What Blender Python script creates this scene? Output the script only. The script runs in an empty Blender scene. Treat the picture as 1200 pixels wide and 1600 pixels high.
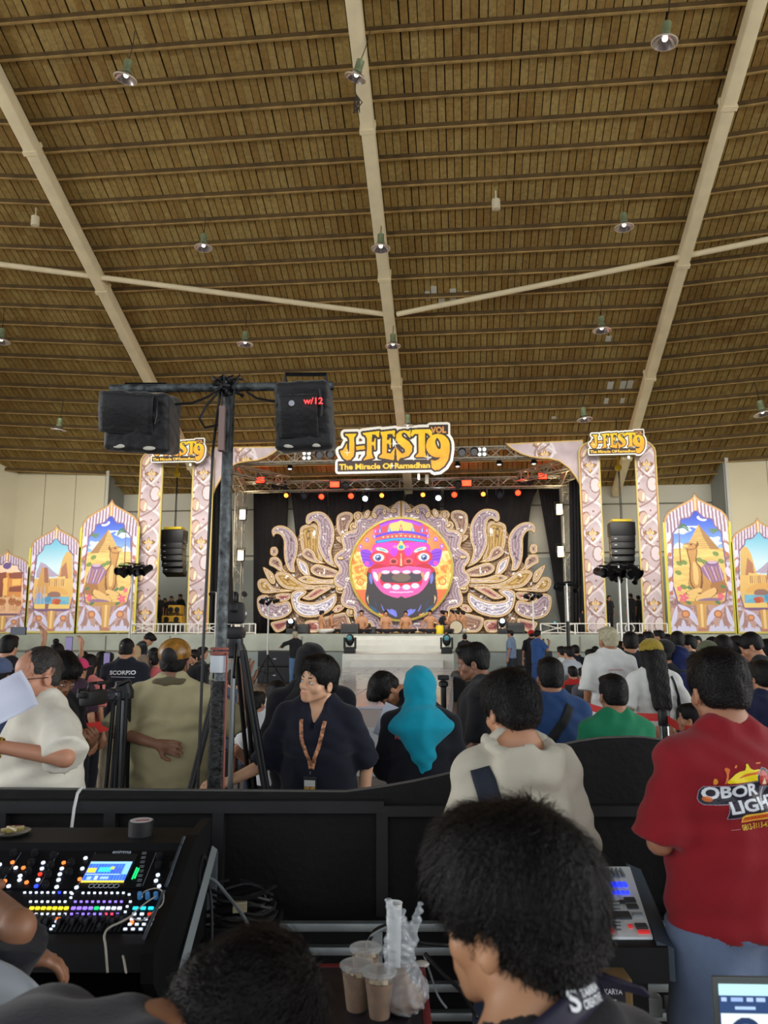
import bpy, bmesh, math, random
import numpy as np
from mathutils import Matrix, Vector
from mathutils.bvhtree import BVHTree
random.seed(7); RNG = np.random.default_rng(11)
SC = bpy.context.scene; COL = SC.collection
R = math.radians
F = 1200.0; PITCH = R(8.76); YAW = R(5.7); EYE = 1.75
cd = bpy.data.cameras.new('camera'); cam = bpy.data.objects.new('camera', cd); COL.objects.link(cam)
cd.sensor_fit = 'VERTICAL'; cd.sensor_height = 24.0; cd.lens = 24.0 * F / 1600.0
cd.clip_start = 0.05; cd.clip_end = 400
cam.location = (0, 0, EYE); cam.rotation_euler = (R(90) + PITCH, 0, YAW)
SC.camera = cam
cd.dof.use_dof = True; cd.dof.focus_distance = 5.0; cd.dof.aperture_fstop = 4.0
w = bpy.data.worlds.new('sky'); SC.world = w; w.use_nodes = True
bg = w.node_tree.nodes['Background']; bg.inputs[0].default_value = (0.93, 0.97, 1.0, 1); bg.inputs[1].default_value = 1.25
def area(name, loc, rot, sx, sy, power, color=(1, 1, 1), spread=180):
    l = bpy.data.lights.new(name, 'AREA'); l.shape = 'RECTANGLE'; l.size = sx; l.size_y = sy; l.energy = power; l.color = color; l.spread = R(spread)
    o = bpy.data.objects.new(name, l); o.location = loc; o.rotation_euler = rot; COL.objects.link(o); return o
area('side_daylight', (27, 2, 5), (0, R(90), 0), 9, 22, 2000, (1.0, 0.97, 0.92))
area('side_daylight.001', (-30, 2, 5), (0, R(-90), 0), 9, 22, 2000, (1.0, 0.97, 0.92))
SC.view_settings.view_transform = 'Standard'; SC.view_settings.look = 'None'
SC.view_settings.exposure = 0.4; SC.view_settings.gamma = 1.0; SC.view_settings.use_curve_mapping = False
SC.cycles.use_denoising = True; SC.cycles.max_bounces = 6; SC.cycles.diffuse_bounces = 4; SC.cycles.transparent_max_bounces = 12
SC.cycles.sample_clamp_indirect = 6.0
area('stage_wash', (-2.1, 27.6, 7.3), (R(38), 0, 0), 12, 1.2, 45, (1.0, 0.92, 0.82), 100)
area('front_wash', (-2.1, 19.0, 9.5), (R(62), 0, 0), 34, 2, 680, (1.0, 0.95, 0.86), 70)
def pray(px, py):
    dx, dz, dy = px - 600.0, 800.0 - py, F
    f = dy * math.cos(PITCH) - dz * math.sin(PITCH); u = dy * math.sin(PITCH) + dz * math.cos(PITCH)
    return dx, f, u
def head2hall(r, f):
    return r * math.cos(YAW) - f * math.sin(YAW), r * math.sin(YAW) + f * math.cos(YAW)
def at(px, py, Y):            # point of the hall plane Y that the photograph shows at a pixel
    r, f, u = pray(px, py); X, Yd = head2hall(r, f); t = Y / Yd
    return Vector((X * t, Y, EYE + u * t))
def fp(px, py, d):            # the same at distance d in front of the camera
    r, f, u = pray(px, py); t = d / f; X, Y = head2hall(r * t, d)
    return Vector((X, Y, EYE + u * t))
def fz(px, py, z):            # the same at height z
    r, f, u = pray(px, py); t = (z - EYE) / u; X, Y = head2hall(r * t, f * t)
    return Vector((X, Y, z))
ROOF_S = math.tan(R(24.0))
def roof_z(Y): return 7.8 + (33.0 - Y) * ROOF_S
def aroof(px, py, off=0.0):
    r, f, u = pray(px, py); X, Y = head2hall(r, f)
    t = (7.8 - off + 33.0 * ROOF_S - EYE) / (u + ROOF_S * Y)
    return Vector((X * t, Y * t, EYE + u * t))

def tag(o, label=None, cat=None, group=None, kind=None):
    if label: o['label'] = label
    if cat: o['category'] = cat
    if group: o['group'] = group
    if kind: o['kind'] = kind
    return o
def empty(name, loc=(0, 0, 0), rz=0.0, label=None, cat=None, group=None):
    o = bpy.data.objects.new(name, None); o.empty_display_size = 0.1; COL.objects.link(o)
    o.location = loc; o.rotation_euler = (0, 0, rz)
    return tag(o, label, cat, group)
def dup(root, loc=None, rz=None, label=None, group=None, scale=None, rot=None):
    r = root.copy(); COL.objects.link(r)
    if loc is not None: r.location = loc
    if rz is not None: r.rotation_euler = (0, 0, rz)
    if rot is not None: r.rotation_euler = rot
    if scale is not None: r.scale = (scale,) * 3 if not hasattr(scale, '__len__') else scale
    if label: r['label'] = label
    if group: r['group'] = group
    for ch in list(root.children):
        c = ch.copy(); COL.objects.link(c); c.parent = r
        for g in list(ch.children):
            d = g.copy(); COL.objects.link(d); d.parent = c
    return r
def link(name, me, mat=None, parent=None):
    o = bpy.data.objects.new(name, me); COL.objects.link(o)
    if mat is not None:
        me.materials.clear(); me.materials.append(mat)
    if parent is not None: o.parent = parent
    return o
def recolor(o, mat):
    o.material_slots[0].link = 'OBJECT'; o.material_slots[0].material = mat

class MB:
    def __init__(s): s.v = []; s.f = []
    def add(s, vs, fs):
        n = len(s.v); s.v += [tuple(v) for v in vs]; s.f += [tuple(i + n for i in f) for f in fs]; return s
    def box(s, c, size, M=None):
        x, y, z = [a / 2 for a in size]; c = Vector(c)
        vs = [Vector((i, j, k)) for k in (-z, z) for j in (-y, y) for i in (-x, x)]
        vs = [(M @ v if M is not None else v) + c for v in vs]
        return s.add(vs, [(0, 2, 3, 1), (4, 5, 7, 6), (0, 1, 5, 4), (2, 6, 7, 3), (0, 4, 6, 2), (1, 3, 7, 5)])
    def bbox(s, c, size, b=0.01, M=None):      # box with chamfered edges
        x, y, z = [a / 2 for a in size]; c = Vector(c); bm = bmesh.new()
        bmesh.ops.create_cube(bm, size=1.0)
        for v in bm.verts: v.co = Vector((v.co.x * 2 * x, v.co.y * 2 * y, v.co.z * 2 * z))
        bmesh.ops.bevel(bm, geom=list(bm.edges), offset=min(b, x, y, z) * .99, segments=2, affect='EDGES', profile=.6)
        bm.verts.ensure_lookup_table()
        vs = [(M @ v.co if M is not None else v.co) + c for v in bm.verts]; fs = [[v.index for v in f.verts] for f in bm.faces]
        bm.free(); return s.add(vs, fs)
    def tube(s, pts, r, n=8, cap=True):
        pts = [Vector(p) for p in pts]; m = len(pts); rs = r if hasattr(r, '__len__') else [r] * m
        d0 = (pts[1] - pts[0]).normalized(); up = Vector((0, 0, 1)) if abs(d0.z) < .9 else Vector((1, 0, 0))
        u = d0.cross(up).normalized(); vs = []
        for i, p in enumerate(pts):
            d = (pts[min(i + 1, m - 1)] - pts[max(i - 1, 0)]).normalized()
            u = (u - d * u.dot(d)).normalized(); w_ = d.cross(u)
            for k in range(n):
                a = 2 * math.pi * k / n; vs.append(p + (u * math.cos(a) + w_ * math.sin(a)) * rs[i])
        fs = [(i * n + k, i * n + (k + 1) % n, (i + 1) * n + (k + 1) % n, (i + 1) * n + k) for i in range(m - 1) for k in range(n)]
        if cap: fs += [tuple(range(n))[::-1], tuple((m - 1) * n + k for k in range(n))]
        return s.add(vs, fs)
    def lathe(s, prof, c=(0, 0, 0), n=20, M=None, cap=True):   # prof: (radius, z)
        vs = []; c = Vector(c)
        for r_, z in prof:
            for k in range(n):
                a = 2 * math.pi * k / n; v = Vector((r_ * math.cos(a), r_ * math.sin(a), z)); vs.append((M @ v if M is not None else v) + c)
        fs = [(i * n + k, i * n + (k + 1) % n, (i + 1) * n + (k + 1) % n, (i + 1) * n + k) for i in range(len(prof) - 1) for k in range(n)]
        if cap: fs += [tuple(range(n))[::-1], tuple((len(prof) - 1) * n + k for k in range(n))]
        return s.add(vs, fs)
    def prism(s, poly, a, b, M=None, c=(0, 0, 0)):   # poly in (x, z), thickness from y=a to y=b
        n = len(poly); c = Vector(c)
        vs = [Vector((x, y, z)) for y in (a, b) for x, z in poly]
        vs = [(M @ v if M is not None else v) + c for v in vs]
        fs = [tuple(range(n)), tuple(range(2 * n - 1, n - 1, -1))] + [(i, i + n, (i + 1) % n + n, (i + 1) % n) for i in range(n)]
        return s.add(vs, fs)
    def sphere(s, c, r, n=12, m=8, sc=(1, 1, 1)):
        prof = [(max(1e-4, math.sin(math.pi * i / m)) * r, -math.cos(math.pi * i / m) * r) for i in range(m + 1)]
        return s.lathe(prof, c, n, Matrix.Diagonal(sc))
    def build(s, name, mat, parent=None, smooth=False, world=False):
        me = bpy.data.meshes.new(name); vs = s.v
        if world and parent is not None:
            Mi = (Matrix.Translation(parent.location) @ Matrix.Rotation(parent.rotation_euler[2], 4, 'Z')).inverted()
            vs = [tuple(Mi @ Vector(v)) for v in vs]
        me.from_pydata(vs, [], s.f); me.update()
        if smooth:
            me.polygons.foreach_set('use_smooth', [True] * len(me.polygons))
            if smooth == 2: me.set_sharp_from_angle(angle=R(40))
        return link(name, me, mat, parent)
RZ = lambda a: Matrix.Rotation(a, 3, 'Z')
RX = lambda a: Matrix.Rotation(a, 3, 'X')
RY = lambda a: Matrix.Rotation(a, 3, 'Y')

def npmesh(name, V, Q, smooth=True):
    me = bpy.data.meshes.new(name); V = np.asarray(V, np.float32); Q = np.asarray(Q, np.int32)
    me.vertices.add(len(V)); me.vertices.foreach_set('co', V.ravel())
    k = Q.shape[1]; me.loops.add(len(Q) * k); me.loops.foreach_set('vertex_index', Q.ravel())
    me.polygons.add(len(Q)); me.polygons.foreach_set('loop_start', np.arange(0, len(Q) * k, k, dtype=np.int32))
    me.polygons.foreach_set('loop_total', np.full(len(Q), k, np.int32))
    if smooth: me.polygons.foreach_set('use_smooth', np.ones(len(Q), bool))
    me.update(calc_edges=True); me.validate(); return me
def setcol(me, C, name='Col'):
    a = me.color_attributes.new(name, 'FLOAT_COLOR', 'POINT'); C = np.asarray(C, np.float32)
    if C.shape[1] == 3: C = np.hstack([C, np.ones((len(C), 1), np.float32)])
    a.data.foreach_set('color', C.ravel())

def lin(c):
    c = [x / 255.0 for x in c]; return tuple(x / 12.92 if x <= .04045 else ((x + .055) / 1.055) ** 2.4 for x in c)
MATS = {}
def mat(name, rgb, rough=.6, metal=0., noise=0., nscale=8., bump=0., bscale=60., emit=0., spec=.5, alpha=1., trans=0., coat=0., obj=True, sheen=0., var=0.):
    if name in MATS: return MATS[name]
    m = bpy.data.materials.new(name); m.use_nodes = True; nt = m.node_tree; b = nt.nodes['Principled BSDF']; c = lin(rgb)
    N = nt.nodes.new; L = nt.links.new
    b.inputs['Base Color'].default_value = (*c, 1); b.inputs['Roughness'].default_value = rough; b.inputs['Metallic'].default_value = metal
    b.inputs['Specular IOR Level'].default_value = spec; b.inputs['Alpha'].default_value = alpha
    b.inputs['Transmission Weight'].default_value = trans; b.inputs['Coat Weight'].default_value = coat; b.inputs['Sheen Weight'].default_value = sheen
    if emit: b.inputs['Emission Color'].default_value = (*c, 1); b.inputs['Emission Strength'].default_value = emit
    tc = N('ShaderNodeTexCoord')
    if noise or var:
        n = N('ShaderNodeTexNoise'); n.inputs['Scale'].default_value = nscale; n.inputs['Detail'].default_value = 5
        L(tc.outputs['Object'], n.inputs['Vector'])
        hsv = N('ShaderNodeHueSaturation'); hsv.inputs['Color'].default_value = (*c, 1)
        mr = N('ShaderNodeMapRange'); mr.inputs[1].default_value = .3; mr.inputs[2].default_value = .7
        mr.inputs[3].default_value = 1 - noise; mr.inputs[4].default_value = 1 + noise; L(n.outputs[0], mr.inputs[0])
        if var:
            oi = N('ShaderNodeObjectInfo'); m2 = N('ShaderNodeMapRange'); m2.inputs[3].default_value = 1 - var; m2.inputs[4].default_value = 1 + var
            L(oi.outputs['Random'], m2.inputs[0]); mu = N('ShaderNodeMath'); mu.operation = 'MULTIPLY'
            L(mr.outputs[0], mu.inputs[0]); L(m2.outputs[0], mu.inputs[1]); L(mu.outputs[0], hsv.inputs['Value'])
        else: L(mr.outputs[0], hsv.inputs['Value'])
        L(hsv.outputs[0], b.inputs['Base Color'])
    if bump:
        n2 = N('ShaderNodeTexNoise'); n2.inputs['Scale'].default_value = bscale; n2.inputs['Detail'].default_value = 4
        L(tc.outputs['Object'], n2.inputs['Vector']); bp = N('ShaderNodeBump'); bp.inputs['Strength'].default_value = bump; bp.inputs['Distance'].default_value = .02
        L(n2.outputs[0], bp.inputs['Height']); L(bp.outputs[0], b.inputs['Normal'])
    MATS[name] = m; return m
def colmat(name, rough=.7, emit=0., spec=.3, mul=(1, 1, 1), sss=False, base=True):     # flat print or screen from the colour attribute
    if name in MATS: return MATS[name]
    m = bpy.data.materials.new(name); m.use_nodes = True; nt = m.node_tree; b = nt.nodes['Principled BSDF']
    a = nt.nodes.new('ShaderNodeAttribute'); a.attribute_name = 'Col'; out = a.outputs['Color']
    if mul != (1, 1, 1):
        mx = nt.nodes.new('ShaderNodeVectorMath'); mx.operation = 'MULTIPLY'; mx.inputs[1].default_value = mul; nt.links.new(out, mx.inputs[0]); out = mx.outputs[0]
    if base: nt.links.new(out, b.inputs['Base Color'])
    else: b.inputs['Base Color'].default_value = (.02, .02, .02, 1)
    b.inputs['Roughness'].default_value = rough; b.inputs['Specular IOR Level'].default_value = spec
    if emit: nt.links.new(out, b.inputs['Emission Color']); b.inputs['Emission Strength'].default_value = emit
    MATS[name] = m; return m
def tree_mat(name):
    m = bpy.data.materials.new(name); m.use_nodes = True; MATS[name] = m; return m, m.node_tree, m.node_tree.nodes['Principled BSDF']
# ================================================================ the hall
M_backing = mat('roof_underside', (52, 43, 24), .9)
def plank_material():
    m, nt, b = tree_mat('woven_board'); N = nt.nodes.new; L = nt.links.new
    geo = N('ShaderNodeNewGeometry'); oi = N('ShaderNodeObjectInfo'); sep = N('ShaderNodeSeparateXYZ'); L(geo.outputs['Position'], sep.inputs[0])
    dv = N('ShaderNodeMath'); dv.operation = 'DIVIDE'; dv.inputs[1].default_value = .727; L(sep.outputs['Y'], dv.inputs[0])
    fl = N('ShaderNodeMath'); fl.operation = 'FLOOR'; L(dv.outputs[0], fl.inputs[0])
    cb = N('ShaderNodeCombineXYZ'); L(oi.outputs['Random'], cb.inputs[0]); L(fl.outputs[0], cb.inputs[1])
    wn = N('ShaderNodeTexWhiteNoise'); wn.noise_dimensions = '3D'; L(cb.outputs[0], wn.inputs['Vector'])
    n1 = N('ShaderNodeTexNoise'); n1.inputs['Scale'].default_value = .35; n1.inputs['Detail'].default_value = 4; L(geo.outputs['Position'], n1.inputs['Vector'])
    n2 = N('ShaderNodeTexNoise'); n2.inputs['Scale'].default_value = 9.; n2.inputs['Detail'].default_value = 6; n2.inputs['Roughness'].default_value = .8; L(geo.outputs['Position'], n2.inputs['Vector'])
    r1 = N('ShaderNodeValToRGB'); e = r1.color_ramp.elements; e[0].position = .3; e[0].color = (*lin((134, 102, 46)), 1); e[1].position = .7; e[1].color = (*lin((186, 158, 88)), 1)
    L(n1.outputs[0], r1.inputs[0])
    r2 = N('ShaderNodeValToRGB'); e = r2.color_ramp.elements; e[0].color = (*lin((142, 106, 50)), 1); e[1].color = (*lin((182, 160, 100)), 1); L(wn.outputs['Value'], r2.inputs[0])
    mx = N('ShaderNodeMix'); mx.data_type = 'RGBA'; mx.inputs[0].default_value = .5; L(r1.outputs[0], mx.inputs[6]); L(r2.outputs[0], mx.inputs[7])
    mr = N('ShaderNodeMapRange'); mr.inputs[1].default_value = .3; mr.inputs[2].default_value = .7; mr.inputs[3].default_value = .62; mr.inputs[4].default_value = 1.3; L(n2.outputs[0], mr.inputs[0])
    hs = N('ShaderNodeHueSaturation'); L(mx.outputs[2], hs.inputs['Color']); L(mr.outputs[0], hs.inputs['Value']); L(hs.outputs[0], b.inputs['Base Color'])
    bp = N('ShaderNodeBump'); bp.inputs['Strength'].default_value = .5; bp.inputs['Distance'].default_value = .03; L(n2.outputs[0], bp.inputs['Height']); L(bp.outputs[0], b.inputs['Normal'])
    b.inputs['Roughness'].default_value = .85; return m
M_plank = plank_material()
M_purlin = mat('purlin_timber', (92, 72, 38), .8, noise=.3, nscale=3)
M_lath = mat('pale_lath', (176, 146, 88), .8, noise=.25, nscale=3)
M_beam = mat('cream_painted_steel', (244, 230, 190), .5, noise=.07, nscale=2)
XC = -2.25                         # middle axis of the hall
X0, X1 = -24.0, 19.5
cb_ = MB()
cb_.add([(X0, 8, roof_z(8) + .12), (X1, 8, roof_z(8) + .12), (X1, 33.4, roof_z(33.4) + .12), (X0, 33.4, roof_z(33.4) + .12),
         (X0, -14, 11), (X1, -14, 11)], [(0, 1, 2, 3), (4, 5, 1, 0)])
ceiling = tag(cb_.build('ceiling', M_backing), kind='structure')
slope = Matrix.Rotation(-R(24), 3, 'X')
pl = MB(); Lp = (33.3 - 13.2) / math.cos(R(24)); pl.box((0, 0, 0), (.177, Lp, .03)); me_pl = pl.build('plank', M_plank).data
bpy.data.objects.remove(bpy.data.objects['plank'])
npl = int((X1 - X0) / .2)
for i in range(npl):
    o = link('plank', me_pl, None, ceiling); Ym = (33.3 + 13.2) / 2
    o.location = (X0 + .1 + i * .2, Ym, roof_z(Ym) + .05 + random.uniform(-.003, .003)); o.rotation_euler = (-R(24), random.uniform(-.004, .004), 0)
def kink(x): return -.095 * max(0, abs(x - XC) - 8.85)
for k in range(-3, 24):
    Y = 15.71 + .727 * k; m = MB(); pts = []
    for x in (X0, XC - 8.85, XC, XC + 8.85, X1):
        y = Y + kink(x) + (-.02 * (8.85 - abs(x - XC + 0)) if x == XC - 8.85 else 0); pts.append((x, y, roof_z(y)))
    vs = []
    for x, y, z in pts:
        for dy, dz in ((-.035, 0), (-.035, -.13), (.045, -.13), (.045, -.10), (.0, -.10), (.0, 0)): vs.append((x, y + dy, z + dz))
    n = 6; fs = [(i * n + a, i * n + (a + 1) % n, (i + 1) * n + (a + 1) % n, (i + 1) * n + a) for i in range(4) for a in range(n)] + [tuple(range(6)), tuple(range(24, 30))[::-1]]
    m.add(vs, fs).build('purlin', M_purlin, ceiling); m = MB(); n = 4; vs = [(x, y + a, z + b) for x, y, z in pts for a, b in ((-.05, -.125), (-.05, -.155), (.01, -.155), (.01, -.125))]
    m.add(vs, [(i * n + a, i * n + (a + 1) % n, (i + 1) * n + (a + 1) % n, (i + 1) * n + a) for i in range(4) for a in range(n)] + [(0, 1, 2, 3), (19, 18, 17, 16)]).build('purlin_lath', M_lath, ceiling)
for x, w_ in ((XC - 8.85, .34), (XC + .08, .34), (XC + 8.85, .32)):
    m = MB(); Y0, Y1 = 12.5, 32.9; Ym = (Y0 + Y1) / 2; m.bbox((x, Ym, roof_z(Ym) - .33), (w_, (Y1 - Y0) / math.cos(R(24)), .40), .05, slope)
    m.build('beam', M_beam, ceiling, 2)
    for Yb in (17.6, 21.9, 26.3, 30.5):
        m = MB(); m.box((x, Yb, roof_z(Yb) - .33), (w_ + .06, .12, .44), slope); m.build('joint_plate', M_beam, ceiling)
PA, PB = aroof(0, 413, .42), aroof(603, 491, .42)
PD, PE = aroof(620, 491, .42), aroof(1200, 374, .42)
for a, b in ((PA + (PA - PB) * .5, PB), (PD, PE + (PE - PD) * .4)):
    m = MB(); m.tube([a, b], .085, 12); m.build('brace_pipe', M_beam, ceiling, 2)
M_patch = mat('pale_patch', (214, 214, 200), .6)
for px, py, w_, h in ((192, 532, .16, .5), (668, 462, .16, .35), (678, 457, .18, .5), (690, 466, .2, .4), (708, 463, .2, .6), (729, 461, .16, .3), (950, 532, .18, .4), (953, 605, .2, .55), (973, 603, .2, .5), (984, 602, .2, .5), (947, 628, .15, .4), (972, 628, .15, .4), (865, 655, .16, .3)):
    p = aroof(px, py, -.02); m = MB(); m.box(p, (w_, h, .02), slope); m.build('patch', M_patch, ceiling)

M_cream = mat('cream_wall', (222, 213, 182), .85, noise=.05, nscale=.5, bump=.1, bscale=4)
M_wallgrey = mat('grey_wall', (150, 156, 152), .85, noise=.06, nscale=.6)
M_wallback = mat('back_wall_paint', (196, 194, 178), .85, noise=.05, nscale=.5)
M_joint = mat('wall_joint', (120, 116, 100), .9)
def wall(name, a, b, h0, h1, m_, th=.2):
    a, b = Vector((*a, 0)), Vector((*b, 0)); d = (b - a).normalized(); n = Vector((-d.y, d.x, 0)) * th
    vs = [a, b, b + n, a + n]; zs = [h0, h1, h1, h0]
    return tag(MB().add(vs + [Vector((v.x, v.y, z)) for v, z in zip(vs, zs)], [(0, 3, 2, 1), (4, 5, 6, 7), (0, 1, 5, 4), (1, 2, 6, 5), (2, 3, 7, 6), (3, 0, 4, 7)]).build(name, m_), kind='structure')
WY = 31.35; HX = 12.9; WX = 17.0
zb = roof_z(33) + .05; zw = roof_z(WY) + .05
wb = wall('wall_back', (XC - HX - .2, 33), (XC + HX + .2, 33), zb, zb, M_wallback)
lower_band = MB(); lower_band.box((XC, 32.98, 2.4), (2 * HX, .05, 4.8)); lower_band.build('grey_lower_band', M_wallgrey, wb)  # grey band over the lower part of the back wall
for z in (5.0, 7.05):
    MB().box((XC, 32.96, z), (2 * HX, .05, .05)).build('joint', M_joint, wb)
wl = wall('wall_left', (XC - WX, WY), (XC - HX, WY), zw, zw, M_cream)
wr = wall('wall_right', (XC + HX, WY), (XC + WX, WY), zw, zw, M_cream)
wall('wall_left_return', (XC - HX, WY), (XC - HX, 33), zw, zb, M_wallgrey, .12)  # same paint as the wing; the grey puts its shade into the colour
wall('wall_right_return', (XC + HX - .12, WY), (XC + HX - .12, 33), zw, zb, M_wallgrey, -.12)  # shade of this return likewise put into the grey
wall('wall_left_side', (XC - WX - 3.6, 26.6), (XC - WX, WY), roof_z(26.6), zw, M_cream)
wall('wall_right_side', (XC + WX, WY), (XC + WX + 3.6, 26.6), zw, roof_z(26.6), M_cream)
wall('wall_left_blocker', (XC - WX - 3.6, 13), (XC - WX - 3.6, 26.6), roof_z(13), roof_z(26.6), M_cream); wall('wall_right_blocker', (XC + WX + 3.6, 26.6), (XC + WX + 3.6, 13), roof_z(26.6), roof_z(13), M_cream)  # unseen long walls, added to keep side daylight off the stage end
for wv, xs in ((wl, (-18.0, -16.6)), (wr, (12.2, 13.6))):
    for x in xs: MB().box((x, WY - .005, zw / 2), (.015, .02, zw)).build('joint', M_joint, wv)
for wv, x in ((wl, XC - HX), (wr, XC + HX)): MB().box((x, WY - .03, zw / 2), (.13, .1, zw)).build('corner_trim', mat('trim_white', (205, 203, 190), .6), wv)

def floor_material():
    m, nt, b = tree_mat('polished_concrete'); N = nt.nodes.new; L = nt.links.new; geo = N('ShaderNodeNewGeometry')
    n1 = N('ShaderNodeTexNoise'); n1.inputs['Scale'].default_value = .5; n1.inputs['Detail'].default_value = 8; n1.inputs['Roughness'].default_value = .65; L(geo.outputs['Position'], n1.inputs['Vector'])
    r = N('ShaderNodeValToRGB'); e = r.color_ramp.elements; e[0].position = .35; e[0].color = (*lin((98, 84, 74)), 1); e[1].position = .68; e[1].color = (*lin((150, 128, 112)), 1); L(n1.outputs[0], r.inputs[0])
    br = N('ShaderNodeTexBrick'); br.offset = 0; br.inputs['Scale'].default_value = 1; br.inputs['Brick Width'].default_value = .6; br.inputs['Row Height'].default_value = .6; br.inputs['Mortar Size'].default_value = .006
    br.inputs['Color1'].default_value = (1, 1, 1, 1); br.inputs['Color2'].default_value = (.9, .9, .9, 1); br.inputs['Mortar'].default_value = (.5, .5, .5, 1); L(geo.outputs['Position'], br.inputs['Vector'])
    mx = N('ShaderNodeMix'); mx.data_type = 'RGBA'; mx.blend_type = 'MULTIPLY'; mx.inputs[0].default_value = 1; L(r.outputs[0], mx.inputs[6]); L(br.outputs['Color'], mx.inputs[7]); L(mx.outputs[2], b.inputs['Base Color'])
    mr = N('ShaderNodeMapRange'); mr.inputs[3].default_value = .2; mr.inputs[4].default_value = .55; L(n1.outputs[0], mr.inputs[0]); L(mr.outputs[0], b.inputs['Roughness']); return m
tag(MB().add([(-45, -25, 0), (45, -25, 0), (45, 34, 0), (-45, 34, 0)], [(0, 1, 2, 3)]).build('floor', floor_material()), kind='structure')

SY = 27.0; SZ = 1.62
M_stage = mat('stage_concrete', (152, 158, 146), .55, noise=.16, nscale=1.3)
M_stage2 = mat('stage_grey_paint', (132, 142, 140), .5, noise=.1, nscale=1.0)
stage = tag(MB().bbox((XC, (SY + 33) / 2, SZ / 2), (40, 33 - SY - .02, SZ), .03).build('stage_platform', M_stage, None, 2), kind='structure')
a, b = at(343, 1000, SY).x, at(1200, 1000, SY).x
MB().box(((at(345, 1000, SY).x + at(912, 1000, SY).x) / 2, SY - .01, .5), (at(912, 1000, SY).x - at(345, 1000, SY).x, .03, 1.0)).build('front_panel', M_stage2, stage)
for x in np.arange(-20, 16, 2.4): MB().box((x, SY - .012, .8), (.02, .035, 1.5)).build('joint', M_joint, stage)
MB().box((XC, SY - .02, 1.03), (36, .05, .03)).build('joint', M_joint, stage)
M_lampm = mat('lamp_green_housing', (150, 165, 128), .45, .4, noise=.15, nscale=20)
M_refl = mat('lamp_reflector', (205, 200, 205), .18, .85)
M_bulb = mat('lamp_bulb', (255, 246, 235), .2, emit=1.6)
M_wire = mat('thin_wire', (70, 60, 48), .7)
M_rimw = mat('lamp_rim', (236, 224, 205), .4, .3)
def highbay():
    t = empty('ceiling_lamp'); t['category'] = 'lamp'; t['group'] = 'high bay lamps hanging from the wooden roof'
    MB().lathe([(.085, .36), (.1, .35), (.1, .12), (.115, .1), (.115, .06), (.06, .05)], n=16).build('lamp_housing', M_lampm, t, 2)
    p = [(.07, .06), (.12, .04), (.21, -.02), (.27, -.10), (.275, -.105), (.262, -.105), (.2, -.03), (.11, .03), (.06, .045)]
    MB().lathe(p, n=24).build('reflector', M_refl, t, 2)
    MB().lathe([(.262, -.11), (.285, -.105), (.285, -.085), (.268, -.09), (.262, -.11)], n=24, cap=False).build('rim', M_rimw, t, 2)
    MB().sphere((0, 0, -.01), .062, 12, 8).build('bulb', M_bulb, t, True)
    return t
hb = highbay()
LAMPS = [(197, 117, 12, 'near the top left of the roof', 0.95), (557, 116, 20, 'beside the middle beam with a loose wire dangling under it', .9), (1039, 60, 8, 'near the top right of the roof', 1.0),
 (318, 383, 0, 'left of the middle beam above the diagonal pipe', .9), (595, 384, 0, 'in front of the middle beam just above the pipe joint', .95), (975, 351, 0, 'between middle and right beams above the diagonal pipe', .9),
 (383, 534, 0, 'left of the middle beam below the diagonal pipe', .95), (614, 537, 0, 'in front of the middle beam below the pipe joint', .9), (940, 512, 0, 'left of the right beam below the diagonal pipe', 1.0),
 (2, 530, 0, 'cut by the left edge of the picture', 1.0), (92, 668, 8, 'above the cream left wing wall', 1.0), (637, 663, 0, 'behind the top of the large stage sign', 1.0), (913, 652, -6, 'just above the right stage sign', 1.0), (1191, 643, -8, 'above the right wing wall at the picture edge', 1.1)]
for i, (px, py, tilt, where, sc) in enumerate(LAMPS):
    p = aroof(px, py, 1.15); o = hb if i == 0 else dup(hb)
    o.location = p; o.scale = (sc,) * 3; o.rotation_euler = (R(tilt * .6), R(tilt), 0); o['label'] = 'metal high bay lamp ' + where
    top = roof_z(p.y) - .1
    c = MB().tube([(0, 0, .36), (.02, .01, .75), (0, 0, max(.4, (top - p.z)) / sc)], .012, 5).build('hanging_wire', M_wire, o)
MBj = MB()
p = aroof(557, 130, 1.2); MBj.tube([p + Vector((.02 * math.sin(i * 1.7), 0, .35 - i * .1)) + Vector((.05 * math.sin(i), 0, 0)) for i in range(12)], .018, 5)
for k in range(6): MBj.tube([p + Vector((.0, 0, -.3)), p + Vector((random.uniform(-.14, .14), 0, -.5)), p + Vector((random.uniform(-.1, .1), 0, -.75))], .014, 5)
tag(MBj.build('tangled_wire', M_wire), 'tangle of dark wire hanging below the lamp on the middle beam', 'wire')
M_canw = mat('small_lamp_white', (228, 218, 186), .5)
for px, py, lb in ((55, 346, 'small white cylinder lamp high on the left roof'), (775, 320, 'small white cylinder lamp right of the middle beam')):
    p = aroof(px, py, .5); t = empty('cylinder_lamp', p, 0, lb, 'lamp')
    MB().lathe([(.1, -.14), (.115, -.13), (.115, .14), (.1, .15)], n=16).build('lamp_body', M_canw, t, 2)
    MB().tube([(0, 0, .14), (0, 0, .42)], .02, 6).build('stem', M_canw, t)
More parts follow.
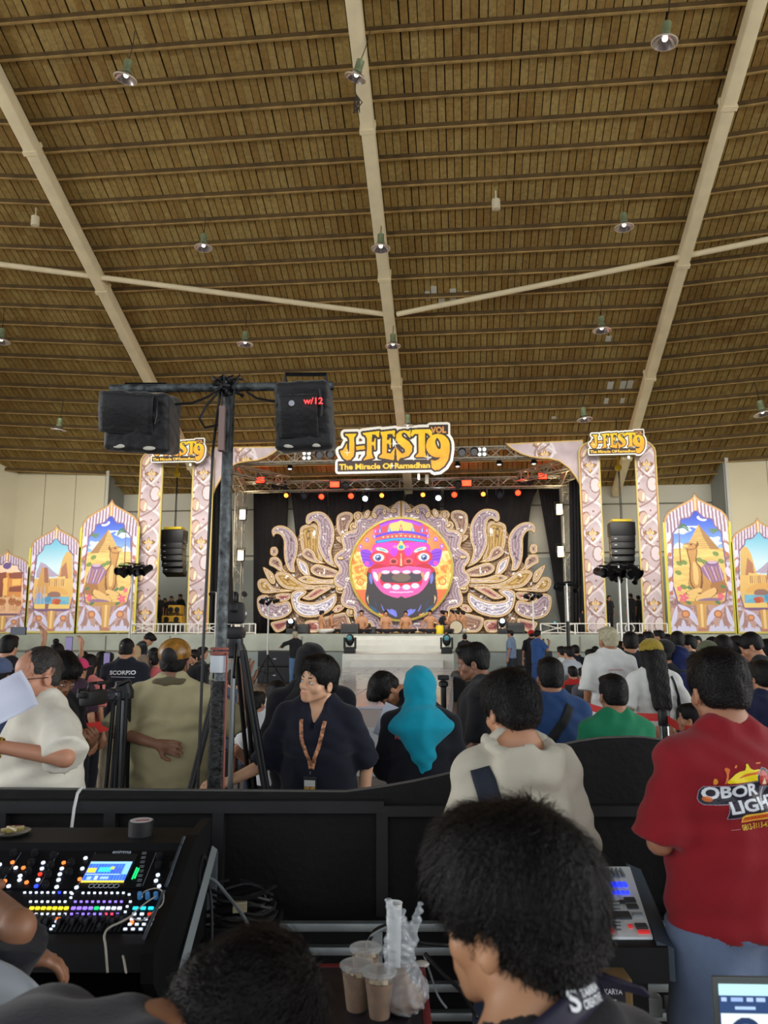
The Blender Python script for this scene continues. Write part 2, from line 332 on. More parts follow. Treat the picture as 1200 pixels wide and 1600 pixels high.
# ================================================================ flat prints: colours rasterised onto fine meshes
def smooth(pts, n=6, closed=True):
    P = np.array(pts, float); m = len(P); out = []
    for i in range(m if closed else m - 1):
        a, b, c, d = (P[(i - 1) % m] if closed or i > 0 else P[0]), P[i], P[(i + 1) % m], (P[(i + 2) % m] if closed or i + 2 < m else P[-1])
        for k in range(n):
            t = k / n; out.append(.5 * ((2 * b) + (-a + c) * t + (2 * a - 5 * b + 4 * c - d) * t * t + (-a + 3 * b - 3 * c + d) * t ** 3))
    if not closed: out.append(P[-1])
    return np.array(out)
def inpoly(X, Y, P):
    ins = np.zeros(X.shape, bool); n = len(P)
    for i in range(n):
        x0, y0 = P[i]; x1, y1 = P[(i + 1) % n]
        if y0 == y1: continue
        c = ((y0 > Y) != (y1 > Y)) & (X < (x1 - x0) * (Y - y0) / (y1 - y0) + x0); ins ^= c
    return ins
def polydist(X, Y, P, closed=True):
    D = np.full(X.shape, 1e9); n = len(P)
    for i in range(n if closed else n - 1):
        a = P[i]; b = P[(i + 1) % n]; e = b - a; L2 = e @ e + 1e-9
        t = np.clip(((X - a[0]) * e[0] + (Y - a[1]) * e[1]) / L2, 0, 1)
        D = np.minimum(D, (X - a[0] - t * e[0]) ** 2 + (Y - a[1] - t * e[1]) ** 2)
    return np.sqrt(D)
def pnoise(X, Y, s=1., seed=0):
    r = np.random.default_rng(seed); o = 0
    for k in range(5):
        a, b, c, d = r.uniform(-1, 1, 4); f = s * (1.6 ** k)
        o = o + np.sin(f * (a * X + b * Y) + 6 * c + 2 * np.sin(f * .7 * (b * X - a * Y) + d * 6)) / (1.35 ** k)
    return o / 3.
class Canvas:      # x right, y down, in traced units
    def __init__(s, x0, y0, x1, y1, nx, ny, base=(255, 255, 255)):
        s.b = (x0, y0, x1, y1); s.nx, s.ny = nx, ny
        s.X, s.Y = np.meshgrid(np.linspace(x0, x1, nx), np.linspace(y0, y1, ny)); s.C = np.zeros((ny, nx, 3)); s.C[:] = base
    def sl(s, x0, y0, x1, y1):
        a = lambda v, lo, hi, n: int(np.clip((v - lo) / (hi - lo) * (n - 1), 0, n))
        return (slice(a(y0, s.b[1], s.b[3], s.ny), a(y1, s.b[1], s.b[3], s.ny) + 2), slice(a(x0, s.b[0], s.b[2], s.nx), a(x1, s.b[0], s.b[2], s.nx) + 2))
    def paint(s, S, m, col, a=1.):
        if callable(col): col = col(s.X[S], s.Y[S])
        col = np.asarray(col, float); mm = (m * a)[..., None]
        s.C[S] = s.C[S] * (1 - mm) + col * mm
    def poly(s, P, col, a=1., sm=0, mir=None, sel=None):
        P = smooth(P, sm) if sm else np.array(P, float)
        for Q in ([P] if mir is None else [P, np.stack([2 * mir - P[:, 0], P[:, 1]], 1)]):
            S = s.sl(Q[:, 0].min(), Q[:, 1].min(), Q[:, 0].max(), Q[:, 1].max()); m = inpoly(s.X[S], s.Y[S], Q)
            if sel is not None: m = m & sel[S]
            s.paint(S, m, col, a)
    def ell(s, cx, cy, rx, ry, col, a=1., ang=0., mir=None, ring=None, sel=None):
        for c, g in ([(cx, ang)] if mir is None else [(cx, ang), (2 * mir - cx, -ang)]):
            r = max(rx, ry); S = s.sl(c - r, cy - r, c + r, cy + r); x = s.X[S] - c; y = s.Y[S] - cy; ca, sa = math.cos(g), math.sin(g)
            q = np.hypot((x * ca + y * sa) / rx, (-x * sa + y * ca) / ry); m = q < 1
            if ring: m &= q > ring
            if sel is not None: m = m & sel[S]
            s.paint(S, m, col, a)
    def line(s, P, w, col, a=1., sm=0, mir=None, sel=None):
        P = smooth(P, sm, False) if sm else np.array(P, float)
        for Q in ([P] if mir is None else [P, np.stack([2 * mir - P[:, 0], P[:, 1]], 1)]):
            S = s.sl(Q[:, 0].min() - w, Q[:, 1].min() - w, Q[:, 0].max() + w, Q[:, 1].max() + w); m = polydist(s.X[S], s.Y[S], Q, False) < w / 2
            if sel is not None: m = m & sel[S]
            s.paint(S, m, col, a)
    def text(s, txt, x, y, h, col, bold=0., width=None, shear=0., align='LEFT', rot=0., sel=None):
        V, T = text_tris(txt, bold, shear)
        if len(V) == 0: return
        V = V.copy(); V[:, 0] -= V[:, 0].min(); k = h / .7; kx = k if width is None else width / V[:, 0].max()
        px, py = V[:, 0] * kx, -V[:, 1] * k
        if align == 'CENTER': px -= px.max() / 2
        c_, s_ = math.cos(rot), math.sin(rot); px, py = x + px * c_ - py * s_, y + px * s_ + py * c_
        for t in T:
            xs, ys = px[t], py[t]; S = s.sl(xs.min(), ys.min(), xs.max(), ys.max()); X, Y = s.X[S], s.Y[S]
            d = [(xs[(i + 1) % 3] - xs[i]) * (Y - ys[i]) - (ys[(i + 1) % 3] - ys[i]) * (X - xs[i]) for i in range(3)]
            m = ((d[0] >= 0) & (d[1] >= 0) & (d[2] >= 0)) | ((d[0] <= 0) & (d[1] <= 0) & (d[2] <= 0)); s.paint(S, m, col)
def text_mesh(txt, bold=0., shear=0., extrude=0.):
    c = bpy.data.curves.new('lettering', 'FONT'); c.body = txt; c.offset = bold; c.shear = shear; c.extrude = extrude; c.resolution_u = 3
    o = bpy.data.objects.new('lettering', c); COL.objects.link(o); bpy.context.view_layer.update()
    me = bpy.data.meshes.new_from_object(o.evaluated_get(bpy.context.evaluated_depsgraph_get())); bpy.data.objects.remove(o); return me
def text_tris(txt, bold=0., shear=0.):
    me = text_mesh(txt, bold, shear); me.calc_loop_triangles(); V = np.zeros(len(me.vertices) * 3, np.float32); me.vertices.foreach_get('co', V)
    T = np.zeros(len(me.loop_triangles) * 3, np.int32); me.loop_triangles.foreach_get('vertices', T); return V.reshape(-1, 3)[:, :2], T.reshape(-1, 3)
def tolin(C):
    C = np.clip(C / 255., 0, 1); return np.where(C <= .04045, C / 12.92, ((C + .055) / 1.055) ** 2.4)
def plate(name, can, mask, w, h, th, mat_, parent, warp=None):
    """print of width w and height h in the local xz plane, centre bottom at the origin, seen from -y, with real thickness"""
    ny, nx = can.X.shape; C = tolin(can.C)
    u = np.linspace(-w / 2, w / 2, nx); v = np.linspace(h, 0, ny); U, Vv = np.meshgrid(u, v)
    if mask is None: mask = np.ones((ny, nx), bool)
    q = mask[:-1, :-1] & mask[1:, :-1] & mask[:-1, 1:] & mask[1:, 1:]
    used = np.zeros((ny, nx), bool); used[:-1, :-1] |= q; used[1:, :-1] |= q; used[:-1, 1:] |= q; used[1:, 1:] |= q
    idx = -np.ones((ny, nx), int); idx[used] = np.arange(used.sum()); n = used.sum()
    front = np.stack([U[used], np.zeros(n), Vv[used]], 1); cols = C[used]
    qi, qj = np.nonzero(q); Q = np.stack([idx[qi, qj], idx[qi + 1, qj], idx[qi + 1, qj + 1], idx[qi, qj + 1]], 1)
    V = front;
    if th > 0:      # rim walls and a back made of row strips
        V = np.vstack([front, front + [0, th, 0]]); cols = np.vstack([cols, cols * .35 + .05]); side = []
        pad = np.zeros((ny + 1, nx + 1), bool); pad[1:ny, 1:nx] = q
        g = np.zeros((ny + 1, nx + 1), bool); g[1:ny, 1:nx] = q
        for (di, dj, a, b) in ((-1, 0, (0, 0), (0, 1)), (1, 0, (1, 1), (1, 0)), (0, -1, (1, 0), (0, 0)), (0, 1, (0, 1), (1, 1))):
            nb = g[1 + di:ny + di, 1 + dj:nx + dj]; e = q & ~nb; i, j = np.nonzero(e)
            A = idx[i + a[0], j + a[1]]; B = idx[i + b[0], j + b[1]]; side.append(np.stack([A, B, B + n, A + n], 1))
        Q = np.vstack([Q, Q[:, ::-1] + n] + side) if n < 9000 else np.vstack([Q] + side)
    me = npmesh(name, V, Q, False); setcol(me, cols); return link(name, me, mat_, parent)
M_print = colmat('printed_board', .55, spec=.35)
M_prints = colmat('printed_vinyl', .4, spec=.45)

def paint_sign():
    c = Canvas(50, 55, 1150, 540, 380, 168, (250, 246, 236)); blk = (52, 38, 34)
    J = [(163,148),(268,148),(262,165),(246,185),(250,300),(243,350),(215,382),(180,388),(148,365),(124,322),(120,300),(145,296),(163,270),(180,232),(184,290),(190,320),(202,300),(202,200),(190,175),(168,165)]
    dash = [(262,266),(340,258),(347,292),(268,298)]
    Fp = [(322,145),(475,130),(470,190),(455,185),(440,165),(408,160),(405,230),(425,228),(432,195),(442,195),(440,300),(430,300),(425,262),(405,255),(405,330),(415,360),(422,372),(330,392),(335,380),(360,350),(362,200),(350,170),(328,160)]
    E_ = [(482,140),(615,128),(610,190),(598,185),(590,160),(545,160),(542,215),(560,213),(568,195),(578,195),(578,285),(568,285),(560,248),(542,245),(540,330),(575,335),(600,300),(612,285),(605,385),(600,395),(470,370),(475,355),(497,340),(500,190),(490,165)]
    S_ = [(755,125),(750,200),(735,190),(715,160),(690,150),(672,165),(680,190),(740,235),(768,275),(765,320),(735,360),(690,375),(660,378),(640,405),(630,390),(622,270),(640,285),(655,320),(680,340),(705,325),(700,300),(640,245),(622,210),(625,165),(655,138),(700,130),(735,140)]
    T_ = [(768,128),(925,125),(945,150),(945,190),(925,190),(905,165),(882,160),(880,330),(890,360),(905,372),(795,372),(800,360),(822,340),(825,170),(792,165),(768,190),(752,180)]
    a = np.linspace(0, 2 * math.pi, 26)[:-1]
    nine_o = [(995 + 105 * math.cos(t), 275 + 105 * math.sin(t)) for t in a]
    tail = [(1100,270),(1098,330),(1085,400),(1050,455),(1005,488),(965,492),(938,470),(932,400),(970,408),(1000,398),(1030,360),(1040,330)]
    hole = smooth([(985,206),(1005,222),(1020,262),(1018,300),(1000,306),(982,280),(972,240)], 4)
    P = [np.array(p, float) for p in (J, dash, Fp, E_, S_, T_, nine_o, tail)]
    D = np.full(c.X.shape, 1e9)
    for p in P:
        d = polydist(c.X, c.Y, p); D = np.minimum(D, np.where(inpoly(c.X, c.Y, p), -d, d))
    dh = polydist(c.X, c.Y, hole); D = np.where(inpoly(c.X, c.Y, hole), np.maximum(D, dh), np.maximum(D, -dh))
    for (x0, y0, x1, y1) in ((105, 402, 930, 480), (925, 95, 1080, 170)):     # plates behind the small words
        q = np.hypot(np.maximum(np.maximum(x0 - c.X, c.X - x1), 0), np.maximum(np.maximum(y0 - c.Y, c.Y - y1), 0)); Dw = np.maximum(q, 1)
        D2 = Dw if (x0 == 105) else np.minimum(D2, Dw)
    c.C[(D < 17) | (D2 < 8)] = blk
    g = np.clip((c.Y - 130) / 260, 0, 1)[..., None]; n_ = (pnoise(c.X, c.Y, .03, 3)[..., None] * 12)
    yel = np.array([255, 214, 30]) * (1 - g) + np.array([250, 165, 40]) * g + n_
    m = D < 0; c.C[m] = yel[m]
    c.text('The Miracle Of Ramadhan', 112, 468, 46, (250, 200, 60), .035, 812)
    c.text('VOL', 932, 160, 52, (225, 160, 80), .04, 138)
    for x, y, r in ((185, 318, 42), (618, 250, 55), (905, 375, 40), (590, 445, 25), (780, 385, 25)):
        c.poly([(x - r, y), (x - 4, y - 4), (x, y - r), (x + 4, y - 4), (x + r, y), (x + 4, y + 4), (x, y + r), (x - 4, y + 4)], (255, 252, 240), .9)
    c.ell(655, 300, 14, 42, (70, 40, 60), .8, -.8)
    DD = np.minimum(D, D2 + 14); return c, DD < 43
sign_canvas, sign_mask = paint_sign()

def panel_outline():
    L_ = [(-345, 1540), (-345, 360), (-330, 300), (-280, 235), (-180, 175), (-90, 130), (-40, 100), (-12, 60), (0, 30)]
    return np.array(L_ + [(-x, y) for x, y in L_[::-1][1:]], float)
def paint_panel(kind, nx, ny):
    c = Canvas(-350, 25, 350, 1545, nx, ny, (196, 172, 176)); O = panel_outline(); d = polydist(c.X, c.Y, O); ins = inpoly(c.X, c.Y, O); X, Y = c.X, c.Y
    # curtain stripes and carved relief around the picture
    st = np.sin(X * .17 + np.sin(Y * .01)) ; c.C[:] = np.where(st[..., None] > .3, (214, 206, 228), np.where(st[..., None] > -.4, (176, 150, 170), (140, 112, 120)))
    low = Y > 520; n1 = pnoise(X, Y, .03, 5); c.C[low] = np.where(n1[..., None] > .15, (206, 198, 224), np.where(n1[..., None] > -.25, (186, 156, 160), (150, 118, 116)))[low]
    sc = [(-235, 1200), (-245, 560), (-235, 470), (-170, 400), (-150, 330), (-70, 318), (-20, 255), (0, 235), (20, 255), (80, 318), (160, 335), (180, 400), (240, 470), (250, 560), (240, 1200)]
    pic = inpoly(X, Y, smooth(sc, 3)); pd = polydist(X, Y, smooth(sc, 3))
    c.C[~pic & (pd < 14)] = (122, 88, 132)
    c.poly([(-24, 95), (24, 95), (20, 235), (-20, 235)], (196, 140, 84)); c.line([(0, 100), (0, 230)], 8, (250, 235, 200))
    t = np.clip((Y - 250) / 380, 0, 1)[..., None]
    if kind == 'camel':
        sky = np.array([38, 66, 190]) * (1 - t) + np.array([140, 182, 238]) * t
        c.C[pic] = sky[pic]; cl = pnoise(X, Y * 2.2, .012, 8); m = pic & (cl > .2) & (Y > 400) & (Y < 640); c.C[m] = (206, 222, 246)
        c.ell(60, 320, 52, 26, (250, 244, 226), 1, .3, sel=pic); c.ell(70, 305, 42, 20, (60, 90, 205), 1, .3, sel=pic)
        m = pic & (Y > 640); c.C[m] = (np.array([232, 196, 118]) + pnoise(X, Y * 4, .02, 4)[..., None] * 18)[m]
        c.poly([(20, 385), (-130, 655), (225, 655)], (214, 176, 106), sel=pic); c.poly([(20, 385), (225, 655), (130, 655), (60, 520)], (168, 126, 76), sel=pic)
        for k in range(12): c.line([(15 - k * 11, 410 + k * 20), (25 + k * 15, 412 + k * 20)], 4, (150, 112, 66), .7, sel=pic)
        for x, y in ((-200, 800), (-150, 790), (-60, 770), (10, 765), (60, 790), (180, 700), (230, 780), (-215, 900), (215, 1070), (-170, 1050)): c.ell(x, y, 34, 24, (112, 140, 74), .9, .4, sel=pic)
        c.line([(-185, 440), (-188, 790)], 12, (140, 98, 58), sel=pic)
        for g in np.linspace(-2.9, .2, 8): c.line([(-185, 425), (-185 + 50 * math.cos(g), 405 + 40 * math.sin(g)), (-185 + 100 * math.cos(g), 440 + 60 * math.sin(g))], 14, (64, 112, 84), sm=3, sel=pic)
        for g in (2.4, 2.8, 3.2): c.line([(240, 440), (240 + 110 * math.cos(g), 440 + 60 * math.sin(g))], 15, (96, 128, 84), sel=pic)
        tan, dk, lt = (196, 146, 84), (128, 84, 48), (232, 192, 124)
        c.ell(70, 1010, 190, 130, dk); c.ell(60, 1000, 178, 122, tan); c.ell(190, 1050, 85, 80, (170, 118, 70))
        c.poly([(-115, 640), (-10, 640), (-20, 780), (30, 870), (20, 1060), (-60, 1075), (-105, 980), (-95, 800)], dk, sm=4)
        c.poly([(-105, 645), (-18, 645), (-32, 780), (15, 880), (0, 1050), (-55, 1060), (-92, 975), (-82, 800)], tan, sm=4)
        c.poly([(-60, 800), (-30, 800), (-10, 900), (-20, 1020), (-60, 1000)], lt, sm=4)
        c.ell(-85, 620, 72, 40, dk); c.ell(-85, 618, 64, 33, tan); c.ell(-130, 622, 32, 22, lt); c.ell(-68, 600, 12, 9, (70, 40, 30)); c.poly([(-20, 610), (0, 560), (12, 600), (-10, 640)], dk); c.line([(-148, 632), (-105, 636)], 5, (90, 55, 40))
        c.poly([(20, 860), (110, 790), (200, 810), (250, 960), (170, 1000), (100, 985)], (150, 112, 150), sm=4)
        for k in range(5): c.line([(50 + k * 40, 840), (110 + k * 32, 985)], 9, ((220, 190, 200), (196, 150, 90))[k % 2])
        c.ell(140, 800, 66, 26, (128, 92, 138)); c.ell(140, 792, 50, 16, (196, 170, 196))
        for q in ([(-150, 1105), (-20, 1060), (10, 1100), (-120, 1140)], [(-60, 1200), (-40, 1150), (150, 1060), (160, 1130), (0, 1215)]): c.poly(q, dk, sm=3); c.poly([(x * .93 + 2, y * .985 + 15) for x, y in q], lt, sm=3)
        c.ell(90, 1190, 130, 24, (150, 116, 150), 1, -.08); c.poly([(-235, 1200), (240, 1200), (180, 1250), (-170, 1250)], (198, 152, 84))
        for x, y, r in ((-175, 1165, 48), (-215, 1070, 28), (205, 1150, 38)):
            for g in range(5): c.ell(x + r * .6 * math.cos(g * 1.26), y + r * .6 * math.sin(g * 1.26), r * .5, r * .34, (228, 110, 132), 1, g * 1.26)
        for x, y in ((-130, 1215), (170, 1215), (-110, 1060), (235, 1050)): c.ell(x, y, 30, 16, (90, 130, 92), 1, .4)
    elif kind == 'temple':
        sky = np.array([104, 178, 206]) * (1 - t) + np.array([206, 230, 240]) * t; c.C[pic] = sky[pic]
        c.poly([(-240, 700), (-190, 560), (-120, 590), (0, 700), (90, 760), (-240, 780)], (176, 164, 190), sel=pic)
        c.poly([(60, 780), (110, 520), (150, 430), (235, 400), (260, 800)], (214, 176, 104), sel=pic); c.poly([(100, 640), (160, 560), (200, 800), (90, 800)], (176, 120, 92), sel=pic)
        m = pic & (Y > 790); c.C[m] = (226, 186, 110)
        c.poly([(-240, 1000), (-170, 640), (-90, 640), (-60, 800), (-60, 1000)], (206, 158, 92), sel=pic); c.poly([(-140, 640), (-90, 640), (-60, 850), (-120, 850)], (160, 108, 92), sel=pic)
        c.poly([(-60, 790), (160, 760), (170, 900), (-60, 900)], (236, 196, 120), sel=pic)
        for k in range(9): c.line([(-50 + k * 24, 800), (-50 + k * 24, 895)], 9, (160, 104, 78), sel=pic)
        c.poly([(-60, 905), (60, 900), (190, 960), (190, 1020), (40, 980), (-40, 1010)], (224, 172, 96), sm=3, sel=pic); c.ell(20, 1020, 90, 50, (150, 112, 100), sel=pic)
        c.poly([(-240, 1060), (230, 1040), (230, 1160), (-240, 1160)], (120, 178, 208), sel=pic)
        for x, y, col in ((-60, 1080, (86, 150, 190)), (40, 1110, (210, 110, 70)), (80, 1120, (190, 90, 60)), (170, 1090, (120, 190, 214)), (150, 1140, (110, 178, 206)), (-180, 1030, (150, 160, 200))): c.ell(x, y, 46, 46, col, sel=pic)
        for x in (-210, -160, -110): c.line([(x, 900), (x, 1150)], 12, (190, 178, 200), sel=pic)
        c.poly([(-240, 1140), (240, 1150), (230, 1215), (-240, 1215)], (238, 206, 120), sel=pic); c.poly([(-90, 1140), (-40, 1140), (-50, 1215), (-90, 1215)], (150, 100, 100), sel=pic)
        c.poly([(-240, 1205), (240, 1205), (180, 1245), (-180, 1245)], (130, 96, 132))
    else:
        c.C[pic] = (246, 214, 186); c.ell(10, 330, 60, 60, (110, 90, 140), sel=pic); c.poly([(-240, 480), (240, 440), (240, 1200), (-240, 1200)], (222, 150, 84), sel=pic)
        for q in ([(-90, 460), (10, 440), (20, 900), (-80, 920)], [(40, 470), (240, 440), (240, 560), (60, 560)], [(-240, 700), (-120, 700), (-120, 780), (-240, 780)], [(60, 720), (240, 690), (240, 800), (60, 800)]): c.poly(q, (150, 88, 72), sel=pic)
        for q in ([(-30, 560), (30, 540), (40, 860), (-20, 880)], [(100, 580), (220, 570), (220, 680), (100, 690)], [(-240, 560), (-130, 540), (-130, 660), (-240, 680)]): c.poly(q, (248, 196, 112), sel=pic)
        m = pic & (Y > 900); c.C[m] = (236, 190, 150)
        for x, y, k in ((-170, 960, 1.2), (-20, 980, 1.1), (120, 970, 1.2), (210, 1000, 1.)):
            c.ell(x, y, 46 * k, 60 * k, (176, 112, 70), sel=pic); c.ell(x + 10, y - 70 * k, 20 * k, 34 * k, (220, 180, 130), sel=pic)
            for q in (-28, -8, 16, 34): c.line([(x + q, y + 30), (x + q * 1.1, y + 170)], 9, (200, 140, 96), sel=pic)
        c.poly([(-240, 1190), (240, 1190), (180, 1230), (-180, 1230)], (130, 96, 110))
    # lower ornament: centre post, lilac petals, round orange bosses
    base = Y > 1245; n2 = pnoise(X, Y, .025, 9); c.C[base] = np.where(n2[..., None] > 0, (196, 160, 152), (170, 132, 124))[base]
    c.poly([(-50, 1235), (50, 1235), (40, 1500), (-40, 1500)], (214, 164, 92)); c.line([(0, 1245), (0, 1480)], 30, (240, 206, 140)); c.ell(0, 1500, 52, 24, (190, 130, 110))
    lil = (214, 210, 238)
    for q in ([(-240, 1235), (-130, 1270), (-60, 1360), (-45, 1460), (-120, 1380), (-200, 1290)], [(-330, 1480), (-290, 1330), (-250, 1250), (-260, 1400)], [(-200, 1390), (-165, 1460), (-175, 1540), (-225, 1540)], [(-110, 1440), (-80, 1540), (-140, 1540)]): c.poly(q, lil, sm=3, mir=0)
    for x in (-290, -235, -150, -90): c.ell(x, 1510, 26, 52, lil, mir=0)
    c.ell(-165, 1335, 44, 42, (178, 112, 84), mir=0); c.ell(-165, 1335, 30, 28, (226, 160, 106), mir=0)
    for x, y in ((-300, 520), (-300, 640), (-300, 900), (-305, 1050)): c.ell(x, y, 26, 60, (220, 212, 236), 1, .3, mir=0); c.ell(x + 6, y + 66, 20, 24, (190, 120, 90), mir=0)
    g = (Y > 420)[..., None]; c.C[d < 26] = np.where(g, (206, 196, 66), (188, 150, 88))[d < 26]; c.C[d < 9] = np.where(g, (232, 222, 130), (160, 110, 80))[d < 9]
    c.C[Y > 1522] = (202, 184, 110)
    return c, ins

def carved(c, period=360., w=100., x0=0., y0=0., seed=2):
    X, Y = c.X - x0, c.Y - y0; y = np.mod(Y, period)
    base = np.array([190, 172, 176]) + pnoise(X, Y, .06, seed)[..., None] * 14; c.C[:] = base
    n = int((c.b[3] - y0) // period) + 2
    for k in range(-1, n):
        o = y0 + k * period
        def Pm(q): return [(x0 + a, o + b) for a, b in q]
        for q, wd, cl in (([(-60, 0), (-20, 40), (30, 70), (52, 120), (20, 170), (-30, 200), (-52, 250), (-20, 300), (40, 340), (60, 360)], 13, (222, 212, 214)),
                          ([(60, 10), (20, 50), (-30, 90), (-50, 140), (-10, 190), (35, 225), (50, 270), (20, 320), (-50, 360)], 9, (150, 118, 112)),
                          ([(60, 20), (24, 62), (-22, 96), (-40, 140), (0, 184), (46, 218), (60, 270), (30, 326)], 4, (232, 222, 216)),
                          ([(-60, 180), (-30, 150), (-40, 100), (-60, 90)], 7, (160, 128, 116))): c.line(Pm(q), wd, cl, .9, 4)
        for (ex, ey, rx, ry, an) in ((-34, 60, 26, 40, .2), (-36, 300, 24, 38, -.2)):
            c.ell(x0 + ex, o + ey, rx, ry, (146, 112, 98), 1, an); c.ell(x0 + ex + 4, o + ey, rx * .8, ry * .8, (196, 164, 150), 1, an); c.ell(x0 + ex + 12, o + ey + 6, rx * .25, ry * .6, (246, 228, 190), 1, an + .3)
        c.ell(x0 + 26, o + 240, 30, 42, (150, 120, 112)); c.ell(x0 + 26, o + 240, 24, 35, (212, 198, 200)); c.poly(Pm([(50, 215), (36, 240), (50, 265), (60, 240)]), (210, 170, 110)); c.poly(Pm([(52, 228), (44, 240), (52, 252)]), (255, 240, 200))
        fx, fy = x0 + 2, o + 138
        for q in ([(0, -34), (-9, -14), (0, 4), (9, -14)], [(-38, -4), (-20, -16), (-3, 4), (-22, 8)], [(38, -4), (20, -16), (3, 4), (22, 8)], [(0, 8), (-12, 26), (0, 42), (12, 26)]):
            c.poly([(fx + a, fy + b) for a, b in q], (138, 100, 66)); c.poly([(fx + a * .6, fy + b * .8) for a, b in q], (226, 190, 126))
        for dx, dy in ((-20, 190), (10, 20), (38, 180), (-44, 236)): c.ell(x0 + dx, o + dy, 5, 5, (140, 104, 92))
# ================================================================ on and around the stage
M_black = mat('black_plastic', (24, 25, 28), .5, noise=.1, nscale=6)
M_blackcloth = mat('black_cloth', (26, 25, 28), .95, noise=.25, nscale=3, bump=.2, bscale=90)
M_alu = mat('truss_aluminium', (198, 194, 182), .38, .6)
M_blackmetal = mat('black_metal', (30, 31, 34), .4, .4)
M_whitemetal = mat('white_painted_metal', (226, 222, 212), .5)
M_yellow = mat('yellow_paint', (232, 204, 40), .5)
def put_plate(name, can, mask, px0, py0, px1, py1, Y, th, m_, parent, flip=False):
    xc = (px0 + px1) / 2; p0 = at(xc, py1, Y); w_ = at(px1, (py0 + py1) / 2, Y).x - at(px0, (py0 + py1) / 2, Y).x; h = at(xc, py0, Y).z - p0.z
    o = plate(name, can, mask, w_, h, th, m_, parent)
    if parent is None: o.location = p0
    return o, p0, w_, h
def thing_at(name, px0, py1, px1, Y, label, cat, group=None):
    return empty(name, at((px0 + px1) / 2, py1, Y), 0, label, cat, group)
def banner(kind, nx, ny, spots):
    c, m = paint_panel(kind, nx, ny); first = None
    for (x0, x1, yt, yb, lb, fl) in spots:
        t = thing_at('scene_panel', x0, yb, x1, SY + .12, lb, 'backdrop panel', 'arch shaped scene panels on the stage edge')
        if first is None:
            o, p0, w0, h0 = put_plate('printed_face', c, m, x0, yt, x1, yb, SY + .12, .05, M_prints, t); first = o
            if fl: o.scale.x = -1
            f0 = fl
        else:
            o = first.copy(); COL.objects.link(o); o.parent = t
            w1 = at(x1, (yt + yb) / 2, SY + .12).x - at(x0, (yt + yb) / 2, SY + .12).x; h1 = at((x0 + x1) / 2, yt, SY + .12).z - t.location.z
            o.scale = ((-1 if fl else 1) * w1 / w0, 1, h1 / h0)
        MB().box((-.4, .25, .9), (.05, .05, 1.8)).box((.4, .25, .9), (.05, .05, 1.8)).box((0, .15, 1.2), (1.2, .2, .06)).build('rear_support', M_alu, t)
        # raised gold edging pole at the sides
        ww = abs(o.scale.x) * (w0)
        for s in (-1, 1): MB().box((s * (ww / 2 - .03), -.02, h0 * abs(o.scale.z) * .39), (.07, .03, h0 * abs(o.scale.z) * .78)).build('gold_edging', mat('gold_edging', (206, 198, 74), .45), t)
banner('camel', 156, 336, [(1045.5, 1152, 767.5, 991, 'tall arch panel with a camel facing left before a pyramid', False), (117, 210, 778, 990, 'tall arch panel with a camel facing right before a pyramid', True)])
banner('temple', 124, 260, [(38, 118, 818.6, 990, 'middle sized arch panel with a temple and bridge left of the camel panel', False), (1152, 1242, 806.5, 991, 'middle sized arch panel with a temple right of the camel panel', True)])
banner('street', 90, 190, [(-36, 40, 858, 990, 'small arch panel with camels in an orange street at the picture edge', False)])
def gate(px, ytop, ybar, lab, seed):
    a, b, c_, d = px; Yg = SY + .35; t = thing_at('ornament_gate', a, 990, d, Yg, lab, 'gate', 'carved ornament gates framing the speakers')
    pad = 2; can = Canvas(a - pad, ytop - pad, d + pad, 990, int((d - a) * 1.6), int((990 - ytop) * 1.6)); k = 3.3
    X, Yy = can.X.copy(), can.Y.copy(); can2 = Canvas((a - (a + b) / 2) * k, 0, (d - (a + b) / 2) * k, (990 - ytop) * k, can.nx, can.ny)
    Xl = np.where(X < (b + c_) / 2, (X - (a + b) / 2) * k, (X - (c_ + d) / 2) * k)
    c3 = Canvas(-62, 0, 62, (990 - ytop) * k, 72, can.ny); carved(c3, 356)
    ii = np.clip(((Xl + 62) / 124 * 71), 0, 71).astype(int); jj = np.arange(can.ny)[:, None] * np.ones_like(ii); can.C = c3.C[jj, ii]
    r = 15
    def rrect(x0, y0, x1, y1, r):
        q = np.hypot(np.maximum(np.abs(X - (x0 + x1) / 2) - (x1 - x0) / 2 + r, 0), np.maximum(np.abs(Yy - (y0 + y1) / 2) - (y1 - y0) / 2 + r, 0)) - r; return q
    outer = rrect(a, ytop, d, 1100, 22); inner = rrect(b, ybar, c_, 1100, 3); D = np.maximum(outer, -inner)
    e = (outer > -4.2) ; can.C[e & (D < 0)] = (170, 122, 88); e2 = (D > -2.2); can.C[e2] = (206, 186, 104)
    put_plate('carved_board', can, D < 0, a - pad, ytop - pad, d + pad, 990, Yg, .08, M_print, t)
    for x in (a + 3, d - 3, b - 2, c_ + 2):
        q0 = at(x, 990, Yg + .25); MB().tube([(q0.x - t.location.x, .3, 0), (q0.x - t.location.x, .3, 6.2)], .03, 6).build('rear_pole', M_alu, t)
    return t
gate((206, 244, 290, 324), 702, 722, 'carved gate on the left side of the stage behind the tall pole', 1)
gate((915, 950, 1005, 1040), 688, 714, 'carved gate on the right side of the stage', 2)
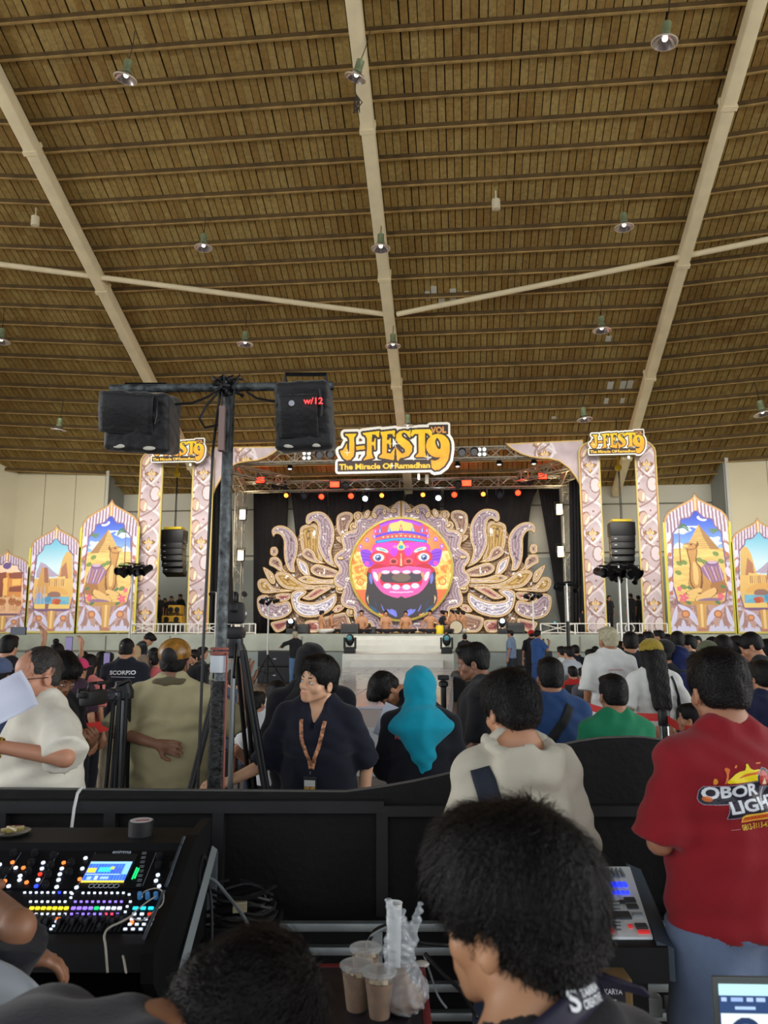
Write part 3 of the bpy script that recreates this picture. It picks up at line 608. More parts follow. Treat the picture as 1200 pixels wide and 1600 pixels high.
def bracket(poly, lab):
    P = np.array(poly, float); x0, y0 = P.min(0); x1, y1 = P.max(0); can = Canvas(x0 - 1, y0 - 1, x1 + 1, y1 + 1, int((x1 - x0) * 1.8), int((y1 - y0) * 1.8))
    X, Yy = can.X, can.Y; cx = x0 + (x1 - x0) * .5; k = 3.4
    c2 = Canvas((x0 - cx) * k, 0, (x1 - cx) * k, (y1 - y0) * k, can.nx, can.ny); carved(c2, 230, x0=0, y0=-60); carv2 = c2.C; can.C = carv2
    P = smooth(poly, 1) if False else P; m = inpoly(X, Yy, P); d = polydist(X, Yy, P); can.C[d < 2.4] = (206, 178, 96); can.C[d < 1] = (176, 132, 82)
    t = thing_at('corner_bracket', x0, y1, x1, SY + .5, lab, 'bracket', 'curved ornament brackets under the front truss')
    put_plate('carved_board', can, m, x0 - 1, y0 - 1, x1 + 1, y1 + 1, SY + .5, .07, M_print, t)
bracket([(324, 698), (438, 699), (428, 709), (415, 717), (400, 722), (384, 723), (368, 726), (356, 733), (345, 747), (336, 764), (330, 782), (326, 800)], 'curved carved bracket reaching right from the left gate')
bracket([(915, 689), (791, 692), (802, 702), (816, 710), (830, 715), (846, 718), (862, 719), (876, 723), (890, 734), (900, 748), (909, 766), (915, 790)], 'curved carved bracket reaching left from the right gate')
def sign(x0, y0, x1, y1, Y, lab, data=None):
    t = thing_at('festival_sign', x0, y1, x1, Y, lab, 'sign', 'gold lettered festival signs')
    if data is None:
        o, p, w_, h = put_plate('letter_plate', sign_canvas, sign_mask, x0, y0, x1, y1, Y, .12, M_print, t); data = (o, w_, h)
    else:
        o = data[0].copy(); COL.objects.link(o); o.parent = t; w1 = at(x1, y1, Y).x - at(x0, y1, Y).x; h1 = at(x0, y0, Y).z - at(x0, y1, Y).z; o.scale = (w1 / data[1], 1, h1 / data[2])
    hh = data[2] * o.scale.z; MB().box((-.5 * o.scale.x, .21, hh * .5), (.08, .14, hh * .7)).box((.9 * o.scale.x, .21, hh * .4), (.08, .14, hh * .9)).build('mounting_bar', M_alu, t)
    return data
sd = sign(518.7, 659.6, 711, 744.5, SY + .15, 'large gold lettered festival sign over the middle of the stage')
sign(233, 684, 322, 725, SY - .1, 'small festival sign on the left gate partly behind the covered light box', sd)
sign(916.7, 670, 1012.5, 713.5, SY - .1, 'small festival sign on top of the right gate', sd)
def lattice(m, a, b, s=.4, step=.45, r=.024):
    a, b = Vector(a), Vector(b); d = (b - a); L_ = d.length; d.normalize(); up = Vector((0, 0, 1)) if abs(d.z) < .9 else Vector((0, 1, 0))
    u = d.cross(up).normalized() * s / 2; v = u.cross(d).normalized() * s / 2; n = max(2, int(L_ / step))
    cs = [u + v, u - v, -u - v, -u + v]
    for c in cs: m.tube([a + c, b + c], r * 1.25, 5)
    for i in range(n):
        p, q = a + d * (L_ * i / n), a + d * (L_ * (i + 1) / n)
        for k in range(4):
            c0, c1 = (cs[k], cs[(k + 1) % 4]) if (i + k) % 2 else (cs[(k + 1) % 4], cs[k]); m.tube([p + c0, q + c1], r * .7, 4, False)
            if i % 3 == 0: m.tube([p + cs[k], p + cs[(k + 1) % 4]], r * .8, 4, False)
    return m
YF, YR = SY + .85, 31.7
tr = empty('lighting_truss', (XC, YF, 0), 0, 'aluminium box truss frame over the stage carrying the lights', 'truss')
zf = at(628, 711, YF).z; zr = at(628, 757, YR).z
xl, xr = at(352, 720, YF).x, at(905, 712, YF).x; xl2, xr2 = at(376, 760, YR).x, at(884, 755, YR).x
lattice(MB(), (xl, YF, zf), (xr, YF, zf)).build('front_beam', M_alu, tr, world=True)
lattice(MB(), (xl2, YR, zr), (xr2, YR, zr)).build('rear_beam', M_alu, tr, world=True)
lattice(MB(), (xl, YF, zf), (xl2, YR, zr)).build('side_beam', M_alu, tr, world=True)
lattice(MB(), (xr, YF, zf), (xr2, YR, zr)).build('side_beam', M_alu, tr, world=True)
lattice(MB(), at(352, 731, 28.6), at(449, 752, 31.3), .36).build('diagonal_beam', M_alu, tr, world=True)
lattice(MB(), at(895, 724, 28.6), at(808, 746, 31.3), .36).build('diagonal_beam', M_alu, tr, world=True)
lattice(MB(), (xl2, YR, SZ), (xl2, YR, zr), .34).build('tower', M_alu, tr, world=True)
lattice(MB(), (xr2, YR, SZ), (xr2, YR, zr), .34).build('tower', M_alu, tr, world=True)
MB().tube([at(667, 742, YF), at(667, 756, YF)], .07, 6).build('sign_hanger', M_alu, tr, world=True)
def drape(lab, L_, R_, Y, fold=.05, nf=6):
    n = 28; rows = 8; V = []; L_ = smooth(L_, 4, False) if len(L_) > 2 else np.array(L_, float); R_ = smooth(R_, 4, False) if len(R_) > 2 else np.array(R_, float)
    def along(P, t):
        i = t * (len(P) - 1); a = int(min(i, len(P) - 2)); f = i - a; return P[a] * (1 - f) + P[a + 1] * f
    for j in range(rows + 1):
        l, r_ = along(L_, j / rows), along(R_, j / rows)
        for i in range(n + 1):
            q = l + (r_ - l) * i / n; p = at(q[0], q[1], Y); V.append((p.x, Y + fold * math.sin(i / n * nf * 6.28 + j * .2) * (.4 + .6 * j / rows), max(p.z, SZ)))
    Q = [(j * (n + 1) + i, j * (n + 1) + i + 1, (j + 1) * (n + 1) + i + 1, (j + 1) * (n + 1) + i) for j in range(rows) for i in range(n)]
    me = npmesh('stage_drape', V, Q); o = link('stage_drape', me, M_blackcloth); md = o.modifiers.new('thickness', 'SOLIDIFY'); md.thickness = .02
    return tag(o, lab, 'curtain', 'black stage drapes')
drape('black drape at the left end of the back curtain', [(396, 764), (396, 992)], [(451, 764), (447, 860), (440, 992)], 32.4)
drape('black drape left of the middle, beside the narrow bright gap', [(454, 764), (464, 860), (476, 992)], [(511, 764), (514, 992)], 32.4)
drape('black drape behind the left crest of the mask backdrop', [(513, 764), (517, 992)], [(566, 764), (560, 992)], 32.4)
drape('black drape left of the middle slit above the mask', [(569, 764), (575, 992)], [(631, 764), (618, 992)], 32.4)
drape('black drape right of the middle slit above the mask', [(634, 764), (650, 992)], [(689, 764), (680, 992)], 32.4)
drape('black drape behind the right crest of the mask backdrop', [(693, 764), (700, 992)], [(760, 764), (762, 992)], 32.4)
drape('black drape left of the wide bright triangular gap', [(762, 764), (764, 992)], [(840, 764), (826, 812), (822, 992)], 32.4)
drape('black drape at the right end of the back curtain', [(841, 764), (858, 860), (880, 992)], [(873, 764), (884, 992)], 32.3)
drape('black side drape beside the left gate', [(328, 745), (326, 992)], [(361, 757), (363, 992)], 29.4, .12, 5)
drape('black side drape beside the right gate', [(889, 752), (893, 992)], [(913, 745), (918, 992)], 29.4, .12, 5)
def paint_mask():
    c = Canvas(65, 80, 1105, 1120, 250, 250, (255, 128, 66)); X, Y = c.X, c.Y; M = 585
    c.C[:] = (np.array([255, 132, 72]) + np.stack([0 * X, 26 * pnoise(X, Y, .02, 4), 20 * pnoise(X, Y, .03, 3)], -1))
    mid = (Y > 420) & (Y < 810); n_ = pnoise(X, Y, .045, 6); c.C[mid] = np.where(n_[..., None] > .2, (255, 236, 160), np.where(n_[..., None] > -.3, (252, 196, 92), (242, 130, 50)))[mid]
    c.C[Y > 815] = (252, 112, 62)
    for x, y, r in ((150, 600, 66), (165, 730, 84)): c.ell(x, y, r, r, (250, 200, 96), mir=M, ring=.82); c.ell(x, y, r * .5, r * .5, (240, 140, 60), mir=M, ring=.6)
    for x, y in ((230, 298), (165, 370), (308, 262)): c.ell(x, y, 20, 24, (150, 90, 220), mir=M); c.ell(x, y, 9, 12, (255, 200, 190), mir=M)
    # crown
    c.poly([(300, 178), (420, 110), (585, 82), (750, 110), (870, 178), (850, 320), (330, 320)], (236, 66, 84))
    c.poly([(470, 130), (585, 90), (700, 130), (690, 225), (480, 225)], (255, 206, 110), sm=2)
    for q in ([(360, 140), (420, 105), (585, 78), (560, 108), (480, 128), (400, 160)],): c.poly(q, (176, 60, 220), mir=M, sm=3)
    for x, h, col in ((585, 95, (226, 40, 70)), (462, 82, (60, 160, 190)), (368, 78, (80, 90, 210)), (320, 50, (190, 60, 190))): c.poly([(x, 225 - h), (x - 24, 225), (x + 24, 225)], col, mir=M); c.poly([(x, 240 - h), (x - 7, 220), (x + 3, 220)], (255, 230, 210), mir=M)
    c.line([(330, 262), (460, 228), (585, 218), (710, 228), (840, 262)], 26, (92, 60, 214), sm=3); c.line([(336, 290), (460, 260), (585, 252), (710, 260), (834, 290)], 24, (244, 92, 88), sm=3)
    for x in np.linspace(400, 770, 9): c.ell(x, 258 + abs(x - 585) * .07, 9, 9, (250, 220, 130))
    c.line([(338, 325), (460, 305), (585, 300), (710, 305), (832, 325)], 42, (20, 122, 226), sm=3); c.line([(345, 318), (585, 290), (825, 318)], 8, (60, 200, 240), sm=3)
    # dark mane
    dk = (58, 52, 56)
    c.poly([(246, 590), (330, 640), (360, 860), (420, 1110), (585, 1125), (585, 600)], dk, mir=M, sm=3); c.poly([(240, 600), (232, 760), (215, 900), (250, 985), (360, 1060), (420, 1000), (330, 700)], dk, mir=M, sm=3)
    for q in ([(268, 640), (290, 700), (280, 760), (255, 700)], [(440, 1010), (500, 1040), (520, 1080), (460, 1050)], [(640, 1030), (700, 1010), (670, 1070), (630, 1090)], [(380, 960), (400, 1000), (420, 1040), (392, 1010)]): c.poly(q, (122, 130, 228), .9, 3, mir=M)
    for q in ([(250, 960), (330, 1010), (350, 1050), (300, 1040)], [(300, 900), (330, 960), (340, 1000)]): c.poly(q, (30, 90, 130), .9, mir=M)
    for q in ([(230, 900), (245, 870), (250, 960)], [(350, 1040), (400, 1080), (380, 1090)]): c.poly(q, (250, 220, 160), .9, mir=M)
    # ears and face
    c.poly([(165, 405), (240, 398), (290, 440), (320, 520), (290, 560), (245, 582), (205, 560), (180, 500)], (146, 62, 222), sm=3, mir=M)
    for k in range(4): c.line([(180 + k * 6, 430 + k * 34), (270, 450 + k * 30)], 9, (100, 36, 170), mir=M)
    c.ell(232, 545, 26, 24, (226, 70, 190), mir=M)
    c.poly([(300, 350), (420, 325), (585, 330), (585, 620), (300, 620), (262, 590), (290, 560), (320, 520), (285, 450)], (228, 44, 96), sm=3, mir=M)
    c.poly([(300, 360), (420, 328), (560, 340), (500, 420), (500, 470), (420, 400), (330, 400), (290, 460)], (226, 56, 206), .95, 3, mir=M)
    c.poly([(500, 370), (560, 360), (530, 470), (480, 440)], (200, 50, 214), sm=3, mir=M); c.ell(520, 372, 18, 14, (255, 130, 190), mir=M)
    c.ell(385, 412, 78, 40, (232, 84, 120), ang=.25, mir=M); c.ell(388, 405, 66, 22, (214, 236, 226), ang=.3, mir=M); c.ell(392, 402, 40, 8, (120, 190, 190), ang=.3, mir=M)
    c.ell(355, 478, 92, 66, (226, 30, 60), mir=M); c.ell(355, 480, 72, 52, (255, 92, 84), mir=M); c.ell(352, 482, 56, 40, (238, 238, 250), mir=M)
    for x in (348, 822): c.ell(x, 484, 32, 32, (72, 90, 160)); c.ell(x - 4, 476, 14, 13, (200, 216, 250)); c.ell(x + 6, 490, 12, 12, (24, 20, 50))
    c.poly([(585, 410), (540, 470), (440, 545), (460, 575), (585, 580)], (238, 50, 66), sm=2, mir=M); c.line([(440, 580), (500, 560), (585, 575)], 9, (140, 16, 40), mir=M)
    c.ell(508, 524, 42, 32, (255, 140, 130), mir=M, ring=.82); c.ell(508, 524, 24, 18, (110, 30, 40), mir=M)
    c.poly([(585, 410), (574, 570), (596, 570)], (255, 200, 150)); c.ell(585, 375, 44, 34, (255, 214, 120)); c.ell(585, 376, 26, 22, (40, 170, 190)); c.poly([(585, 300), (560, 345), (610, 345)], (250, 220, 110))
    # mouth
    c.poly([(262, 590), (330, 545), (430, 565), (500, 590), (585, 580), (585, 640), (262, 640)], (200, 36, 56), sm=3, mir=M)
    c.poly([(280, 620), (330, 598), (585, 590), (585, 880), (440, 866), (370, 820), (310, 740)], (246, 92, 170), sm=3, mir=M)
    c.poly([(375, 640), (585, 640), (585, 765), (420, 756), (372, 700)], (70, 62, 72), sm=2, mir=M); c.ell(585, 690, 96, 44, (116, 98, 84))
    for x in (425, 530): c.ell(x, 634, 46, 20, (255, 150, 190), mir=M); c.ell(x, 632, 40, 15, (214, 226, 250), mir=M)
    c.poly([(372, 690), (400, 735), (585, 748), (585, 780), (420, 790), (370, 740)], (226, 36, 60), sm=2, mir=M)
    for x, y in ((442, 775), (532, 788)): c.ell(x, y, 44, 30, (255, 150, 200), mir=M); c.ell(x, y, 38, 25, (214, 222, 250), mir=M)
    c.poly([(296, 632), (330, 640), (352, 700), (338, 728), (306, 690)], (255, 236, 246), sm=2, mir=M); c.poly([(352, 640), (385, 645), (365, 700), (345, 720)], (250, 150, 110), sm=2, mir=M)
    c.line([(470, 835), (585, 842), (700, 835)], 14, (255, 190, 226), sm=2)
    return c, np.hypot(X - 585, Y - 600) < 516
YB = 31.0; kx = (at(706, 890, YB).x - at(550, 890, YB).x) / 156.; CB = at(628, 890, YB); kz = (at(628, 812, YB).z - at(628, 968, YB).z) / 156.
bd = empty('mask_backdrop', (CB.x, YB, SZ), 0, 'giant round mask screen between carved feather wings at the back of the stage', 'backdrop')
cm, mm = paint_mask()
scr = plate('led_screen', cm, mm, 156 * kx, 156 * kz, .12, colmat('led_screen_glow', .4, emit=.95, base=False), bd); scr.location = (0, -.42, CB.z - 78 * kz - SZ)
rg = MB(); nR = 64; R0, R1 = 77.0 * kx, 80.5 * kx
for k in range(nR + 1):
    a = 2 * math.pi * k / nR; ca, sa = math.cos(a), math.sin(a)
    rg.v += [(R0 * ca, -.40, R0 * sa), (R0 * ca, -.52, R0 * sa), (R1 * ca, -.52, R1 * sa), (R1 * ca, -.40, R1 * sa)]
rg.f = [(k * 4 + i, k * 4 + (i + 1) % 4, (k + 1) * 4 + (i + 1) % 4, (k + 1) * 4 + i) for k in range(nR) for i in range(4)]
rgo = rg.build('gold_ring', mat('old_gold', (168, 150, 62), .4, .2, noise=.2, nscale=2), bd); rgo.location = (0, 0, CB.z - SZ)
PAL = {'lilac': ((176, 158, 168), (128, 106, 118)), 'gold': ((196, 164, 92), (140, 104, 58)), 'white': ((222, 220, 232), (150, 140, 160)), 'red': ((176, 104, 84), (112, 62, 72)), 'brown': ((166, 132, 112), (112, 82, 72)), 'under': ((168, 134, 100), (104, 78, 66))}
def feather(poly, pal, lay, seed, sm=5, rings=True, name='feather'):
    P = smooth([(390 + x / 5., 780 + y / 5.) for x, y in poly], sm) if sm else np.array([(390 + x / 5., 780 + y / 5.) for x, y in poly], float)
    P[:, 1] = np.minimum(P[:, 1], 988); x0, y0 = P.min(0) - .5; x1, y1 = P.max(0) + .5
    c = Canvas(x0, y0, x1, y1, max(4, int((x1 - x0) * 1.9)), max(4, int((y1 - y0) * 1.9))); d = polydist(c.X, c.Y, P); m = inpoly(c.X, c.Y, P); A, B = PAL[pal]
    n_ = pnoise(c.X, c.Y, .3, seed); s_ = np.sin(d * 1.5 + n_ * 3); t = (.5 + .5 * s_)[..., None]; c.C = np.array(A) * t + np.array(B) * (1 - t)
    hi = (n_ > .55) & (d > 4); c.C[hi] = (236, 228, 226); lo = (n_ < -.62) & (d > 4); c.C[lo] = np.array(B) * .7
    if rings:
        for dd, col in ((4.6, (214, 196, 186)), (3.7, (118, 84, 72)), (2.8, (226, 206, 168)), (1.7, (176, 138, 84)), (.8, (126, 92, 56))): c.C[d < dd] = col
    w_, h = (x1 - x0) * kx, (y1 - y0) * kz; ox = ((x0 + x1) / 2 - 628) * kx; oz = CB.z - (y1 - 890) * kz - SZ
    o = plate(name, c, m, w_, h, .05, M_print, bd); o.location = (ox, -lay, oz)
    o2 = o.copy(); COL.objects.link(o2); o2.location.x = -ox; o2.scale.x = -1
    return o
feather([(190, 560), (262, 500), (256, 340), (350, 300), (380, 240), (430, 195), (530, 160), (640, 200), (672, 180), (695, 110), (800, 110), (880, 88), (1040, 80), (1195, 92), (1195, 1045), (560, 1045), (440, 1040), (330, 1000), (290, 925), (110, 905), (72, 830), (80, 720), (170, 640)], 'under', .0, 1, 2, False, 'underlay_board')
feather([(375, 230), (420, 185), (500, 180), (540, 240), (545, 380), (570, 480), (500, 485), (430, 450), (390, 380)], 'gold', .06, 2)
feather([(668, 180), (680, 115), (740, 85), (800, 100), (810, 150), (780, 195), (770, 260), (790, 340), (720, 300), (680, 250)], 'brown', .08, 3)
feather([(150, 235), (175, 200), (230, 188), (300, 215), (350, 270), (372, 340), (365, 430), (345, 500), (352, 565), (300, 560), (262, 480), (252, 390), (250, 320), (225, 272), (190, 262), (168, 285)], 'lilac', .12, 4)
feather([(425, 150), (440, 105), (500, 82), (570, 90), (625, 140), (660, 220), (662, 320), (640, 400), (655, 470), (690, 540), (600, 500), (545, 420), (520, 340), (528, 260), (520, 190), (490, 165), (460, 190), (430, 180)], 'lilac', .15, 5)
feather([(140, 400), (150, 365), (190, 360), (212, 400), (190, 440), (150, 430)], 'brown', .08, 6)
feather([(135, 480), (150, 445), (200, 440), (240, 480), (260, 540), (330, 590), (250, 575), (180, 530), (140, 510)], 'brown', .10, 7)
feather([(85, 520), (150, 550), (185, 590), (195, 650), (160, 660), (120, 610)], 'gold', .10, 8, 3)
feather([(45, 650), (70, 615), (120, 615), (150, 650), (200, 690), (330, 700), (330, 720), (200, 730), (110, 735), (65, 710)], 'gold', .14, 9)
feather([(185, 600), (220, 560), (300, 570), (340, 600), (400, 640), (500, 665), (660, 655), (665, 695), (500, 705), (350, 710), (250, 685)], 'gold', .17, 10)
feather([(355, 455), (400, 465), (450, 500), (470, 560), (480, 625), (430, 600), (380, 550)], 'white', .18, 11, 3)
feather([(395, 420), (440, 370), (500, 400), (530, 460), (600, 500), (520, 500), (440, 470)], 'brown', .16, 12)
feather([(470, 540), (520, 500), (600, 520), (695, 560), (695, 605), (600, 615), (500, 590)], 'brown', .19, 13)
feather([(370, 620), (450, 590), (560, 620), (690, 620), (690, 660), (560, 665), (440, 660)], 'gold', .20, 14)
feather([(190, 745), (250, 725), (330, 735), (300, 790), (230, 800)], 'red', .12, 15, 3)
feather([(405, 770), (450, 740), (520, 690), (580, 680), (650, 690), (560, 750), (480, 790)], 'red', .22, 16, 3)
feather([(320, 775), (330, 725), (390, 700), (450, 712), (440, 745), (400, 785), (500, 800), (600, 770), (672, 728), (690, 790), (650, 860), (580, 905), (480, 925), (400, 910), (345, 860)], 'white', .24, 17)
feather([(50, 775), (80, 745), (130, 740), (160, 765), (210, 805), (300, 790), (330, 830), (330, 880), (270, 925), (180, 940), (100, 915), (60, 860)], 'lilac', .2, 18)
feather([(160, 960), (220, 940), (310, 925), (315, 970), (270, 1020), (215, 1038), (180, 1010)], 'red', .14, 19)
feather([(440, 950), (500, 935), (570, 950), (550, 1030), (480, 1040), (440, 1000)], 'red', .26, 20)
feather([(645, 875), (690, 820), (760, 830), (705, 885)], 'red', .26, 21, 3)
feather([(668, 290), (745, 292), (772, 345), (730, 352), (690, 330)], 'red', .2, 22, 3)
feather([(560, 935), (640, 900), (760, 880), (800, 960), (840, 1030), (620, 1040)], 'brown', .2, 23)
# lilac crown pieces round the disc, each with a dark drop
a_ = np.linspace(0, 2 * math.pi, 40)[:-1]
def lobe(x, y, r, seed, name='round_lobe'):
    feather([(x + r * math.cos(t), y + r * .95 * math.sin(t)) for t in a_[::3]], 'white', .27, seed, 3, True, name)
RING = [(1190 + (482 + 58 * abs(math.sin(t * 9))) * math.cos(t), 550 + (482 + 58 * abs(math.sin(t * 9))) * math.sin(t)) for t in np.linspace(math.pi / 2, 1.5 * math.pi, 90)]
feather([(min(x, 1191), y) for x, y in RING], 'lilac', .3, 30, 0, True, 'ring_board')
for i, (x, y) in enumerate(((850, 130), (1060, 100), (715, 460), (715, 700), (820, 215), (800, 880))): lobe(x, y, 42, 40 + i)
for i, (x, y, r1, r2, g) in enumerate(((852, 132, 20, 30, 0), (922, 118, 26, 40, .4), (1060, 100, 18, 28, 0), (716, 462, 30, 16, 0), (716, 702, 30, 16, 0), (822, 216, 24, 16, .5), (802, 880, 16, 24, 0), (980, 128, 22, 30, -.5), (1130, 95, 30, 20, 0))):
    feather([(x + r1 * math.cos(t) * math.cos(g) - r2 * math.sin(t) * math.sin(g), y + r1 * math.cos(t) * math.sin(g) + r2 * math.sin(t) * math.cos(g)) for t in a_[::3]], 'red' if i % 3 else 'brown', .34, 60 + i, 3, True, 'drop_ornament')
M_tile = mat('glossy_white_panel', (186, 188, 200), .14, noise=.05, nscale=2.2)
M_riser = mat('white_riser', (224, 224, 216), .5, noise=.05, nscale=3)
sx0, sx1 = at(553, 992, SY - .3).x, at(696, 992, SY - .3).x
st = empty('white_stair', ((sx0 + sx1) / 2, SY, 0), 0, 'broad white stair leading up to the middle of the stage', 'stair')
zs = [1.56, 1.42, 1.24, 1.05]
for i, z in enumerate(zs): MB().bbox(((sx0 + sx1) / 2, SY - .02 - .15 - i * .3, z / 2), (sx1 - sx0, .34, z), .012).build('step', M_riser, st, world=True)
px0, px1 = at(535, 1021, SY - 2.2).x, at(709, 1021, SY - 2.2).x
land = empty('stair_landing', ((px0 + px1) / 2, SY - 2, 0), 0, 'lower white landing in front of the stair', 'platform')
MB().bbox(((px0 + px1) / 2, SY - 1.75, .5), (px1 - px0, 1.0, 1.0), .015).build('landing_block', M_riser, land, world=True)
MB().bbox(((px0 + px1) / 2 , SY - 2.4, .41), ((px1 - px0) * .82, .3, .82), .012).build('step', M_riser, land, world=True)
cw = empty('catwalk', ((px0 + px1) / 2, 16, 0), 0, 'glossy white catwalk of square panels running from the stair towards the audience', 'stage')
cx0, cx1 = fz(534, 1046, .6).x, fz(711, 1046, .6).x; MB().bbox(((cx0 + cx1) / 2, (9.6 + 24.4) / 2, .29), (cx1 - cx0 - .04, 14.8, .58), .01).build('base_block', mat('white_skirting', (190, 192, 196), .6), cw, world=True)
me_t = None; nxp = 4; sz = (cx1 - cx0) / nxp
for i in range(nxp):
    for j in range(15):
        if me_t is None: me_t = MB().bbox((0, 0, 0), (sz - .012, sz - .012, .03), .005).build('floor_panel', M_tile, cw); o = me_t; me_t = o.data
        else: o = link('floor_panel', me_t, None, cw)
        o.location = (cx0 + sz * (i + .5) - cw.location.x, 24.35 - sz * (j + .5) - 16, .595 + random.uniform(-.003, .003)); o.rotation_euler = (random.uniform(-.002, .002), random.uniform(-.002, .002), 0)
M_red = mat('red_lamp_glow', (255, 34, 14), .4, emit=9); M_redhot = mat('orange_core_glow', (255, 120, 40), .4, emit=5); M_warm = mat('warm_lamp_glow', (255, 214, 140), .4, emit=14); M_cool = mat('cool_lamp_glow', (190, 225, 255), .4, emit=7)
M_lens = mat('dark_lens', (60, 66, 80), .1, .2, coat=.5)
def point(p, col, e, r=.1):
    l = bpy.data.lights.new('lamp_light', 'POINT'); l.energy = e; l.color = col; l.shadow_soft_size = r; o = bpy.data.objects.new('lamp_light', l); o.location = p; COL.objects.link(o); return o
def floodbox(px, py, Y, w_, h, m_, lab, group, e=0, col=(1, .1, .05)):
    p = at(px, py, Y); t = empty('flood_light', p, 0, lab, 'stage light', group)
    MB().bbox((0, .06, 0), (w_ + .08, .14, h + .08), .02).build('housing', M_blackmetal, t)
    MB().box((0, -.025, 0), (w_, .02, h)).build('lamp_face', m_, t)
    MB().tube([(-w_ / 2 - .06, .06, 0), (-w_ / 2 - .06, .06, h / 2 + .12), (w_ / 2 + .06, .06, h / 2 + .12), (w_ / 2 + .06, .06, 0)], .015, 5).build('yoke', M_blackmetal, t)
    if e: point(p + Vector((0, -.25, 0)), col, e)
g_ = 'glowing flood lights on the truss'
floodbox(407, 750, YR - .5, .34, .22, M_red, 'red flood light at the left end of the rear truss', g_, 5)
floodbox(523, 757, YR - .35, .38, .22, M_red, 'red flood light under the left half of the large sign', g_, 5)
floodbox(729, 755, YR - .35, .38, .22, M_red, 'red flood light right of the large sign on the rear truss', g_, 5)
floodbox(848, 744, YR - .5, .34, .22, M_red, 'red flood light at the right end of the rear truss', g_, 5)
g_ = 'warm white flood lights on the towers'
floodbox(379, 804, YR - .4, .22, .4, M_warm, 'upper warm light on the left tower', g_, 22, (1, .8, .5)); floodbox(376, 868, YR - .4, .22, .4, M_warm, 'lower warm light on the left tower', g_, 22, (1, .8, .5))
floodbox(874, 796, YR - .4, .22, .4, M_warm, 'upper warm light on the right tower', g_, 22, (1, .8, .5)); floodbox(876, 862, YR - .4, .22, .4, M_warm, 'lower warm light on the right tower', g_, 22, (1, .8, .5))
def par(px, py, Y, m_, lab, r=.12, e=0, col=(1, .1, .05)):
    p = at(px, py, Y); t = empty('par_light', p, 0, lab, 'stage light', 'round lamps hanging from the rear truss'); T = RX(R(90) + R(25))
    MB().lathe([(.05, -.2), (r, -.14), (r + .02, .1), (r + .02, .12), (r, .12)], n=14, M=T).build('housing', M_blackmetal, t, 2)
    MB().lathe([(.001, .115), (r - .01, .122), (r - .015, .13), (.001, .135)], n=14, M=T).build('lens', m_, t)
    MB().tube([(-r - .03, 0, 0), (-r - .03, 0, .22), (0, 0, .26), (r + .03, 0, .22), (r + .03, 0, 0)], .014, 5).build('yoke', M_blackmetal, t)
    if e: point(p + Vector((0, -.3, -.1)), col, e)
for x, y, m_, lb in ((448, 773, M_redhot, 'orange red round lamp furthest left under the rear truss'), (476, 774, M_lens, 'unlit round lamp right of the leftmost orange lamp'), (503, 775, M_red, 'red round lamp below the left red flood light'), (549, 774, M_red, 'small red round lamp left of the left blue lamp'), (571, 778, M_cool, 'blue white round lamp left of the mask'),
                     (597, 773, M_redhot, 'small orange lamp above the top of the mask'), (661, 772, M_redhot, 'orange lamp right of the mask top'), (685, 777, M_cool, 'blue white round lamp right of the mask'), (710, 772, M_red, 'red round lamp below the right red flood light'), (755, 771, M_redhot, 'orange lamp right of the lit flood'), (781, 773, M_lens, 'unlit round lamp between two red lamps'), (809, 769, M_red, 'large red round lamp furthest right under the rear truss')):
    par(x, y, YR - .2, m_, lb, .12 if m_ is not M_redhot else .1, 4 if m_ in (M_red, M_cool) else 0, (1, .1, .05) if m_ is M_red else (.7, .85, 1))
for i, (x0, y0) in enumerate(((479, 712), (753, 706))):
    p = at(x0, y0, YF - .25); t = empty('blinder_light', p, 0, ('four lamp blinder on the front truss left of the large sign', 'four lamp blinder on the front truss right of the large sign')[i], 'stage light', 'four lamp blinders')
    MB().bbox((0, .08, 0), (.36, .12, .36), .02).build('housing', M_blackmetal, t)
    for sx in (-.09, .09):
        for sz_ in (-.09, .09): MB().sphere((sx, 0, sz_), .07, 12, 6, (1, .4, 1)).build('lamp', mat('blinder_lamp', (236, 232, 220), .2, emit=.8), t, True)
for i, (x, y) in enumerate(((499, 711), (516, 710), (722, 707), (741, 706), (431, 758), (443, 758), (815, 752), (828, 752), (540, 759), (716, 757))):
    Y = YF - .22 if y < 730 else YR - .3; p = at(x, y, Y); t = empty('black_par', p, 0, None, 'stage light', 'unlit black lamps fixed in the truss')
    side = 'left' if x < 628 else 'right'; t['label'] = 'unlit black lamp %s in the %s truss' % (['%s of the large sign, outer one', '%s of the large sign, inner one'][i % 2] % side if y < 730 else ['at the outer %s', 'toward the inner %s'][i % 2] % side if i < 8 else 'beside the %s middle flood' % side, 'front' if y < 730 else 'rear')
    MB().lathe([(.08, -.12), (.16, -.1), (.17, .1), (.15, .1), (.12, .02)], n=14, M=RX(R(90))).build('housing', M_blackmetal, t, 2)
for i, (x, y) in enumerate(((453, 731), (780, 724), (715, 727), (834, 723))):
    p = at(x, y, YF + 1.5); t = empty('work_light', p, 0, ('small pale lamp hanging left of the large sign', 'small pale lamp hanging right of the large sign', 'small pale lamp just right of the sign edge', 'small pale lamp under the right bracket')[i], 'stage light', 'small pale hanging lamps')
    MB().lathe([(.05, .2), (.09, .1), (.13, -.04), (.11, -.04)], n=12).build('housing', M_blackmetal, t, 2); MB().sphere((0, 0, -.04), .085, 10, 6, (1, 1, .5)).build('bulb', mat('pale_bulb', (226, 234, 236), .3, emit=.9), t, True)
    MB().tube([(0, 0, .2), (0, 0, .9)], .012, 4).build('drop_wire', M_blackmetal, t)
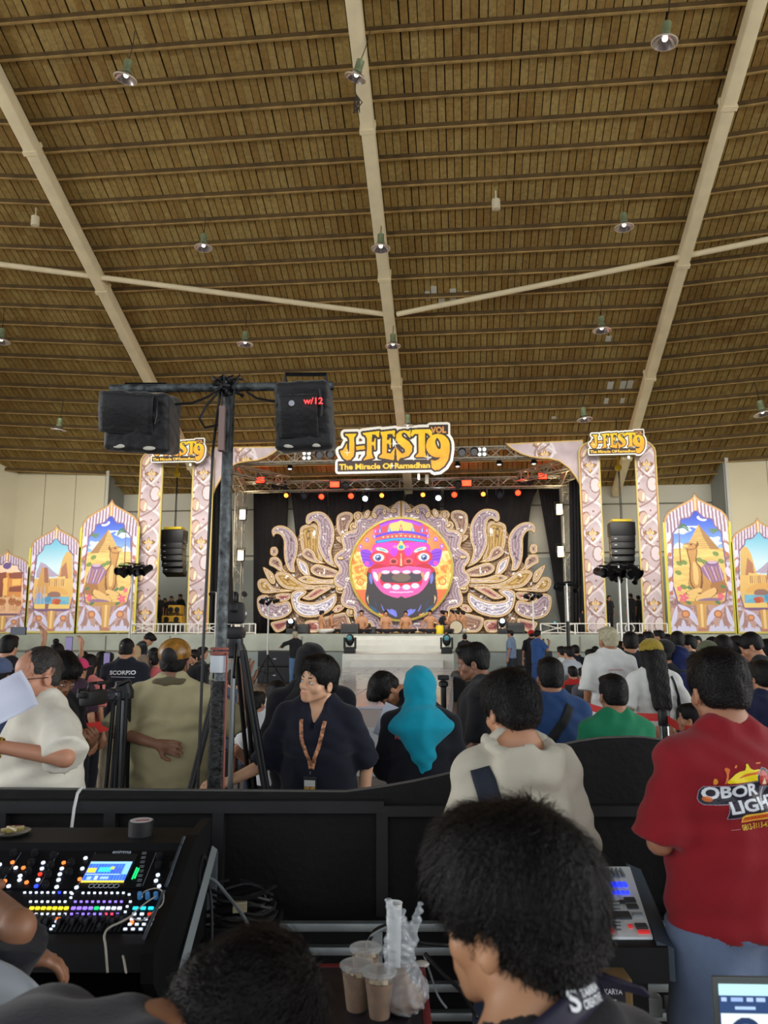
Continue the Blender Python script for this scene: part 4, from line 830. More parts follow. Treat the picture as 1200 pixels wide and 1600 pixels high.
def line_array(px, ytop, Y, lab, hoist_px, hoist_y):
    p = at(px, ytop, Y); t = empty('line_array', p, 0, lab, 'speaker', 'hanging speaker columns behind the gates'); s = Y / 1200.
    MB().bbox((0, 0, -.03), (30 * s, .5, .1), .02).build('fly_bar', M_yellow, t); z = -.1; ang = 0
    MB().bbox((0, 0, z - .24), (38 * s, .55, .5), .03).build('cabinet', M_black, t, 2); z -= .5
    for k in range(5):
        ang += R(3.5); w_ = (36 - k * .6) * s; o = MB().bbox((0, 0, 0), (w_, .5, .235), .02).build('cabinet', M_black, t, 2); o.location = (0, -.02 + k * k * .014, z - .12); o.rotation_euler = (-ang, 0, 0)
        MB().box((-w_ * .32, -.262, .0), (.09, .012, .025)).build('badge', mat('speaker_badge', (210, 210, 214), .4), o); z -= .243
    h = at(hoist_px, hoist_y, Y) - p; h.x = 0; MB().tube([(0, 0, 0), h], .02, 5).tube([(.05, 0, 0), h + Vector((.03, 0, 0))], .012, 4).build('chain', M_blackmetal, t)
    MB().sphere(h, .13, 12, 8, (1, 1, 1)).box(h + Vector((0, 0, .25)), (.06, .06, .4)).build('chain_hoist', M_yellow, t)
    MB().tube([h + Vector((0, 0, .3)), (h.x, h.y, roof_z(Y) - p.z - .16)], .015, 4).build('sling', M_blackmetal, t)
line_array(273, 825, 28.6, 'black speaker column with a yellow fly bar in the left gate', 277, 741)
line_array(970, 813, 28.6, 'black speaker column with a yellow fly bar in the right gate', 966, 731)
def fence(px0_, px1_, lab, seed):
    r = random.Random(seed); Y = SY + .06; a, b = at(px0_, 989, Y).x, at(px1_, 989, Y).x; t = empty('stage_fence', ((a + b) / 2, Y, SZ), 0, lab, 'fence', 'low white metal fences on the stage edge'); h = .36; n = int((b - a) / .8); w_ = (b - a) / n
    MB().box((0, 0, h), (b - a, .04, .035)).build('top_rail', M_whitemetal, t); MB().box((0, 0, .05), (b - a, .04, .035)).build('bottom_rail', M_whitemetal, t)
    for i in range(n + 1): MB().box((a + i * w_ - t.location.x, 0, h / 2), (.045, .045, h)).build('post', M_whitemetal, t)
    for i in range(n):
        x0_ = a + i * w_ - t.location.x; m = MB(); k = r.randrange(3)
        if k == 0: m.tube([(x0_, 0, .05), (x0_ + w_, 0, h)], .018, 4).tube([(x0_, 0, h), (x0_ + w_, 0, .05)], .018, 4).tube([(x0_ + w_ / 2, 0, .05), (x0_ + w_ / 2, 0, h)], .018, 4)
        elif k == 1: m.tube([(x0_ + w_ / 2 + .15 * math.cos(q), 0, h / 2 + .02 + .15 * math.sin(q)) for q in np.linspace(0, 6.28, 17)], .02, 4, False).tube([(x0_ + .08, 0, .05), (x0_ + .08, 0, h)], .015, 4).tube([(x0_ + w_ - .08, 0, .05), (x0_ + w_ - .08, 0, h)], .015, 4)
        else:
            for q in range(1, 5): m.tube([(x0_ + w_ * q / 5, 0, .05), (x0_ + w_ * q / 5, 0, h)], .022, 4)
        m.build('infill', M_whitemetal, t)
fence(205, 345, 'white metal fence on the stage edge in front of the left gate', 3); fence(352, 399, 'short white metal fence right of the tall rusty pole', 5); fence(845, 953, 'white metal fence on the stage edge left of the light stand pair', 8); fence(965, 1043, 'white metal fence in front of the right gate, right post', 9)
def wedge(px, py, Y, w_, h, lab, flip=1, z0=None):
    p = at(px, py, Y); p.z = SZ if z0 is None else z0; t = empty('monitor_speaker', p, 0, lab, 'speaker', 'black wedge monitors on the stage')
    MB().prism([(-.28, 0), (.28, 0), (.2, h), (-.1, h)], -w_ / 2, w_ / 2, Matrix.Rotation(R(90), 3, 'Z')).build('cabinet', M_black, t)
    m = MB(); m.box((0, -.24, h * .45), (w_ * .86, .02, h * .66), RX(R(-22))).build('grille', mat('speaker_grille', (44, 46, 50), .6, .3), t)
wedge(547, 989, SY + .5, .62, .36, 'black wedge monitor on the stage left of the stair'); wedge(473, 989, SY + 1.2, .46, .36, 'black wedge monitor behind the blond helper'); wedge(806, 989, SY + 1, .6, .4, 'black wedge monitor right of the drums'); wedge(581, 989, SY + 1.6, .3, .26, 'small dark wedge between two seated players left of the mask chin')
def mover(p, s, lab, lit=True):
    t = empty('moving_head', p, 0, lab, 'stage light', 'moving head lights at the stage front')
    MB().bbox((0, 0, .08 * s), (.34 * s, .3 * s, .16 * s), .02).build('base', M_black, t, 2)
    MB().bbox((-.17 * s, 0, .32 * s), (.06 * s, .14 * s, .36 * s), .02).bbox((.17 * s, 0, .32 * s), (.06 * s, .14 * s, .36 * s), .02).bbox((0, 0, .17 * s), (.38 * s, .16 * s, .06 * s), .02).build('yoke', M_black, t, 2)
    MB().sphere((0, 0, .42 * s), .15 * s, 14, 10, (.9, 1.1, 1.25)).build('head', M_black, t, True)
    MB().sphere((0, -.14 * s, .48 * s), .085 * s, 12, 8, (1, .5, 1)).build('lens', M_cool if lit else mat('teal_lens', (70, 130, 140), .15, .1, emit=.2), t, True)
mover(Vector((at(546, 1019, SY - 1.7).x, SY - 1.6, 1.0)), 1.05, 'moving head light on the landing left of the stair', False); mover(Vector((at(698, 1017, SY - 1.7).x, SY - 1.6, 1.0)), 1.05, 'moving head light on the landing right of the stair', False)
mover(Vector((at(455, 989, SY + .7).x, SY + .7, SZ)), .95, 'lit moving head on the stage at the left foot of the backdrop'); mover(Vector((at(785, 989, SY + .7).x, SY + .7, SZ)), .95, 'lit moving head on the stage at the right foot of the backdrop'); mover(Vector((at(867, 989, SY + .3).x, SY + .3, SZ)), .8, 'unlit moving head by the white fence right of the backdrop', False)
def sub(px0_, px1_, Y, h, lab, n=2):
    a, b = at(px0_, 1050, Y).x, at(px1_, 1050, Y).x; t = empty('bass_speaker', ((a + b) / 2, Y + .4, 0), 0, lab, 'speaker', 'black bass speaker stacks before the stage'); w_ = b - a; hh = h / n
    for k in range(n):
        MB().bbox((0, 0, hh * (k + .5)), (w_, .8, hh - .015), .02).build('cabinet', M_black, t, 2); MB().box((0, -.405, hh * (k + .5)), (w_ - .1, .02, hh - .12)).build('grille', mat('speaker_grille', (44, 46, 50), .6, .3), t)
        MB().box((0, -.42, hh * (k + .5)), (.1, .01, .03)).build('badge', mat('speaker_badge', (210, 210, 214), .4), t)
sub(402, 456, 25.6, 1.08, 'wide black bass speaker stack left of the stair'); sub(806, 832, 25.4, 1.15, 'black bass speaker behind the red capped person'); sub(850, 864, 25.4, 1.1, 'narrow black speaker right of the blue dress')
MB_ = MB(); p = fz(720, 1092, .05); t = empty('floor_monitor', (p.x, p.y, 0), -.5, 'dark slanted speaker on the floor beside the catwalk right edge', 'speaker'); MB().prism([(-.3, 0), (.35, 0), (.3, .5), (-.05, .75)], -.3, .3).build('cabinet', M_black, t); MB().box((-.2, 0, .42), (.02, .5, .6), RY(R(18))).build('grille', mat('speaker_grille', (44, 46, 50), .6, .3), t)
def drum(px, Y, r, h, m_, lab, lay=False):
    p = at(px, 989, Y); p.z = SZ; t = empty('drum', p, 0, lab, 'drum', 'drums beside the seated players'); Mx = RX(R(90)) if lay else None; c0 = (0, 0, r if lay else 0)
    MB().lathe([(r * .9, 0), (r, .02), (r * 1.08, h / 2), (r, h - .02), (r * .9, h)], c0, 18, Mx).build('shell', m_, t, 2); MB().lathe([(.001, h), (r * .92, h + .005), (r * .92, h + .02), (.001, h + .022)], c0, 18, Mx).build('skin', mat('drum_skin', (190, 176, 150), .6), t)
drum(687, SY + 1.0, .14, .3, M_yellow, 'bright yellow drum before the seated players'); drum(713, SY + 1.5, .24, .5, mat('dark_drum_wood', (74, 50, 44), .4), 'large dark drum lying at the players\' feet', True); drum(697, SY + 1.2, .16, .28, mat('dark_drum_wood', (74, 50, 44), .4), 'dark upright drum beside the yellow drum')
M_crate = mat('yellow_amp', (206, 158, 42), .5)
for i, (px, py, w_, h, lb) in enumerate(((275, 953, .5, .36, 'yellow speaker cabinet on top of the stack in the left gate'), (271, 968, .8, .3, 'yellow rack unit in the middle of the stack in the left gate'))):
    p = at(px, py, 29.5); t = empty('amplifier', p, 0, lb, 'amplifier', 'stacked equipment inside the left gate'); MB().bbox((0, 0, 0), (w_, .4, h), .02).build('case', M_crate, t)
    for s in (-1, 1): MB().lathe([(.03, 0), (.1, .01), (.11, .03), (.08, .035)], (s * w_ * .25, -.2, 0), 14, RX(R(90))).build('speaker_cone', M_black, t, 2)
    MB().box((0, -.21, -h * .38), (w_ * .9, .02, .05)).build('vent', M_black, t)
p = at(272, 985, 29.6); t = empty('equipment_table', (p.x, p.y, SZ), 0, 'silver equipment table holding the yellow boxes', 'table'); zt = at(271, 975, 29.5).z - SZ
MB().bbox((0, 0, zt - .03), (1.5, .7, .05), .01).build('table_top', M_alu, t)
for sx in (-.7, .7):
    for sy in (-.3, .3): MB().tube([(sx, sy, 0), (sx, sy, zt)], .025, 6).build('leg', M_alu, t)
M_stand = mat('stand_steel', (200, 200, 196), .35, .6)
def par_can(parent, c, aim, s=1., m_=None):
    T = aim; MB().lathe([(.04, -.24 * s), (.09 * s, -.2 * s), (.1 * s, .08 * s), (.12 * s, .12 * s), (.1 * s, .12 * s), (.08 * s, .05 * s), (.001, .04)], c, 14, T).build('par_can', M_blackmetal, parent, 2)
def light_stand(px, pytop, Y, lab, white_to=None, n=4, sc=1., z_base=0., sub_=None, dirx=-1, legs=True):
    p = at(px, pytop, Y); t = empty('light_stand', (p.x, p.y, z_base), 0, lab, 'light stand', 'lamp clusters on tall stands'); H = p.z - z_base
    zc = H * .35 if white_to is None else white_to
    MB().tube([(0, 0, zc), (0, 0, H)], .028, 8).build('upper_pole', M_stand, t); MB().tube([(0, 0, .1), (0, 0, zc)], .04, 8).build('lower_pole', M_blackmetal, t)
    MB().tube([(-.42 * sc, 0, H), (.42 * sc, 0, H - .04)], .025, 8).build('crossbar', M_blackmetal, t)
    if legs:
        for k in range(3):
            a = k * 2.094 + .5; MB().tube([(0, 0, .95), (.62 * math.cos(a), .62 * math.sin(a), .02)], .018, 6).tube([(0, 0, .35), (.34 * math.cos(a), .34 * math.sin(a), .44)], .01, 5).build('leg', M_blackmetal, t)
    for k in range(n):
        x = -.38 * sc + .76 * sc * k / max(1, n - 1); T = RZ(R(dirx * (20 + 15 * (k % 3)))) @ RX(R(100 + 12 * ((k * 5) % 3))); par_can(t, (x, -.04 * (k % 2), H - .14 * sc - .05 * (k % 2)), T, sc)
        MB().tube([(x - .1 * sc, 0, H - .14 * sc), (x - .08 * sc, 0, H), (x + .08 * sc, 0, H), (x + .1 * sc, 0, H - .14 * sc)], .01, 4).build('yoke', M_blackmetal, t)
    MB().box((-.3 * sc * -dirx, -.12, H - .2 * sc), (.24 * sc, .02, .2 * sc), RY(R(25)) @ RX(R(30))).build('barn_door', M_blackmetal, t)
    m = MB()
    for k in range(5): m.tube([(random.uniform(-.35, .35) * sc, .05, H + .02), (random.uniform(-.3, .3) * sc, .1, H + .1 * sc), (random.uniform(-.35, .35) * sc, .03, H - .05)], .012, 4)
    m.build('cable', M_blackmetal, t)
light_stand(208, 884, 20.0, 'lamp cluster on a silver pole before the left camel panel', n=5, sc=.95)
light_stand(966, 884, 18.5, 'lamp cluster on a silver pole before the right gate', n=5, sc=1.05, dirx=1)
light_stand(885, 912, 17.5, 'small lamp cluster on a pole white above and black below', white_to=1.95, n=2, sc=.55)
light_stand(420, 936, 24.9, 'small lamp cluster on a tripod beside the bass speaker stack', n=3, sc=.6)
light_stand(832, 928, 26.6, 'small lamp cluster at the right foot of the feather wing', n=3, sc=.6)
light_stand(338, 925, 26.4, 'slim stand with one lamp beside the tall rusty pole', n=1, sc=.5)
light_stand(978, 900, 20.2, 'thin second silver pole beside the right lamp cluster', n=2, sc=.6)
# ================================================================ people: one continuous skin surface each, clothes and hair as children
def V3(*a): return np.array(a, float)
def rot(ax, a):
    c, s = math.cos(a), math.sin(a)
    return np.array({'x': [[1, 0, 0], [0, c, -s], [0, s, c]], 'y': [[c, 0, s], [0, 1, 0], [-s, 0, c]], 'z': [[c, -s, 0], [s, c, 0], [0, 0, 1]]}[ax], float)
class Layer:
    """signed distance shapes, blended smoothly, then turned into one quad surface"""
    def __init__(s): s.ops = []; s.lo = V3(9, 9, 9); s.hi = -s.lo; s.post = []
    def _b(s, lo, hi, solid=True):
        if solid: s.lo = np.minimum(s.lo, lo); s.hi = np.maximum(s.hi, hi)
    def cone(s, a, b, ra, rb, k=.02, sub=False, cap=None):
        a, b = np.asarray(a, float), np.asarray(b, float); r = max(ra, rb); lo = np.minimum(a, b) - r; hi = np.maximum(a, b) + r; s._b(lo, hi, not sub); ba = b - a; L2 = ba @ ba + 1e-9
        def f(X, Y, Z):
            px, py, pz = X - a[0], Y - a[1], Z - a[2]; t = np.clip((px * ba[0] + py * ba[1] + pz * ba[2]) / L2, 0, 1)
            d = np.sqrt((px - t * ba[0]) ** 2 + (py - t * ba[1]) ** 2 + (pz - t * ba[2]) ** 2) - (ra + (rb - ra) * t)
            return d if cap is None else np.maximum(d, (X - cap[0][0]) * cap[1][0] + (Y - cap[0][1]) * cap[1][1] + (Z - cap[0][2]) * cap[1][2])
        s.ops.append((f, lo, hi, k, sub)); return s
    def ell(s, c, r, Rm=None, k=.02, sub=False):
        c = np.asarray(c, float); r = np.asarray(r, float); m = r.max() if Rm is not None else r; lo, hi = c - m, c + m; s._b(lo, hi, not sub)
        def f(X, Y, Z):
            x, y, z = X - c[0], Y - c[1], Z - c[2]
            if Rm is not None: x, y, z = (Rm[0, 0] * x + Rm[1, 0] * y + Rm[2, 0] * z), (Rm[0, 1] * x + Rm[1, 1] * y + Rm[2, 1] * z), (Rm[0, 2] * x + Rm[1, 2] * y + Rm[2, 2] * z)
            k0 = np.sqrt((x / r[0]) ** 2 + (y / r[1]) ** 2 + (z / r[2]) ** 2); k1 = np.sqrt((x / r[0] ** 2) ** 2 + (y / r[1] ** 2) ** 2 + (z / r[2] ** 2) ** 2) + 1e-6
            return k0 * (k0 - 1) / k1
        s.ops.append((f, lo, hi, k, sub)); return s
    def barrel(s, o, Rm, z0, z1, a0, b0, a1, b1, k=.03):
        o = np.asarray(o, float); cs = [o + Rm @ V3(x, y, z) for x in (-max(a0, a1), max(a0, a1)) for y in (-max(b0, b1), max(b0, b1)) for z in (z0, z1)]; lo, hi = np.min(cs, 0), np.max(cs, 0); s._b(lo, hi)
        def f(X, Y, Z):
            x, y, z = X - o[0], Y - o[1], Z - o[2]; x, y, z = (Rm[0, 0] * x + Rm[1, 0] * y + Rm[2, 0] * z), (Rm[0, 1] * x + Rm[1, 1] * y + Rm[2, 1] * z), (Rm[0, 2] * x + Rm[1, 2] * y + Rm[2, 2] * z)
            t = np.clip((z - z0) / (z1 - z0), 0, 1); a = a0 + (a1 - a0) * t; b = b0 + (b1 - b0) * t; d = (np.sqrt((x / a) ** 2 + (y / b) ** 2) - 1) * np.minimum(a, b)
            return np.maximum(d, np.maximum(z0 - z, z - z1))
        s.ops.append((f, lo, hi, k, False)); return s
    def cut(s, p, n):       # keep the side away from n
        p = np.asarray(p, float); n = np.asarray(n, float) / np.linalg.norm(n); s.post.append(lambda D, X, Y, Z: np.maximum(D, (X - p[0]) * n[0] + (Y - p[1]) * n[1] + (Z - p[2]) * n[2])); return s
    def cut_cone(s, p, n, r):  # the same, only within reach r of p
        p = np.asarray(p, float); n = np.asarray(n, float) / np.linalg.norm(n)
        def f(D, X, Y, Z):
            q = (X - p[0]) * n[0] + (Y - p[1]) * n[1] + (Z - p[2]) * n[2]; far = np.sqrt((X - p[0]) ** 2 + (Y - p[1]) ** 2 + (Z - p[2]) ** 2) - r
            return np.maximum(D, np.minimum(q, -far))
        s.post.append(f); return s
    def mesh(s, h, fine=(), bump=None):
        lo, hi = s.lo - 2.5 * h, s.hi + 2.5 * h; ax = []
        for i in range(3):
            e = [lo[i]]
            while e[-1] < hi[i]:
                st = h
                for (c, r, hf) in fine:
                    if abs(e[-1] - c[i]) < r: st = min(st, hf)
                e.append(e[-1] + st)
            ax.append(np.array(e, np.float32))
        D = np.full([len(a) for a in ax], .3, np.float32)
        def do(lo_, hi_, fn, pad):
            sl = tuple(slice(max(0, int(np.searchsorted(ax[i], lo_[i] - pad)) - 1), int(np.searchsorted(ax[i], hi_[i] + pad)) + 1) for i in range(3))
            X, Y, Z = ax[0][sl[0]][:, None, None], ax[1][sl[1]][None, :, None], ax[2][sl[2]][None, None, :]; D[sl] = fn(D[sl], X, Y, Z)
        for f, l, u, k, sub in s.ops:
            def op(d0, X, Y, Z, f=f, k=k, sub=sub):
                d = f(X, Y, Z).astype(np.float32); b = -d if sub else d
                if sub: g = np.clip(.5 - .5 * (b - d0) / -k, 0, 1) if False else np.clip(.5 + .5 * (b - d0) / k, 0, 1); return d0 * (1 - g) + b * g + k * g * (1 - g)
                g = np.clip(.5 + .5 * (d - d0) / k, 0, 1); return d * (1 - g) + d0 * g - k * g * (1 - g)
            do(l, u, op, k + 2.5 * h)
        X, Y, Z = ax[0][:, None, None], ax[1][None, :, None], ax[2][None, None, :]
        if bump is not None: D += bump(X, Y, Z).astype(np.float32)
        for p in s.post: D = p(D, X, Y, Z).astype(np.float32)
        return surfnet(D, ax)
def surfnet(D, ax):
    D[0], D[-1], D[:, 0], D[:, -1], D[:, :, 0], D[:, :, -1] = .1, .1, .1, .1, .1, .1
    I = D < 0; n = [k - 1 for k in D.shape]; cnt = np.zeros(n, np.int8)
    for a in (0, 1):
        for b in (0, 1):
            for c in (0, 1): cnt += I[a:n[0] + a, b:n[1] + b, c:n[2] + c]
    cells = np.argwhere((cnt > 0) & (cnt < 8))
    if len(cells) == 0: return np.zeros((0, 3)), np.zeros((0, 4), int)
    idx = np.full(n, -1, np.int64); idx[tuple(cells.T)] = np.arange(len(cells)); P = np.zeros((len(cells), 3)); W = np.zeros(len(cells)); ci, cj, ck = cells.T
    corners = [(a, b, c) for a in (0, 1) for b in (0, 1) for c in (0, 1)]
    for p in corners:
        for q in corners:
            if p < q and sum(abs(p[t] - q[t]) for t in range(3)) == 1:
                d0 = D[ci + p[0], cj + p[1], ck + p[2]]; d1 = D[ci + q[0], cj + q[1], ck + q[2]]; m = (d0 < 0) != (d1 < 0); t = np.where(m, d0 / np.where(m, d0 - d1, 1), 0)
                for a in range(3):
                    x0 = ax[a][cells[:, a] + p[a]]; x1 = ax[a][cells[:, a] + q[a]]; P[:, a] += np.where(m, x0 + (x1 - x0) * t, 0)
                W += m
    P /= W[:, None]; Q = []
    for a in range(3):
        b, c = (a + 1) % 3, (a + 2) % 3; sl0 = [slice(1, -1)] * 3; sl0[a] = slice(0, -1); sl1 = [slice(1, -1)] * 3; sl1[a] = slice(1, None)
        A, B = I[tuple(sl0)], I[tuple(sl1)]; off = np.array([0 if t == a else 1 for t in range(3)])
        for m, flip in ((A & ~B, False), (~A & B, True)):
            e = np.argwhere(m) + off; q = []
            for (db, dc) in ((1, 1), (0, 1), (0, 0), (1, 0)):
                f = e.copy(); f[:, b] -= db; f[:, c] -= dc; q.append(idx[f[:, 0], f[:, 1], f[:, 2]])
            q = np.stack(q, 1); Q.append(q[:, ::-1] if flip else q)
    return P, np.vstack(Q)
def folds(amp, seed=0, sc=1.):
    r = np.random.default_rng(seed + 100); a = r.uniform(-1, 1, 12)
    def f(X, Y, Z):
        n = np.sin((26 * X + 14 * Z * a[0] + 5 * np.sin(11 * Z + a[1] * 3)) * sc + a[2] * 5) * np.sin((17 * Z + 9 * Y + 4 * np.sin(9 * X + a[3])) * sc + a[4] * 5)
        n = n + .6 * np.sin((38 * (X * a[5] + Z * .8) + 20 * Y + 3 * np.sin(21 * Z)) * sc + a[6] * 5)
        return amp * n
    return f

def head_frame(c, yaw, pitch, roll, s):
    Rm = rot('z', yaw) @ rot('x', pitch) @ rot('y', roll); piv = V3(0, -.01, .06)
    return lambda x, y, z: c + Rm @ ((V3(x, y, z) - piv) * s) + piv * 0, Rm
def add_head(L, T, Rm, s, face=True, slim=1.):
    e = lambda c, r, k=.012, sub=False: L.ell(T(*c), V3(*r) * s, Rm, k * s, sub)
    e((0, -.012, .145), (.079, .099, .091)); e((0, .03, .15), (.066, .062, .062)); e((0, .032, .088), (.061 * slim, .058, .075), .015)
    for q in (-1, 1):
        L.cone(T(q * .05 * slim, .0, .055), T(q * .014, .07, .018), .019 * s, .017 * s, .02 * s)
        if face: e((q * .038 * slim, .056, .078), (.026, .026, .026), .012)
        e((q * .083, -.008, .092), (.0085, .019, .031), .006)
        if face: e((q * .092, -.003, .094), (.006, .011, .018), .004, True)
    e((0, .074, .02), (.02, .018, .017), .015)
    if face:
        L.cone(T(-.036, .077, .123), T(.036, .077, .123), .0105 * s, .0105 * s, .014 * s)
        for q in (-1, 1): e((q * .031, .100, .106), (.019, .014, .012), .008, True); e((q * .031, .079, .105), (.0165, .0125, .0095), .004)
        L.cone(T(0, .088, .116), T(0, .106, .079), .0075 * s, .0105 * s, .01 * s)
        for q in (-1, 1): e((q * .0125, .097, .075), (.0085, .010, .0075), .006)
        e((0, .082, .045), (.03, .02, .026), .015); L.cone(T(-.018, .0935, .052), T(.018, .0935, .052), .0062 * s, .0062 * s, .005 * s); L.cone(T(-.015, .093, .041), T(.015, .093, .041), .0075 * s, .0075 * s, .005 * s)
        L.cone(T(-.02, .103, .0465), T(.02, .103, .0465), .0028 * s, .0028 * s, .003 * s, True)
    else: L.cone(T(0, .088, .11), T(0, .102, .08), .01 * s, .013 * s, .01 * s)
def hair_prims(L, T, Rm, s, style):
    e = lambda c, r, k=.012, sub=False: L.ell(T(*c), V3(*r) * s, Rm, k * s, sub); vol = {'short': 0, 'thick': .012, 'buzz': -.008, 'top': .006, 'curly': .01, 'long': .006, 'bun': .002, 'receding': -.006, 'huge': .014}[style]
    e((0, -.014, .152), (.0855 + vol * .8, .107 + vol, .097 + vol), .01)
    e((0, -.052 - vol * .5, .095), (.072 + vol * .7, .056 + vol * .8, .066), .02)
    if style in ('short', 'thick', 'top', 'huge'): e((0, .055, .205), (.062, .05 + vol, .034 + vol), .02)
    if style == 'thick': e((.0, .07, .19), (.07, .035, .04), .02)
    if style == 'huge': e((0, .055, .17), (.084, .062, .055), .02)
    fz_ = {'receding': .205, 'thick': .158, 'huge': .15}.get(style, .168)
    e((0, .135, .168 * 0 + fz_ - .085), (.098, .10, .088), .006, True)
    for q in (-1, 1): e((q * .095, .042, .058), (.045, .055, .052), .006, True); e((q * .098, -.004, .085), (.018, .022, .036), .004, True)
    if style in ('short', 'top', 'receding', 'buzz'): e((0, -.03, .0), (.2, .2, .058 if style != 'buzz' else .066), .008, True)
    elif style in ('thick', 'curly', 'huge'): e((0, -.03, -.015), (.2, .2, .052), .008, True)
    if style == 'long':
        for x in (-.05, 0, .05): L.cone(T(x, -.09, .1), T(x * .9, -.20, -.36 + abs(x)), .050 * s, .036 * s, .04 * s)
        for q in (-1, 1): L.cone(T(q * .075, -.02, .13), T(q * .075, -.08, -.16), .03 * s, .024 * s, .03 * s)
    if style == 'receding': e((0, .10, .20), (.062, .075, .058), .01, True)
    if style == 'bun': e((0, -.055, .27), (.042, .042, .036), .01)
def hand_prims(L, w_, d, nrm, side, curl=.35, s=1., splay=.16, fine=True, curls=None):
    """w_ wrist, d direction of the hand, nrm out of the palm, side +1: thumb towards cross(d, nrm)"""
    d = np.asarray(d, float); d = d / np.linalg.norm(d); nrm = np.asarray(nrm, float); nrm = nrm - d * (nrm @ d); nrm = nrm / np.linalg.norm(nrm); lat = np.cross(d, nrm) * side; w_ = np.asarray(w_, float)
    R_ = .0 if fine else .004
    L.ell(w_ + d * .045 * s, (.034 * s + R_, .034 * s + R_, .034 * s + R_) if not fine else (.028 * s,) * 3, None, .02)
    kn = []
    for i, (o, l) in enumerate(((.030, .074), (.010, .082), (-.011, .076), (-.030, .060))):
        b = w_ + d * (.086 - .004 * abs(i - 1)) * s + lat * o * s; L.cone(w_ + d * .012 * s + lat * o * .55 * s, b, .0155 * s, .0125 * s, .012 * s); p = b; c = curl if curls is None else curls[i]; dd = d + lat * (1.5 - i) * splay * .4; dd = dd / np.linalg.norm(dd)
        for j, (f, r_) in enumerate(((.45, .0098), (.32, .0088), (.23, .0078))):
            a = c * (.9 + .55 * j); v = dd * math.cos(a) + nrm * math.sin(a); dd = v if False else dd; q = p + (dd * math.cos(c * (j + 1)) + nrm * math.sin(c * (j + 1))) * l * f * s * 1.05
            L.cone(p, q, (r_ + .0008) * s + R_, r_ * s + R_, .004); p = q
    t0 = w_ + d * .022 * s + lat * .022 * s; t1 = t0 + (d * .55 + lat * .75 + nrm * .25) * .045 * s; t2 = t1 + (d * .9 + lat * .2 + nrm * .35) * .032 * s; t3 = t2 + (d * .9 + nrm * .4) * .024 * s
    L.cone(t0, t1, .0165 * s, .012 * s, .012); L.cone(t1, t2, .0115 * s + R_, .0105 * s + R_, .006); L.cone(t2, t3, .0105 * s + R_, .0088 * s + R_, .004)

SKINS = {}
def skin_mat(tone):
    if tone in SKINS: return SKINS[tone]
    m = bpy.data.materials.new('skin_%d' % len(SKINS)); m.use_nodes = True; nt = m.node_tree; b = nt.nodes['Principled BSDF']; N = nt.nodes.new; L = nt.links.new
    a = N('ShaderNodeAttribute'); a.attribute_name = 'Col'; tc = N('ShaderNodeTexCoord'); n = N('ShaderNodeTexNoise'); n.inputs['Scale'].default_value = 14; n.inputs['Detail'].default_value = 5; L(tc.outputs['Object'], n.inputs['Vector'])
    mr = N('ShaderNodeMapRange'); mr.inputs[3].default_value = .86; mr.inputs[4].default_value = 1.12; L(n.outputs[0], mr.inputs[0]); hs = N('ShaderNodeHueSaturation'); L(mr.outputs[0], hs.inputs['Value'])
    mx = N('ShaderNodeVectorMath'); mx.operation = 'MULTIPLY'; mx.inputs[0].default_value = lin(tone); L(a.outputs['Color'], mx.inputs[1]); L(mx.outputs[0], hs.inputs['Color']); L(hs.outputs[0], b.inputs['Base Color'])
    b.inputs['Roughness'].default_value = .48; b.inputs['Subsurface Weight'].default_value = .12; b.inputs['Subsurface Radius'].default_value = (.03, .012, .006); b.inputs['Subsurface Scale'].default_value = .4
    SKINS[tone] = m; return m
CLOTH = {}
def cloth(rgb, rough=.85, name=None, noise=.1):
    k = (rgb, name)
    if k not in CLOTH: CLOTH[k] = mat('fabric_%d_%d_%d' % rgb if name is None else name, rgb, rough, 0, noise=noise, nscale=7, bump=.12, bscale=160, spec=.25, sheen=.15)
    return CLOTH[k]
def denim(rgb): return cloth(rgb, .9, 'denim_%d_%d_%d' % rgb, .22)
M_hair = mat('black_hair', (15, 12, 12), .5, noise=.3, nscale=30, bump=.35, bscale=140, spec=.28)
M_hairblond = mat('bleached_hair', (188, 180, 150), .6, noise=.25, nscale=40, bump=.4, bscale=120)
M_hairgrey = mat('greying_hair', (46, 42, 40), .5, noise=.3, nscale=40, bump=.4, bscale=120)
M_eyew = colmat('eye_surface', .15, spec=.6); M_brow = mat('eyebrow_hair', (26, 20, 18), .8)
TAN, MID, DARK, FAIR = (190, 138, 106), (166, 116, 86), (128, 86, 62), (206, 158, 128)

ARMS = {   # elbow, wrist, hand direction, palm normal; for the right arm (x > 0); mirrored for the left
 'down': ((.225, -.03, 1.11), (.235, .03, .86), (0, .1, -1), (-1, 0, 0), .35),
 'front': ((.22, .02, 1.12), (.10, .22, 1.20), (-.4, .6, .5), (-.3, -.8, .5), .6),
 'phone': ((.24, .10, 1.20), (.13, .26, 1.36), (-.2, .3, 1), (-.6, -.6, .1), .7),
 'high': ((.26, .12, 1.42), (.20, .22, 1.66), (-.1, .15, 1), (-.5, -.3, 0), .6),
 'cross': ((.24, .02, 1.13), (.02, .17, 1.17), (-1, .1, 0), (0, -1, 0), .5),
 'back': ((.27, -.10, 1.12), (.06, -.155, 1.0), (-1, .05, -.15), (0, -1, .1), .35),
 'hip': ((.33, -.05, 1.15), (.2, .06, 1.0), (-.7, .3, -.5), (0, 0, -1), .5),
 'lap': ((.22, .05, 1.12), (.12, .26, 1.02), (-.3, 1, 0), (0, 0, -1), .3),
}
